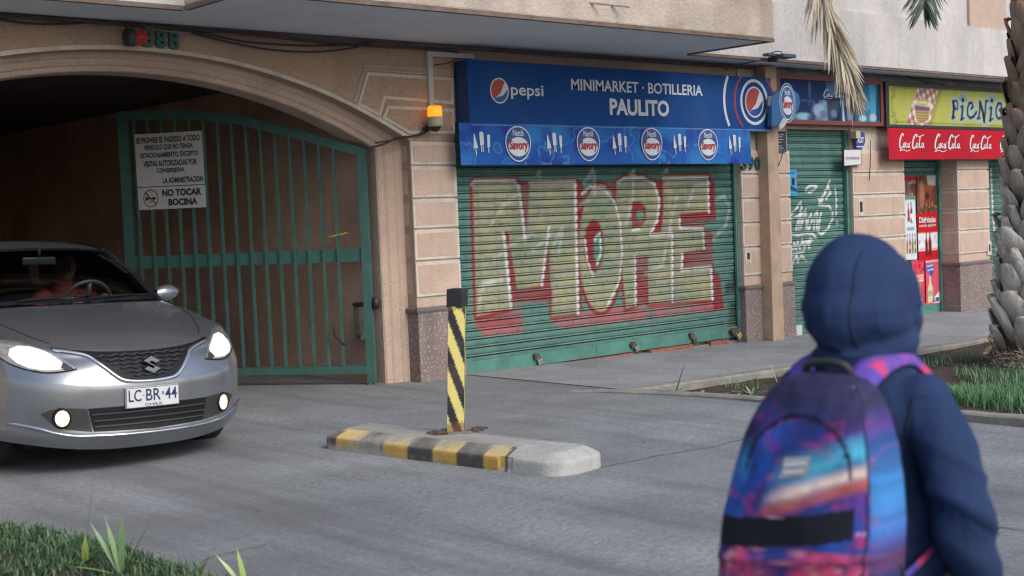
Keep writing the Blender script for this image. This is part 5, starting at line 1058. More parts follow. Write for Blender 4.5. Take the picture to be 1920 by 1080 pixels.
for (px, py, s) in ((1856, 655, .11), (1862, 630, .09), (1872, 705, .08)):
    m = MB(); cols = []
    q = on_y(px, py, PC[1]-.3); R3 = []
    for i in range(7):
        t = i/6; R3.append([tuple(q+np.array([-(.2-.25*t)*RT[0]*s*5*.4, -(.2-.25*t)*RT[1]*s*5*.4, s*(t-.5)*.6*1])+np.array([0, 0, s*.35*math.sin(b)])*math.sin(math.pi*min(t+.1, 1))+RT*s*.2*math.cos(b)) for b in np.linspace(0, 6.28, 8, endpoint=False)]); cols += [np.array(lin((150, 134, 112)))*(.6+.5*t)]*8
    m.grid(R3, 0, True); m.col = np.array(cols); obj('loose_husk', m, LEAF, palm, True)
def frond(path, nl, ll, ang, cols3, droop, seed, rach=.012, label=None, fold=.5):
    g = np.random.default_rng(seed); A = [np.array(p, float) for p in path]; Q = []
    for i in range(len(A)-1):
        p0 = A[max(i-1, 0)]; p1 = A[i]; p2 = A[i+1]; p3 = A[min(i+2, len(A)-1)]
        for t in np.linspace(0, 1, 14, endpoint=False): Q.append(.5*((2*p1)+(-p0+p2)*t+(2*p0-5*p1+4*p2-p3)*t*t+(-p0+3*p1-3*p2+p3)*t**3))
    Q.append(A[-1]); n = len(Q); m = MB(); C2 = []
    m.tube(Q, [rach*(1-.8*i/(n-1)) for i in range(n)], 5); C2 += [np.array(lin(cols3[0]))*.9]*len(m.v)
    for k in range(nl):
        s = .12+.86*k/(nl-1)+g.normal()*.004; s = min(max(s, 0), .995); f_ = s*(n-1); i = int(f_); q = Q[i]*(1-(f_-i))+Q[min(i+1, n-1)]*(f_-i); t = Q[min(i+1, n-1)]-Q[max(i-1, 0)]; t = t/np.linalg.norm(t)
        side = np.cross(t, FW); side = side/np.linalg.norm(side); nrm_ = np.cross(side, t)
        for sg in (-1, 1):
            a = math.radians(ang*(1-.35*s)+g.normal()*7); L_ = ll*(.55+.6*math.sin(math.pi*min(max(s*.8+.15, 0), 1)))*(.8+.35*g.random())
            d = t*math.cos(a)+side*sg*math.sin(a)+nrm_*(g.normal()*.18-fold*.2); d /= np.linalg.norm(d); w_ = .0075*(.7+.6*g.random()); wv_ = np.cross(d, nrm_); wv_ /= np.linalg.norm(wv_)
            c = np.array(lin(cols3[int(g.random()*len(cols3))]))*(.75+.5*g.random()); V = []
            for j, tt in enumerate((0, .35, .7, 1)):
                p = q+d*L_*tt+np.array([0, 0, -droop*L_*tt*tt]); ww = w_*(.6, 1, .8, .1)[j]; V += [tuple(p-wv_*ww), tuple(p+wv_*ww)]; C2 += [c]*2
            m.add(V, [(0, 1, 3, 2), (2, 3, 5, 4), (4, 5, 7, 6)])
    m.col = np.array(C2); o = obj('frond', m, LEAF, palm)
    if label: o['label'] = label
    return o
top = tc(4.65)
def D(x, y, z): return at_depth(x, y, z)
frond([top, D(1700, -330, 11.2), D(1560, -160, 11.0), D(1536, -40, 10.9), D(1563, 60, 10.85), D(1584, 120, 10.8), D(1599, 168, 10.8)], 190, .30, 19, [(150, 136, 112), (176, 164, 140), (120, 102, 80), (196, 186, 164)], .35, 3, .02, 'dry straw coloured frond hanging down')
frond([top, D(1820, -330, 11.2), D(1752, -190, 11.0), D(1739, -70, 10.9), D(1735, -10, 10.85), D(1732, 16, 10.85)], 90, .26, 42, [(58, 76, 62), (78, 96, 80), (48, 62, 50)], .15, 4, .012, 'dark green frond tip')
for k in range(9):
    a = k*.7+.3; d = np.array([math.cos(a), math.sin(a), 0]); frond([top, top+d*.5+np.array([0, 0, .7]), top+d*1.3+np.array([0, 0, 1.1]), top+d*2.0+np.array([0, 0, .9])], 46, .4, 50, [(58, 84, 58), (78, 104, 72)], .2, 20+k, .02)

# ================================================================ the car
TH = math.radians(-1.85); ROLLC = math.radians(1.5)
CR = np.array((Matrix.Rotation(TH, 3, 'Z') @ Matrix.Rotation(ROLLC, 3, 'Y')))
CT, CB_, CU = CR[:, 0], CR[:, 1], CR[:, 2]
q = on_z(283, 744, .452); CO = np.array([-4.2286, -1.9521, 0.0])
car = thing('car', 'silver hatchback with lit headlights driving out of the arched garage', 'car', tuple(CO)); car.rotation_euler = Matrix(CR.tolist()).to_euler()
def cw(X, Y, Z): return CO+CT*X+CB_*Y+CU*Z
SILV = M('silver_paint', (.275, .292, .32), rough=.26, metal=.74, var=.03, scale=400, coat=.7)
def crom(P, k):          # Catmull-Rom resample of points
    A = [np.array(p, float) for p in P]; Q = []
    for i in range(len(A)-1):
        p0 = A[max(i-1, 0)] if i > 0 else 2*A[0]-A[1]; p1 = A[i]; p2 = A[i+1]; p3 = A[i+2] if i+2 < len(A) else 2*A[-1]-A[-2]
        for t in np.linspace(0, 1, k, endpoint=False): Q.append(.5*((2*p1)+(-p0+p2)*t+(2*p0-5*p1+4*p2-p3)*t*t+(-p0+3*p1-3*p2+p3)*t**3))
    Q.append(A[-1]); return Q
PX = [0, .22, .42, .58, .705, .80, .858]; PY = [0, .014, .058, .125, .225, .36, .54]
def row(dx, dy, z):
    z = z if hasattr(z, '__len__') else [z]*7; dy = dy if hasattr(dy, '__len__') else [dy]*7; dx = dx if hasattr(dx, '__len__') else [dx]*7
    return [(PX[i]+dx[i], PY[i]+dy[i], z[i]) for i in range(7)]
ROWS = [row([0, 0, -.005, -.01, -.02, -.025, -.03], .06, [.135, .137, .15, .17, .19, .205, .215]),
        row(0, [0, 0, .004, .01, .01, .01, .01], [.225, .225, .23, .24, .255, .265, .27]),
        row(0, [.008, .008, .006, .004, 0, 0, 0], [.30, .30, .30, .305, .315, .32, .33]),
        row([0, 0, 0, 0, 0, .004, .008], [.004, .004, .002, 0, -.002, 0, 0], [.43, .43, .43, .435, .44, .445, .45]),
        row([0, 0, 0, 0, 0, .006, .012], [.004, .004, .004, .004, .004, .006, .01], [.53, .53, .535, .55, .57, .59, .60]),
        row([0, 0, 0, 0, 0, .006, .012], [.018, .018, .018, .02, .024, .03, .03], [.57, .57, .578, .595, .62, .645, .66]),
        row([0, 0, 0, 0, .0, .004, .006], [.05, .052, .06, .075, .085, .09, .08], [.645, .645, .655, .672, .70, .73, .745]),
        row([0, 0, 0, 0, -.0, 0, 0], [.085, .09, .11, .145, .165, .165, .14], [.705, .705, .711, .726, .755, .787, .805]),
        [(0, .18, .765), (.22, .185, .765), (.42, .225, .765), (.575, .31, .776), (.70, .45, .81), (.79, .58, .84), (.852, .74, .848)],
        [(0, .43, .862), (.22, .435, .862), (.42, .47, .857), (.57, .54, .858), (.69, .64, .872), (.775, .76, .884), (.848, .92, .877)],
        [(0, .78, .953), (.21, .78, .953), (.41, .80, .948), (.56, .84, .943), (.66, .91, .944), (.75, 1.0, .943), (.832, 1.10, .922)],
        [(0, 1.08, 1.014), (.20, 1.085, 1.014), (.40, 1.11, 1.011), (.55, 1.15, 1.006), (.64, 1.20, 1.002), (.73, 1.28, .990), (.818, 1.36, .955)]]
HR = [crom(r, 6) for r in ROWS]; nc = len(HR[0])
G_ = []
for j in range(nc): G_.append(crom([HR[i][j] for i in range(len(ROWS))], 6))
G_ = [[G_[j][i] for j in range(nc)] for i in range(len(G_[0]))]       # rows x columns, right half
front = MB(); front.grid([[(-p[0], p[1], p[2]) for p in r[:0:-1]]+[tuple(p) for p in r] for r in G_])
edge = [r[-1] for r in G_]; nr = len(edge)
# flanks
SY = [.0, 1.5, 2.1, 2.8, 3.4, 3.75, 3.93]
SZ = np.interp(np.linspace(0, 1, nr), np.linspace(0, 1, 12), [.19, .235, .31, .43, .56, .62, .70, .76, .82, .875, .925, .955])
SX = np.interp(np.linspace(0, 1, nr), np.linspace(0, 1, 12), [.80, .835, .855, .868, .872, .870, .865, .858, .85, .842, .832, .818])
def flank():
    F = []
    for i in range(nr):
        e = edge[i]; P = [tuple(e)]
        for Y, rise, sh in ((1.5, 0, 0), (2.1, .012, 0), (2.8, .03, .004), (3.3, .05, .02), (3.65, .062, .06), (3.88, .07, .16)):
            P.append((SX[i]-sh, Y+(.0 if Y < 3.6 else -.0), SZ[i]+rise*(i/nr)))
        F.append(crom(P, 10))
    return F
FL = flank()
AR = .352; WH = ((.875, .302), (3.36, .302))
def side_mesh(mb, sg):
    n = len(FL[0]); V = []
    for i in range(nr):
        for j in range(n):
            x, y, z = FL[i][j]
            for cy, cz in WH:
                d = math.hypot(y-cy, z-cz)
                if AR*.86 < d < AR*1.06: y, z = cy+(y-cy)*AR/d, cz+(z-cz)*AR/d
            V.append((sg*x, y, z))
    F = []
    for i in range(nr-1):
        for j in range(n-1):
            q_ = (i*n+j, i*n+j+1, (i+1)*n+j+1, (i+1)*n+j)
            cy_ = sum(V[k][1] for k in q_)/4; cz_ = sum(V[k][2] for k in q_)/4
            if any(math.hypot(cy_-a, cz_-b) < AR*.97 for a, b in WH): continue
            F.append(q_ if sg > 0 else q_[::-1])
    mb.add(V, F)
    for cy, cz in WH:     # rolled arch lip and dark inner liner
        L_ = []
        for a in np.linspace(-18, 198, 30):
            c_, s_ = math.cos(math.radians(a)), math.sin(math.radians(a)); L_.append([(sg*.862, cy+c_*AR*1.0, cz+s_*AR*1.0), (sg*.80, cy+c_*(AR-.012), cz+s_*(AR-.012))])
        mb.grid(L_, 0, False, sg < 0)
body = MB(); body.v = list(front.v); body.f = list(front.f); body.mi = list(front.mi)
for sg in (1, -1): side_mesh(body, sg)
# rear closing panel
R2 = []
for i in range(nr): x, y, z = FL[i][-1]; R2.append([(x, y, z), (x*.6, y+.07, z), (0, y+.09, z), (-x*.6, y+.07, z), (-x, y, z)])
body.grid(R2, 0, False, True)
BV = BVHTree.FromPolygons([Vector(p) for p in front.v], [f for f in front.f])
def fy(X, Z):
    h = BV.ray_cast(Vector((X, -2, Z)), Vector((0, 1, 0)))
    return h[0].y if h[0] else 0.6
DARKP = M('car_black', (.009, .009, .011), rough=.55, var=.1, spec=.25); CHR = M('car_chrome', (.75, .77, .80), rough=.12, metal=1, var=.03)
BLKG = M('car_gloss_black', (.012, .013, .018), rough=.12, var=0)
ob = obj('body', body, [SILV], car, local=True); smooth_by_angle(ob, 38)
TV = BVHTree.FromPolygons([Vector(p) for p in body.v], [f for f in body.f])
def patch(poly, off=.004, thick=0.0, cuts=3, mirror=False, mb=None, mi=0):
    """outline in the car's front view laid onto the nose surface"""
    bm = bmesh.new(); sg = -1 if mirror else 1
    vs_ = [bm.verts.new((sg*x, 0, z)) for x, z in poly]; f = bm.faces.new(vs_); bmesh.ops.triangulate(bm, faces=[f])
    for _ in range(cuts):
        long = [e for e in bm.edges if e.calc_length() > .03]
        if not long: break
        bmesh.ops.subdivide_edges(bm, edges=long, cuts=1); bmesh.ops.triangulate(bm, faces=bm.faces[:])
    for v in bm.verts:
        y = fy(min(max(v.co.x, -.85), .85), v.co.z); v.co.y = y-off
    bmesh.ops.recalc_face_normals(bm, faces=bm.faces[:])
    if sum(q_.normal.y*q_.calc_area() for q_ in bm.faces) > 0: bmesh.ops.reverse_faces(bm, faces=bm.faces[:])
    bm.verts.index_update(); mb = mb or MB(); mb.add([v.co[:] for v in bm.verts], [[v.index for v in q_.verts] for q_ in bm.faces], mi); bm.free(); return mb
def strip(path, wd, off=.006, mb=None):      # raised strip along an x,z path on the nose
    Q = crom([(x, 0, z) for x, z in path], 8); A = []
    for i, q_ in enumerate(Q):
        t = Q[min(i+1, len(Q)-1)]-Q[max(i-1, 0)]; t /= np.linalg.norm(t); n_ = np.array([-t[2], 0, t[0]]); r_ = []
        for k, o_ in ((-.5, 0), (-.35, 1), (.35, 1), (.5, 0)):
            p = q_+n_*wd*k; r_.append((p[0], fy(min(max(p[0], -.85), .85), p[2])-.001-off*o_, p[2]))
        A.append(r_)
    mb = mb or MB(); mb.grid(A); return mb
def both(P): return [(-x, z) for x, z in P]
# upper grille
gt = [(-.50, .779), (-.40, .764), (-.29, .752), (-.15, .744), (0, .741), (.15, .744), (.29, .752), (.40, .764), (.50, .779)]
go = [(.50, .757), (.36, .728), (.31, .684), (.19, .566), (0, .545), (-.19, .566), (-.31, .684), (-.36, .728), (-.50, .757)]

grl = obj('grille', patch(gt+go, .003, cuts=5), DARKP, car, local=True)
mb = MB(); strip([(-.53, .776), (-.44, .758), (-.355, .731), (-.30, .680), (-.235, .615), (-.185, .577), (-.12, .562), (0, .556), (.12, .562), (.185, .577), (.235, .615), (.30, .680), (.355, .731), (.44, .758), (.53, .776)], .024, .018, mb); obj('chrome_strip', mb, CHR, grl, True, local=True)
mb = MB()
for i, z in enumerate((.722, .696, .670, .644, .618, .594)):
    hwid = .285*(z-.545)/(.745-.545)+.05
    n_ = int(hwid/.015)
    P_ = [(k*.015, z+.0035*math.copysign(min(1, abs(2.2*math.sin(k*.015/.035*math.pi))), math.sin(k*.015/.035*math.pi+1e-6))) for k in range(-n_, n_+1)]
    A = [[(x, fy(x, zz)-.004, zz-.005), (x, fy(x, zz)-.016, zz), (x, fy(x, zz)-.004, zz+.007)] for x, zz in P_]; mb.grid(A)
obj('mesh_bars', mb, M('grille_grey', (.05, .052, .058), rough=.35, var=.1), grl, local=True)
# badge: slanted letter shape
S_ = [(-.010, .070), (.058, .030), (.030, .012), (-.005, .032), (-.024, .020), (.060, -.036), (.010, -.070), (-.058, -.030), (-.030, -.012), (.005, -.032), (.024, -.020), (-.060, .036)]
def badge():
    mb = MB(); P = [(.012+x*.92, .655+z*.78) for x, z in S_]; y = fy(.012, .655)-.045; mb.prism(P, y, y+.03); return mb
obj('badge', badge(), CHR, grl, local=True)
# number plate
yp_ = -.012; pl = MB(); pl.bbox(-.18, .18, yp_, yp_+.02, .389, .520, .004); plate = obj('number_plate', pl, M('plate_white', (.62, .63, .64), rough=.4, var=.05), car, local=True)
INKN = M('plate_ink', (.015, .03, .10), rough=.5, var=.05)
for tx, a, b, z0, z1 in (('LC', -.163, -.078, .430, .505), ('BR', -.047, .052, .430, .505), ('44', .082, .163, .430, .505), ('CHILE', -.055, .060, .399, .415)):
    obj('lettering', text_mb(tx, (a, b, z0, z1), yp_-.002, .001, .01), INKN, plate, local=True)
mb = MB(); mb.box(-.066, -.060, yp_-.002, yp_-.001, .463, .470); obj('lettering', mb, INKN, plate, local=True)
mb = MB(); mb.ring((.067, .472), .008, .010, .005, yp_-.002, yp_-.001, n=10); obj('crest', mb, INKN, plate, local=True)
mb = MB()
for (a, b, c, d) in ((-.178, .178, .391, .394), (-.178, .178, .515, .518), (-.178, -.175, .394, .515), (.175, .178, .394, .515)): mb.box(a, b, yp_-.0015, yp_-.0005, c, d)
obj('rim', mb, INKN, plate, local=True)
# lower grille, fog pockets
lg = obj('lower_grille', patch([(-.40, .408), (0, .408), (.40, .408), (.372, .262), (0, .250), (-.372, .262)], .003, cuts=5), DARKP, car, local=True)
for z in (.368, .328, .292):
    hwid = .372+.028*(z-.262)/.146-.012; mb = strip([(x, z) for x in np.linspace(-hwid, hwid, 9)], .010, .012); obj('slat', mb, M('slat_grey', (.05, .05, .052), rough=.4, var=.1), lg, local=True)
POC = M('pocket_grey', (.03, .03, .032), rough=.6, var=.15)
FOGM = M('fog_light', (1, .9, .75), rough=.2, var=0, emit=(1.0, .72, .38), estr=9)
FOGW = M('fog_lens', (1, .8, .55), rough=.2, var=0, emit=(1.0, .58, .24), estr=1.5); HLW = M('headlight_lens', (.9, .88, .84), rough=.15, metal=.3, var=.3, scale=30, emit=(1.0, .84, .62), estr=.62)
HLM = M('headlight_glow', (1, 1, 1), rough=.15, var=0, emit=(1.0, .90, .74), estr=7)
HOUS = M('lamp_reflector', (.55, .55, .53), rough=.22, metal=.8, var=.25, scale=14)
CLR = glass('lamp_glass', (.95, .95, .95))
for sg in (False, True):
    s_ = -1 if sg else 1
    pk = obj('fog_pocket', patch([(.405, .408), (.50, .418), (.60, .415), (.655, .39), (.60, .325), (.52, .285), (.378, .262)], .0035, cuts=5, mirror=sg), POC, car, True, local=True)
    c = (.548, .358); mb = patch([(c[0]+.038*math.cos(a), c[1]+.050*math.sin(a)) for a in np.linspace(0, 6.283, 14, endpoint=False)], .016, cuts=2, mirror=sg); obj('fog_light', mb, FOGW, pk, True, local=True)
    mb = patch([(c[0]+.025*math.cos(a), c[1]+.034*math.sin(a)) for a in np.linspace(0, 6.283, 14, endpoint=False)], .019, cuts=2, mirror=sg); obj('fog_bulb', mb, FOGM, pk, True, local=True)
    mb = strip([(s_*(c[0]+.044*math.cos(a)), c[1]+.057*math.sin(a)) for a in np.linspace(0, 6.283, 18)], .018, .012); obj('fog_bezel', mb, DARKP, pk, True, local=True)
    hl = obj('headlight', patch([(.437, .655), (.52, .645), (.61, .643), (.70, .665), (.765, .70), (.805, .745), (.815, .80), (.79, .832), (.73, .838), (.655, .818), (.57, .778), (.50, .725)], .004, cuts=6, mirror=sg), HOUS, car, True, local=True)
    obj('lens', patch([(.485, .668), (.54, .657), (.62, .657), (.69, .675), (.735, .705), (.755, .745), (.735, .785), (.69, .803), (.63, .795), (.57, .765), (.515, .715)], .010, cuts=5, mirror=sg), HLW, hl, True, local=True)
    obj('bulb_glow', patch([(.555, .690), (.60, .682), (.66, .690), (.70, .712), (.722, .745), (.71, .775), (.675, .788), (.63, .780), (.585, .755), (.558, .722)], .0125, cuts=5, mirror=sg), HLM, hl, True, local=True)
    obj('trim_line', strip([(s_*x, z) for x, z in [(.437, .655), (.52, .643), (.61, .641), (.70, .663), (.765, .698), (.805, .743)]], .008, .006), DARKP, hl, True, local=True)
    obj('indicator', patch([(.455, .662), (.50, .655), (.525, .665), (.50, .70)], .012, cuts=2, mirror=sg), M('lamp_dark', (.12, .09, .085), rough=.2, metal=.5, var=.3), hl, local=True)
# splitter line along the chin
ch = [(.80, .335), (.74, .322), (.66, .298), (.59, .270), (.50, .247), (.40, .238), (.2, .231), (0, .229)]
mb = strip([(-x, z) for x, z in ch]+ch[::-1][1:], .016, .012); obj('chin_strip', mb, CHR, car, True, local=True)
# seams of the bonnet
def topz(x, y):
    h = TV.ray_cast(Vector((x, y, 2)), Vector((0, 0, -1))); return h[0].z if h[0] else .9
mb = MB()
for s_ in (-1, 1):
    mb.tube([(s_*x, y, topz(s_*x, y)+.0005) for x, y in [(.515, .36), (.58, .50), (.635, .68), (.675, .90), (.70, 1.10), (.712, 1.25)]], .0035, 5)
obj('bonnet_seam', mb, DARKP, car, local=True)
# glasshouse
def lerp(a, b, t): return tuple(np.array(a)*(1-t)+np.array(b)*t)
WB = crom([(-.67, 1.34, 1.010), (-.45, 1.20, 1.020), (0, 1.13, 1.024), (.45, 1.20, 1.020), (.67, 1.34, 1.010)], 6)
WT = crom([(-.535, 1.985, 1.372), (-.35, 1.925, 1.398), (0, 1.90, 1.408), (.35, 1.925, 1.398), (.535, 1.985, 1.372)], 6)
n_ = len(WB); WS = []
for k in range(9):
    t = k/8; bul = .035*math.sin(math.pi*t); WS.append([tuple(np.array(lerp(WB[i], WT[i], t))+np.array([0, -bul*.6, bul])) for i in range(n_)])
GLS = glass('windscreen_glass', (.75, .80, .78), .9)
mb = MB(); mb.grid(WS); ws = obj('windscreen', mb, GLS, car, True, local=True)
mb = MB()
for i0, i1 in ((0, 1), (n_-2, n_-1)): mb.grid([[tuple(np.array(r[i0])+np.array([0, -.003, .003])), tuple(np.array(r[i1])+np.array([0, -.003, .003]))] for r in WS])
mb.grid([[tuple(np.array(p)+np.array([0, -.003, .003])) for p in WS[0]], [tuple(np.array(lerp(p, q_, .45))+np.array([0, -.003, .003])) for p, q_ in zip(WS[0], WS[1])]])
mb.grid([[tuple(np.array(p)+np.array([0, -.003, .003])) for p in WS[8]], [tuple(np.array(lerp(p, q_, .5))+np.array([0, -.003, .003])) for p, q_ in zip(WS[8], WS[7])]])
obj('glass_border', mb, BLKG, ws, True, local=True)
mb = MB(); hb = [r for r in HR[-1]]; full = [(-p[0], p[1], p[2]) for p in hb[:0:-1]]+[tuple(p) for p in hb]
fx = [p[0] for p in full]
mb.grid([[(x, float(np.interp(x, fx, [p[1] for p in full]))-.01, float(np.interp(x, fx, [p[2] for p in full]))-.012) for x in np.linspace(-.70, .70, 25)], [(x, float(np.interp(x, [p[0] for p in WB], [p[1] for p in WB]))+.02, float(np.interp(x, [p[0] for p in WB], [p[2] for p in WB]))-.004) for x in np.linspace(-.70, .70, 25)]]); obj('cowl', mb, DARKP, car, local=True)
for pts in ([(.06, 1.10, 1.030), (.10, 1.15, 1.052), (.34, 1.20, 1.060), (.60, 1.32, 1.052)], [(-.42, 1.16, 1.030), (-.38, 1.20, 1.052), (-.16, 1.16, 1.066), (.10, 1.17, 1.075)]):
    mb = MB(); mb.tube(crom(pts, 5), .009, 6); obj('wiper', mb, DARKP, car, local=True)
RS = [(.548, 1.98, 1.378), (.565, 2.3, 1.415), (.565, 2.75, 1.42), (.55, 3.15, 1.395), (.52, 3.42, 1.35)]
BELT = [(.735, 1.40, .985), (.80, 1.8, .985), (.812, 2.3, 1.0), (.808, 2.8, 1.022), (.79, 3.3, 1.05), (.74, 3.6, 1.08)]
RSs = crom(RS, 8); rf = MB(); A = []
cz = [1.410, 1.462, 1.472, 1.45, 1.40]
CZ = crom([(0, RS[i][1]-.08*(i == 0), cz[i]) for i in range(5)], 8)
for r, c in zip(RSs, CZ):
    row_ = []
    for k in np.linspace(-1, 1, 17):
        f_ = 1-abs(k)**2.6; row_.append((r[0]*k*(1+.02), r[1]*(1-f_)+c[1]*f_, r[2]+(c[2]-r[2])*f_))
    A.append(row_)
rf.grid(A); e_ = A[-1]; rf.grid([e_, [(p[0]*1.05, p[1]+.22, p[2]-.08) for p in e_]]); rr_ = [(p[0]*1.05, p[1]+.22, p[2]-.08) for p in e_]
obj('roof', rf, SILV, car, True, local=True)
mb = MB(); mb.grid([rr_, [(p[0]*1.2, 3.80, 1.06) for p in rr_]]); obj('rear_window', mb, BLKG, car, True, local=True)
mb = MB(); mb.grid([[(p[0]*1.2, 3.80, 1.06) for p in rr_], [(p[0]*1.2, 3.97, .96) for p in rr_], [(p[0]*1.2, 4.0, .90) for p in rr_]]); obj('tailgate', mb, SILV, car, True, local=True)
SG = glass('side_glass', (.28, .32, .31), .8)
BLs = crom(BELT, 8)
for s_ in (-1, 1):
    top_ = [RSs[int(round(k))] for k in np.linspace(0, len(RSs)-1, len(BLs))]
    mb = MB(); mb.grid([[(s_*p[0], p[1], p[2]) for p in BLs], [(s_*p[0], p[1], p[2]) for p in top_]], 0, False, s_ < 0); sgl = obj('side_window', mb, SG, car, True, local=True)
    mb = MB(); mb.tube([(s_*p[0], p[1], p[2]) for p in RSs], .022, 8); mb.tube([(s_*p[0], p[1], p[2]) for p in BLs], .016, 8); obj('window_frame', mb, BLKG, car, True, local=True)
    a_ = [(s_*.738, 1.37, .978), (s_*.70, 1.48, 1.06), (s_*.628, 1.73, 1.23), (s_*.565, 1.94, 1.36), (s_*.55, 2.02, 1.385)]
    mb = MB(); mb.tube(crom(a_, 5), [.020]*21, 8); obj('front_pillar', mb, BLKG, car, True, local=True)
    mb = MB(); mb.tube([(s_*.80, 2.32, .99), (s_*.565, 2.42, 1.40)], .035, 8); mb.tube([(s_*.79, 3.25, 1.03), (s_*.54, 3.2, 1.37)], .04, 8); obj('pillar', mb, DARKP, car, True, local=True)
    mb = MB(); fe = [e for e in edge[-1:]]
    mb.grid([[(s_*p[0], p[1], p[2]) for p in [FL[-1][j] for j in range(len(FL[-1]))]], [(s_*min(q_[0], .81), max(q_[1], FL[-1][0][1]), q_[2]) for q_ in [BLs[int(round(k))] for k in np.linspace(0, len(BLs)-1, len(FL[-1]))]]], 0, False, s_ < 0); obj('waist', mb, SILV, car, True, local=True)
    # mirror
    mb = MB(); P_ = []
    for k in range(9):
        t = k/8; r_ = math.sin(math.pi*min(max(t*.86+.12, 0), 1))**.6; P_.append([(s_*(.775+.205*t), 1.57+.055*math.cos(a)*r_+.03*t, 1.045+.062*math.sin(a)*r_+.01*t) for a in np.linspace(0, 6.283, 14, endpoint=False)])
    mb.grid(P_, 0, True, s_ < 0); mb.f.append(tuple(range(len(mb.v)-14, len(mb.v)))[::s_]); mb.mi.append(0); mr_ = obj('wing_mirror', mb, SILV, car, True, local=True)
    mb = MB(); mb.bbox(min(s_*.76, s_*.80), max(s_*.76, s_*.80), 1.52, 1.58, .975, 1.02, .01); obj('mirror_foot', mb, DARKP, mr_, local=True)
# wheels
TYR = M('tyre', (.022, .022, .023), rough=.85, var=.15); RIM = M('alloy', (.45, .46, .48), rough=.3, metal=.8, var=.1)
for cy, cz_ in WH:
    for s_ in (-1, 1):
        mb = MB(); pr_ = [(.19, -.09), (.27, -.095), (.297, -.08), (.302, -.04), (.302, .04), (.297, .08), (.27, .095), (.205, .09), (.20, .06)]
        P_ = [[(s_*(.755+z), cy+r*math.cos(a), cz_+r*math.sin(a)) for a in np.linspace(0, 6.283, 36, endpoint=False)] for r, z in pr_]; mb.grid(P_, 0, True, s_ < 0)

        tyre = obj('wheel', mb, TYR, car, True, local=True)
        mb = MB(); mb.grid([[(s_*(.755+z), cy+r*math.cos(a), cz_+r*math.sin(a)) for a in np.linspace(0, 6.283, 36, endpoint=False)] for r, z in ((.205, .088), (.19, .075), (.17, .03), (.02, .03))], 0, True)
        for k in range(5):
            a = k*1.2566; d_ = np.array([0, math.cos(a), math.sin(a)]); t_ = np.array([0, -math.sin(a), math.cos(a)]); q_ = np.array([s_*.83, cy, cz_])
            V = [q_+d_*.03+t_*.03, q_+d_*.03-t_*.03, q_+d_*.19-t_*.018, q_+d_*.19+t_*.018]; mb.add([tuple(v) for v in V]+[tuple(v-np.array([s_*.03, 0, 0])) for v in V], [(0, 1, 2, 3), (0, 4, 5, 1), (1, 5, 6, 2), (2, 6, 7, 3), (3, 7, 4, 0)])
        obj('rim', mb, RIM, tyre, local=True)
        mb = MB(); mb.grid([[(s_*x, cy+AR*1.0*math.cos(a), cz_+AR*1.0*math.sin(a)) for x in (.80, .56)] for a in np.linspace(-.35, 3.5, 24)]); mb.box(min(s_*.54, s_*.56), max(s_*.54, s_*.56), cy-AR, cy+AR, .16, cz_+AR); obj('wheel_liner', mb, DARKP, car, local=True)
mb = MB(); mb.box(-.66, .66, .45, 3.8, .15, .19); mb.box(-.45, .45, .13, .45, .145, .17); obj('underbody', mb, DARKP, car, local=True)
# cabin
TRIM = M('cabin_trim', (.025, .025, .027), rough=.8, var=.2); SEAT = M('seat_cloth', (.035, .034, .036), rough=.9, var=.2)
mb = MB(); mb.bbox(-.68, .68, 1.30, 1.75, .78, .975, .05); mb.box(-.72, .72, 1.4, 3.7, .30, .34); obj('dashboard', mb, TRIM, car, local=True)
for s_ in (-.36, .36):
    mb = MB(); mb.bbox(s_-.24, s_+.24, 1.95, 2.45, .40, .58, .05); mb.bbox(s_-.23, s_+.23, 2.42, 2.58, .50, 1.12, .06); mb.bbox(s_-.12, s_+.12, 2.46, 2.56, 1.14, 1.32, .04); obj('seat', mb, SEAT, car, True, local=True)
mb = MB(); mb.bbox(-.62, .62, 3.05, 3.25, .45, 1.08, .06); obj('rear_seat', mb, SEAT, car, True, local=True)
mb = MB(); cwh = np.array([.35, 1.86, .985]); ax = np.array([0, math.cos(.42), math.sin(.42)]); ux = np.array([1, 0, 0]); uy = np.cross(ax, ux)
mb.tube([tuple(cwh+ux*.185*math.cos(a)+uy*.185*math.sin(a)) for a in np.linspace(0, 6.283, 28)], .015, 8); mb.tube([tuple(cwh-ux*.18), tuple(cwh+ux*.18)], .018, 6); mb.tube([tuple(cwh), tuple(cwh-uy*.17)], .02, 6); mb.tube([tuple(cwh), tuple(cwh-ax*.25)], .04, 8); obj('steering_wheel', mb, M('wheel_rubber', (.06, .065, .068), rough=.4, var=.1), car, True, local=True)
mb = MB(); mb.bbox(-.125, .125, 1.86, 1.885, 1.285, 1.345, .012); mb.tube([(0, 1.87, 1.34), (0, 1.86, 1.40)], .012, 6); obj('rear_view_mirror', mb, M('mirror_back', (.05, .06, .065), rough=.3, var=.1), car, True, local=True)
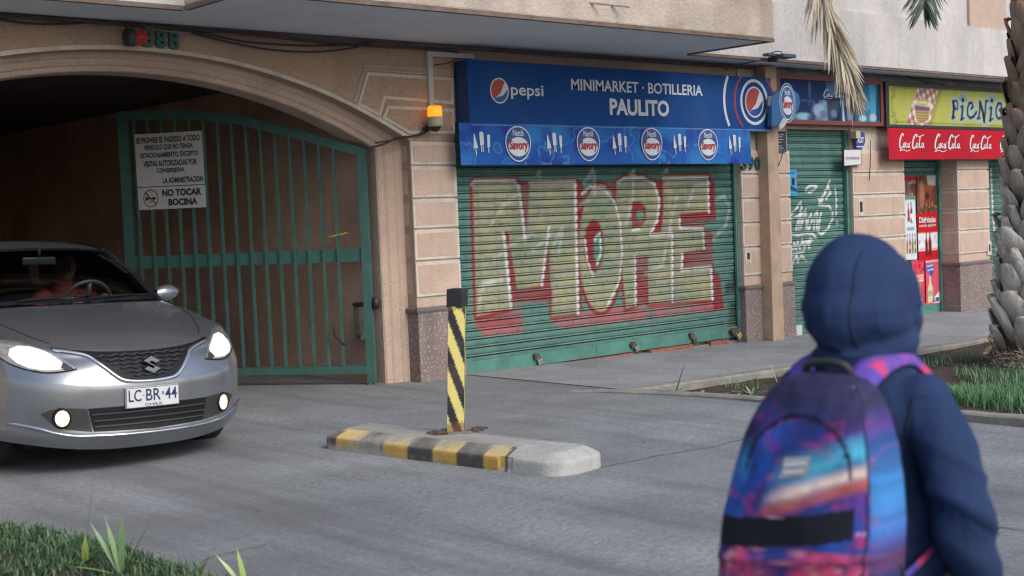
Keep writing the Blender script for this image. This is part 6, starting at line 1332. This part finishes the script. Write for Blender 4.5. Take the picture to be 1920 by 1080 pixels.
# the driver
drv = thing('person', 'dim driver in a red top sitting behind the wheel of the silver car', 'person', tuple(cw(.34, 2.3, .55)))
def sk(pts, edges, rad, root=0, lv=2, name='body', mat=None, parent=None, local=False):
    me = bpy.data.meshes.new(name); me.from_pydata([tuple(p) for p in pts], edges, []); o = bpy.data.objects.new(name, me); C.objects.link(o)
    md = o.modifiers.new('skin', 'SKIN'); 
    for i, r in enumerate(rad):
        v = me.skin_vertices[0].data[i]; r = r if hasattr(r, '__len__') else (r, r); v.radius = r; v.use_root = (i == root)
    sb = o.modifiers.new('sub', 'SUBSURF'); sb.levels = lv; sb.render_levels = lv
    dg = bpy.context.evaluated_depsgraph_get(); bpy.context.view_layer.update(); m2 = bpy.data.meshes.new_from_object(o.evaluated_get(bpy.context.evaluated_depsgraph_get()))
    bpy.data.objects.remove(o); bpy.data.meshes.remove(me); m2.materials.clear(); m2.materials.append(mat); m2.polygons.foreach_set('use_smooth', [True]*len(m2.polygons))
    return m2
SKIN = M('skin', (.36, .20, .14), rough=.55, var=.06); REDT = M('red_top', (.22, .03, .03), rough=.9, var=.15)
def W_(x, y, z): return tuple(cw(x, y, z)-np.array(drv.location))
P_ = [W_(.34, 2.36, .55), W_(.34, 2.33, .80), W_(.34, 2.31, 1.0), W_(.34, 2.29, 1.10), W_(.34, 2.26, 1.19), W_(.54, 2.28, 1.04), W_(.60, 2.08, .88), W_(.50, 1.90, 1.0), W_(.14, 2.28, 1.04), W_(.08, 2.08, .88), W_(.19, 1.90, 1.0), W_(.45, 2.0, .60), W_(.23, 2.0, .60), W_(.45, 1.6, .55), W_(.23, 1.6, .55), W_(.45, 1.5, .36), W_(.23, 1.5, .36)]
m2 = sk(P_, [(0, 1), (1, 2), (2, 3), (3, 4), (2, 5), (5, 6), (6, 7), (2, 8), (8, 9), (9, 10), (0, 11), (11, 13), (13, 15), (0, 12), (12, 14), (14, 16)], [(.16, .12), (.16, .12), (.17, .11), .065, .06, .065, .05, .035, .065, .05, .035, .085, .085, .06, .06, .05, .05], 0, 2, 'body', REDT)
o = bpy.data.objects.new('body', m2); C.objects.link(o); o.parent = drv
def blob(c, r, n=14, fn=None):
    mb = MB(); A = []
    for i in range(n+1):
        th = math.pi*i/n; A.append([(c[0]+r[0]*math.sin(th)*math.cos(a), c[1]+r[1]*math.sin(th)*math.sin(a), c[2]+r[2]*math.cos(th)) for a in np.linspace(0, 6.283, 20, endpoint=False)])
    mb.grid(A, 0, True, True); return mb
h_ = W_(.34, 2.24, 1.255); hd = blob(h_, (.075, .095, .115))
hd.add(blob((h_[0], h_[1]-.098, h_[2]-.01), (.014, .02, .025), 8).v, blob((0, 0, 0), (1, 1, 1), 8).f)
for s_ in (-1, 1): bb = blob((h_[0]+s_*.078, h_[1], h_[2]), (.012, .025, .035), 8); hd.add(bb.v, bb.f)
obj('head', hd, SKIN, drv, True, local=True)
obj('hair', blob((h_[0], h_[1]+.02, h_[2]+.035), (.082, .095, .095)), M('dark_hair', (.015, .012, .01), rough=.7, var=.2), drv, True, local=True)
for hx in (.50, .19):
    hm = MB(); hb_ = np.array(W_(hx, 1.885, 1.01)); bb = blob(hb_, (.038, .03, .045), 8); hm.add(bb.v, bb.f)
    for k in range(4): hm.tube([hb_+np.array([(k-1.5)*.02, -.02, .03]), hb_+np.array([(k-1.5)*.021, -.055, .03+.006*(k % 2)]), hb_+np.array([(k-1.5)*.021, -.06, -.01])], [.010, .009, .008], 6)
    hm.tube([hb_+np.array([.035*(1 if hx < .3 else -1), 0, 0]), hb_+np.array([.055*(1 if hx < .3 else -1), -.03, .02])], [.012, .009], 6); obj('hand', hm, SKIN, drv, True, local=True)
def onbody(px, py):
    d = ray(px, py); o = CR.T@(CAM-CO); dd = CR.T@d; h = BV.ray_cast(Vector(o), Vector(dd)); return None if h[0] is None else tuple(round(c, 3) for c in h[0])
# ================================================================ the walking person with the backpack
fH = np.array([FW[0], FW[1]]); fH /= np.linalg.norm(fH); rH = np.array([RT[0], RT[1]]); rH /= np.linalg.norm(rH)
PA = math.radians(43); PFv = fH*math.cos(PA)+rH*math.sin(PA); PRv = rH*math.cos(PA)-fH*math.sin(PA)
b0 = at_depth(1622, 900, 2.88); PO = np.array([b0[0], b0[1], 0.0])
prot = math.atan2(PRv[1], PRv[0])
per = thing('person', 'person seen from behind in a navy hooded sweatshirt wearing a galaxy print backpack', 'person', tuple(PO), rz=prot)
FLEECE = M('navy_fleece', (.026, .046, .112), rough=.95, var=.16, scale=9, bump=.45, bscale=85, bdist=.006, spec=.12)
PANT = M('dark_trousers', (.03, .032, .04), rough=.9, var=.1)
def stack(mb, rings, n=28):           # rings: (cx, cy, z, rx, ry)
    A = [[(cx+rx*math.cos(a), cy+ry*math.sin(a), z) for a in np.linspace(0, 6.2832, n, endpoint=False)] for cx, cy, z, rx, ry in rings]
    b_ = len(mb.v); mb.grid(A, 0, True); mb.f.append(tuple(range(b_+n-1, b_-1, -1))); mb.f.append(tuple(range(b_+(len(A)-1)*n, b_+len(A)*n))); mb.mi += [0, 0]
def limb(mb, pts, rad, n=14):
    Q = crom(pts, 6); R = np.interp(np.linspace(0, 1, len(Q)), np.linspace(0, 1, len(rad)), rad); mb.tube(Q, list(R), n)
    for p, r in zip(Q[::3]+[Q[-1]], list(R[::3])+[R[-1]]): bb = blob(p, (r, r, r), 8); mb.add(bb.v, bb.f)
def fuse(name, mb, vox, smooth_it, mat, parent, disp=None):
    me = bpy.data.meshes.new(name); me.from_pydata(mb.v, [], mb.f); o = bpy.data.objects.new(name, me); C.objects.link(o)
    bm = bmesh.new(); bm.from_mesh(me); bmesh.ops.recalc_face_normals(bm, faces=bm.faces[:]); bm.to_mesh(me); bm.free()
    r = o.modifiers.new('r', 'REMESH'); r.mode = 'VOXEL'; r.voxel_size = vox
    s = o.modifiers.new('s', 'SMOOTH'); s.iterations = smooth_it; s.factor = .5
    bpy.context.view_layer.update(); m2 = bpy.data.meshes.new_from_object(o.evaluated_get(bpy.context.evaluated_depsgraph_get())); bpy.data.objects.remove(o); bpy.data.meshes.remove(me)
    if disp:
        for v in m2.vertices: d_ = disp(v.co, v.normal); v.co = v.co+v.normal*d_
    m2.materials.clear(); m2.materials.append(mat); m2.polygons.foreach_set('use_smooth', [True]*len(m2.polygons)); m2.name = name
    o = bpy.data.objects.new(name, m2); C.objects.link(o); o.parent = parent; return o
mb = MB()
stack(mb, [(0, .0, .66, .165, .115), (0, .0, .74, .178, .125), (0, .0, .86, .160, .118), (0, .0, .98, .166, .115), (0, -.005, 1.06, .178, .108), (0, -.005, 1.115, .155, .095), (0, 0, 1.15, .105, .08), (0, .01, 1.19, .085, .075)])
limb(mb, [(.14, -.01, 1.085), (.178, -.015, 1.02), (.215, -.03, .92), (.230, -.03, .84), (.222, .03, .745), (.195, .11, .655)], [.060, .069, .066, .066, .060, .046])
limb(mb, [(-.14, -.01, 1.085), (-.178, -.01, 1.02), (-.215, -.01, .92), (-.226, .01, .83), (-.20, .10, .77), (-.14, .20, .76)], [.062, .072, .068, .066, .056, .044])
# hood over the head, its rim and the folds at the neck
bb = blob((0, .0, 1.305), (.108, .130, .130), 18); mb.add(bb.v, bb.f)
bb = blob((0, -.018, 1.265), (.114, .128, .098), 16); mb.add(bb.v, bb.f)
bb = blob((.0, .02, 1.168), (.106, .10, .040), 12); mb.add(bb.v, bb.f)
for zt_, ry_, tl in ((1.185, .104, .010), (1.163, .108, -.012)):
    mb.tube([((.100)*math.cos(a), .005+ry_*math.sin(a), zt_+tl*math.cos(a)+.012*math.sin(a)) for a in np.linspace(0, 6.2832, 26)], .020, 8)
mb.tube([(.084*math.cos(a), .096, 1.280+.104*math.sin(a)) for a in np.linspace(0, 6.2832, 26)], .018, 8)
def fold(co, nn):
    x, y, z = co; d_ = .0
    rd = lambda t: (1-abs(math.sin(t)))**2
    d_ += .007*math.sin(14*x+9*z+3*math.sin(6*z))*math.sin(11*z+2*y)+.006*rd(9*x-7*z+4*y+1.3*math.sin(5*z+3*x))-.002
    if z > 1.2: d_ += .0075*math.sin(46*x+16*y+8*z)*max(0, 1-abs(z-1.25)/.11)*(.35+.65*min(max(x*9+.3, 0), 1))
    if 1.14 < z < 1.27: d_ += .009*rd(26*z+8*x*(1 if x > 0 else -1)+1.5*math.sin(14*x))*max(0, 1-abs(z-1.205)/.065)-.003
    if z < 1.1 and abs(x) > .16: d_ += .013*rd(17*z+10*y+9*abs(x)+1.2*math.sin(9*y+14*z))*max(0, 1-abs(z-.88)/.2)-.004; d_ += .010*math.sin(44*z+14*y+26*x)*max(0, 1-abs(z-.86)/.16)
    return d_
fuse('sweatshirt', mb, .009, 3, FLEECE, per, fold)
# head and face inside the hood
hd = blob((0, .012, 1.288), (.076, .092, .112), 18); bb = blob((0, .100, 1.272), (.014, .020, .022), 8); hd.add(bb.v, bb.f)
for s_ in (-1, 1): bb = blob((s_*.074, .01, 1.285), (.010, .022, .030), 8); hd.add(bb.v, bb.f)
bb = blob((0, .02, 1.17), (.05, .05, .07), 10); hd.add(bb.v, bb.f)
fc = obj('head', hd, SKIN, per, True, local=True)
ey = MB()
for s_ in (-1, 1): bb = blob((s_*.030, .094, 1.295), (.012, .008, .008), 8); ey.add(bb.v, bb.f)
obj('eyes', ey, M('eye_white', (.6, .6, .58), rough=.2, var=0), fc, True, local=True)
mo_ = blob((0, .096, 1.240), (.022, .008, .007), 8); obj('mouth', mo_, M('lips', (.30, .12, .10), var=0), fc, True, local=True)
obj('hair', blob((0, .005, 1.315), (.082, .094, .095)), M('dark_hair', (.015, .012, .01), rough=.7, var=.2), per, True, local=True)
# hands, trousers, shoes
for s_, wx, wy, wz in ((1, .188, .135, .628), (-1, -.125, .235, .762)):
    hm = MB(); fw_ = np.array([-.25*s_, .95, -.1]); fw_ /= np.linalg.norm(fw_); sd_ = np.array([.1*s_, .1, 1.0]); nn_ = np.cross(fw_, sd_); c_ = np.array([wx, wy, wz])
    hm.tube([c_-fw_*.02, c_+fw_*.02, c_+fw_*.055, c_+fw_*.085], [.022, .028, .034, .030], 10)
    for k, L_ in enumerate((.066, .076, .070, .055)):
        r0 = c_+fw_*.08+sd_*(.026-.0175*k); cu_ = nn_*s_
        hm.tube([r0-fw_*.02, r0+fw_*L_*.4+cu_*.004, r0+fw_*L_*.72-cu_*-.018, r0+fw_*L_*.86+cu_*.040], [.0095, .009, .0085, .0075], 8)
    r0 = c_+fw_*.02+sd_*.03; hm.tube([r0, r0+fw_*.03+sd_*.022, r0+fw_*.058+sd_*.03], [.011, .010, .008], 8); obj('hand', hm, SKIN, per, True, local=True)
mb = MB(); stack(mb, [(0, 0, .60, .158, .112), (0, 0, .70, .16, .115), (0, 0, .76, .15, .11)])
limb(mb, [(.085, 0, .66), (.092, .06, .38), (.09, .02, .08)], [.085, .066, .052]); limb(mb, [(-.085, 0, .66), (-.09, -.05, .38), (-.088, -.17, .10)], [.085, .066, .052])
fuse('trousers', mb, .012, 5, PANT, per)
for x, y, z in ((.09, .05, 0), (-.088, -.15, .0)):
    mb = MB(); stack(mb, [(x, y+.03, z+.002, .045, .125), (x, y+.03, z+.03, .047, .128), (x, y+.015, z+.06, .042, .105), (x, y-.03, z+.10, .036, .055)], 20); obj('shoe', mb, M('shoe', (.03, .03, .035), rough=.6, var=.1), per, True, local=True)
# ---- the backpack: hangs on the back, a thing of its own
bp = thing('backpack', 'blue purple and pink galaxy print backpack hanging on the hooded person', 'backpack', tuple(PO), rz=prot)
Zs = [.60, .615, .64, .70, .78, .86, .95, 1.02, 1.075, 1.115, 1.14, 1.152]
HWs = [.135, .168, .184, .191, .192, .187, .177, .160, .140, .117, .088, .045]
HDs = [.06, .078, .086, .092, .094, .092, .086, .077, .066, .054, .040, .022]
def packc(z): return np.interp(z, [.60, 1.152], [-.245, -.150]), np.interp(z, [.60, 1.152], [-.022, .0])
n2x = vnoise((160, 160), 26, 91, 4); n3x = vnoise((160, 160), 13, 92, 4); n4x = vnoise((160, 160), 6, 93, 4); n5x = vnoise((160, 160), 40, 94, 3)
def NZ(g, x, z): return g[int(min(max((z-.55)/.62, 0), .999)*159), int(min(max((x+.3)/.6, 0), .999)*159)]
def galaxy(x, z, side=0.0, shift=0.0):
    a, b, c, d = NZ(n2x, x+shift, z), NZ(n3x, x+shift, z), NZ(n4x, x+shift, z), NZ(n5x, x+shift, z)
    col = np.array(lin((44, 58, 128)))
    def mx(k, rgb, col): k = min(max(k, 0), 1); return col*(1-k)+np.array(lin(rgb))*k
    col = mx((a-.43)*5, (30, 88, 182), col); col = mx((b-.52)*5, (92, 64, 150), col); col = mx((d-.50)*4, (44, 34, 78), col)
    col = mx((c-.60)*6*(1 if z > .82 else .6), (160, 58, 128), col)
    if z < .82: col = mx((a-.38)*5, (196, 72, 112), col); col = mx((b-.5)*5, (120, 58, 110), col); col = mx((c-.62)*7, (226, 150, 160), col)
    # bright diagonal nebula
    L_ = z-(.935+.36*x); 
    if side < .5 and z > .82:
        col = mx((1-abs(L_-.028)/.045)*min(max((x+.06)/.08, 0), 1)*(.6+.6*a), (84, 196, 224), col); col = mx((1-abs(L_+.012)/.022)*min(max((x+.07)/.05, 0), 1)*(.7+.7*b), (238, 214, 200), col); col = mx((1-abs(L_+.036)/.02)*min(max((x+.09)/.05, 0), 1)*(.4+b), (206, 104, 90), col)
    if x < -.11: col = mx((.55-abs(z-.97)/.1)*1.2*(.4+a), (40, 160, 210), col); col = mx((.5-abs(z-.86)/.1)*(.4+b), (30, 110, 200), col)
    if z > 1.04: col = mx((z-1.04)/.06, (50, 48, 84), col)
    if c > .80: col = mx(.6, (220, 214, 236), col)
    if side > .5:
        col = mx((1-abs(z-.93)/.13)*.8*(.5+a), (70, 146, 210), col); col = mx((.84-z)/.08, (40, 50, 92), col)
    return col
rows, cols = [], []
zz = np.concatenate([np.linspace(.60, .64, 8), np.linspace(.645, 1.105, 90), np.linspace(1.108, 1.152, 16)])
for z in zz:
    hw_ = np.interp(z, Zs, HWs); hd_ = np.interp(z, Zs, HDs); cy, cx = packc(z); r = []
    for k in range(120):
        a = 2*math.pi*k/120; ca, sa = math.cos(a), math.sin(a); e = 2/3.6
        x = cx+hw_*math.copysign(abs(ca)**e, ca); y = cy+hd_*math.copysign(abs(sa)**e, sa)
        y -= .014*math.exp(-((x-cx)/.11)**2)*(1 if sa < 0 else 0); wob = .006*math.sin(22*z+9*x)*math.sin(17*x+6*z)+.004*(1-abs(math.sin(13*z-16*x+2*math.sin(9*x))))**3
        if .785 < z-.12*x < .80 and sa < 0: wob -= .006
        r.append((x, y+wob, z)); side = 1.0 if (ca > .80 and sa > -.75) else 0.0
        cc = galaxy(x-cx, z, side, .12*side)*(.55+.9*NZ(n4x, x*1.7+.07, .6+(z-.6)*.9))*.98
        if sa > .2: cc = np.array(lin((20, 22, 30)))
        bz = z-.33*(x-cx)-.03*0
        if sa < .0 and x-cx < .135 and .818+.004*((x-cx)/.13)**2 < z-.17*(x-cx) < .878+.004*((x-cx)/.13)**2: cc = np.array(lin((22, 25, 34)))
        # zip lines
        arch = abs(math.hypot((x-cx)/.118, (max(z, .96)-.96)/.115)-1) < .035
        if sa < -.1 and z > .96 and arch: cc = np.array(lin((20, 20, 32)))
        if ca > .2 and abs(abs(sa)-.62-.25*(1.05-z)) < .02 and z > .74 and sa < 0: cc = np.array(lin((22, 26, 44)))
        cols.append(np.clip(cc, 0, 1))
    rows.append(r)
mb = MB(); mb.grid(rows, 0, True); mb.f.append(tuple(range(119, -1, -1))); b_ = (len(rows)-1)*120; mb.f.append(tuple(range(b_, b_+120))); mb.mi += [0, 0]; mb.col = np.array(cols)
GAL = M('galaxy_fabric', (1, 1, 1), rough=.75, attr=True, var=.05, bump=.2, bscale=30, spec=.3)
obj('bag', mb, GAL, bp, True, local=True)
def onpack(x, z):
    cy, cx = packc(z); hw_ = np.interp(z, Zs, HWs); hd_ = np.interp(z, Zs, HDs); u = min(abs((x-cx)/hw_), .999); return cy-hd_*(1-u**3.6)**(1/3.6)-.014*math.exp(-((x-cx)/.11)**2)
LBL = M('label_grey', (.36, .37, .38), rough=.5, var=.1, scale=60); LBK = M('label_black', (.03, .03, .035), rough=.6, var=.1)
def pquad(mb, P, off):
    mb.add([(x, onpack(x, z)-off, z) for x, z in P], [(0, 1, 2, 3)])
mb = MB(); L0 = [(-.034, .950), (.028, .962), (.032, 1.000), (-.028, .992)]; pquad(mb, L0, .006); lab = obj('label_patch', mb, LBL, bp, local=True)
mb = MB()
for t0, t1, e in ((.18, .40, .14), (.55, .80, .10)):
    a0 = np.array(L0[0])*(1-t0)+np.array(L0[3])*t0; a1 = np.array(L0[1])*(1-t0)+np.array(L0[2])*t0; c0 = np.array(L0[0])*(1-t1)+np.array(L0[3])*t1; c1 = np.array(L0[1])*(1-t1)+np.array(L0[2])*t1
    pquad(mb, [tuple(a0*(1-e)+a1*e), tuple(a1*(1-e)+a0*e), tuple(c1*(1-e)+c0*e), tuple(c0*(1-e)+c1*e)], .008)
obj('lettering', mb, M('label_pale', (.52, .53, .55), var=.1), lab, local=True)
mb = MB(); pts_ = [(.05, -.125, 1.12), (.046, -.150, 1.165), (.0, -.155, 1.175), (-.046, -.150, 1.162), (-.05, -.125, 1.115)]; mb.tube(crom(pts_, 5), .009, 8); obj('grab_loop', mb, LBK, bp, True, local=True)
mb = MB(); mb.bbox(-.075, .075, -.135, -.095, 1.085, 1.145, .012); obj('back_yoke', mb, LBK, bp, True, local=True)
def strap(pts, wd, name='shoulder_strap', pink=True):
    Q = crom(pts, 8); A = []; cs_ = []
    for i, q_ in enumerate(Q):
        t = Q[min(i+1, len(Q)-1)]-Q[max(i-1, 0)]; t /= np.linalg.norm(t); out = np.array([q_[0]*.6, q_[1], q_[2]-1.02]); out /= np.linalg.norm(out); sd_ = np.cross(t, out); sd_ /= np.linalg.norm(sd_); out = np.cross(sd_, t); r = []
        for k, h in ((-.5, -.004), (-.46, .010), (-.15, .014), (.15, .014), (.46, .010), (.5, -.004)): r.append(tuple(q_+sd_*wd*k+out*h)); n_ = NZ(n3x, (i/len(Q)-.5)*.5+k*.06, .8+.1*k); m_ = NZ(n4x, (i/len(Q)-.5)*.5, .9+.1*k); c_ = np.array(lin((56, 70, 160)))*(1-n_)+np.array(lin((120, 84, 180)))*n_; c_ = c_*(1-max(0, min(1, (m_-.5)*5)))+np.array(lin((206, 70, 116)))*max(0, min(1, (m_-.5)*5)) if pink else c_*.85; cs_.append(c_)
        A.append(r)
    m_ = MB(); m_.grid(A); m_.col = np.array(cs_); return obj(name, m_, GAL, bp, True, local=True)
strap([(.060, -.155, 1.085), (.070, -.125, 1.140), (.085, -.06, 1.172), (.095, .02, 1.165), (.105, .10, 1.09), (.115, .128, .98), (.13, .10, .86), (.14, -.02, .78), (.12, -.16, .72)], .066)
strap([(-.060, -.155, 1.085), (-.075, -.125, 1.135), (-.095, -.06, 1.160), (-.100, .02, 1.155), (-.108, .10, 1.09), (-.118, .128, .98), (-.13, .10, .86), (-.14, -.02, .78), (-.12, -.16, .72)], .064, pink=False)
mb = MB(); mb.tube([(.172, -.21, .80), (.176, -.19, .78), (.178, -.18, .74)], .006, 6); mb.tube([(.165, -.245, .86), (.171, -.23, .83)], .005, 6); obj('zip_pull', mb, LBK, bp, True, local=True)
mb = MB(); mb.tube([(.150, -.12, .70), (.20, -.06, .72), (.19, .02, .76)], .010, 6); obj('webbing', mb, LBK, bp, True, local=True); mb = MB(); mb.tube([(-.165, -.29, .70), (-.178, -.27, .66), (-.178, -.25, .62)], .009, 6); obj('webbing', mb, LBK, bp, True, local=True)

# seams of the hood and sleeve
sw = [o for o in per.children if o.name.startswith('sweatshirt')][0]
SB = BVHTree.FromPolygons([v.co.copy() for v in sw.data.vertices], [tuple(p.vertices) for p in sw.data.polygons])
SEAM = M('seam_navy', (.010, .018, .05), rough=.9, var=.1)
for path in ([(.045, -.2, z) for z in np.linspace(1.20, 1.40, 14)], [(-.045, -.2, z) for z in np.linspace(1.20, 1.40, 14)], [(.150-.012*math.sin(t*3), -.2, 1.10-.17*t) for t in np.linspace(0, 1, 12)], [(x, -.2, 1.178+.02*abs(x)) for x in np.linspace(-.085, .085, 12)]):
    P_ = []
    for p in path:
        h = SB.ray_cast(Vector((p[0], p[1]-.2, p[2])), Vector((0, 1, 0)))
        if h[0]: P_.append(tuple(h[0]+h[1]*.0005))
    if len(P_) > 3: mb = MB(); mb.tube(P_, .0022, 5); obj('seam', mb, SEAM, per, True, local=True)
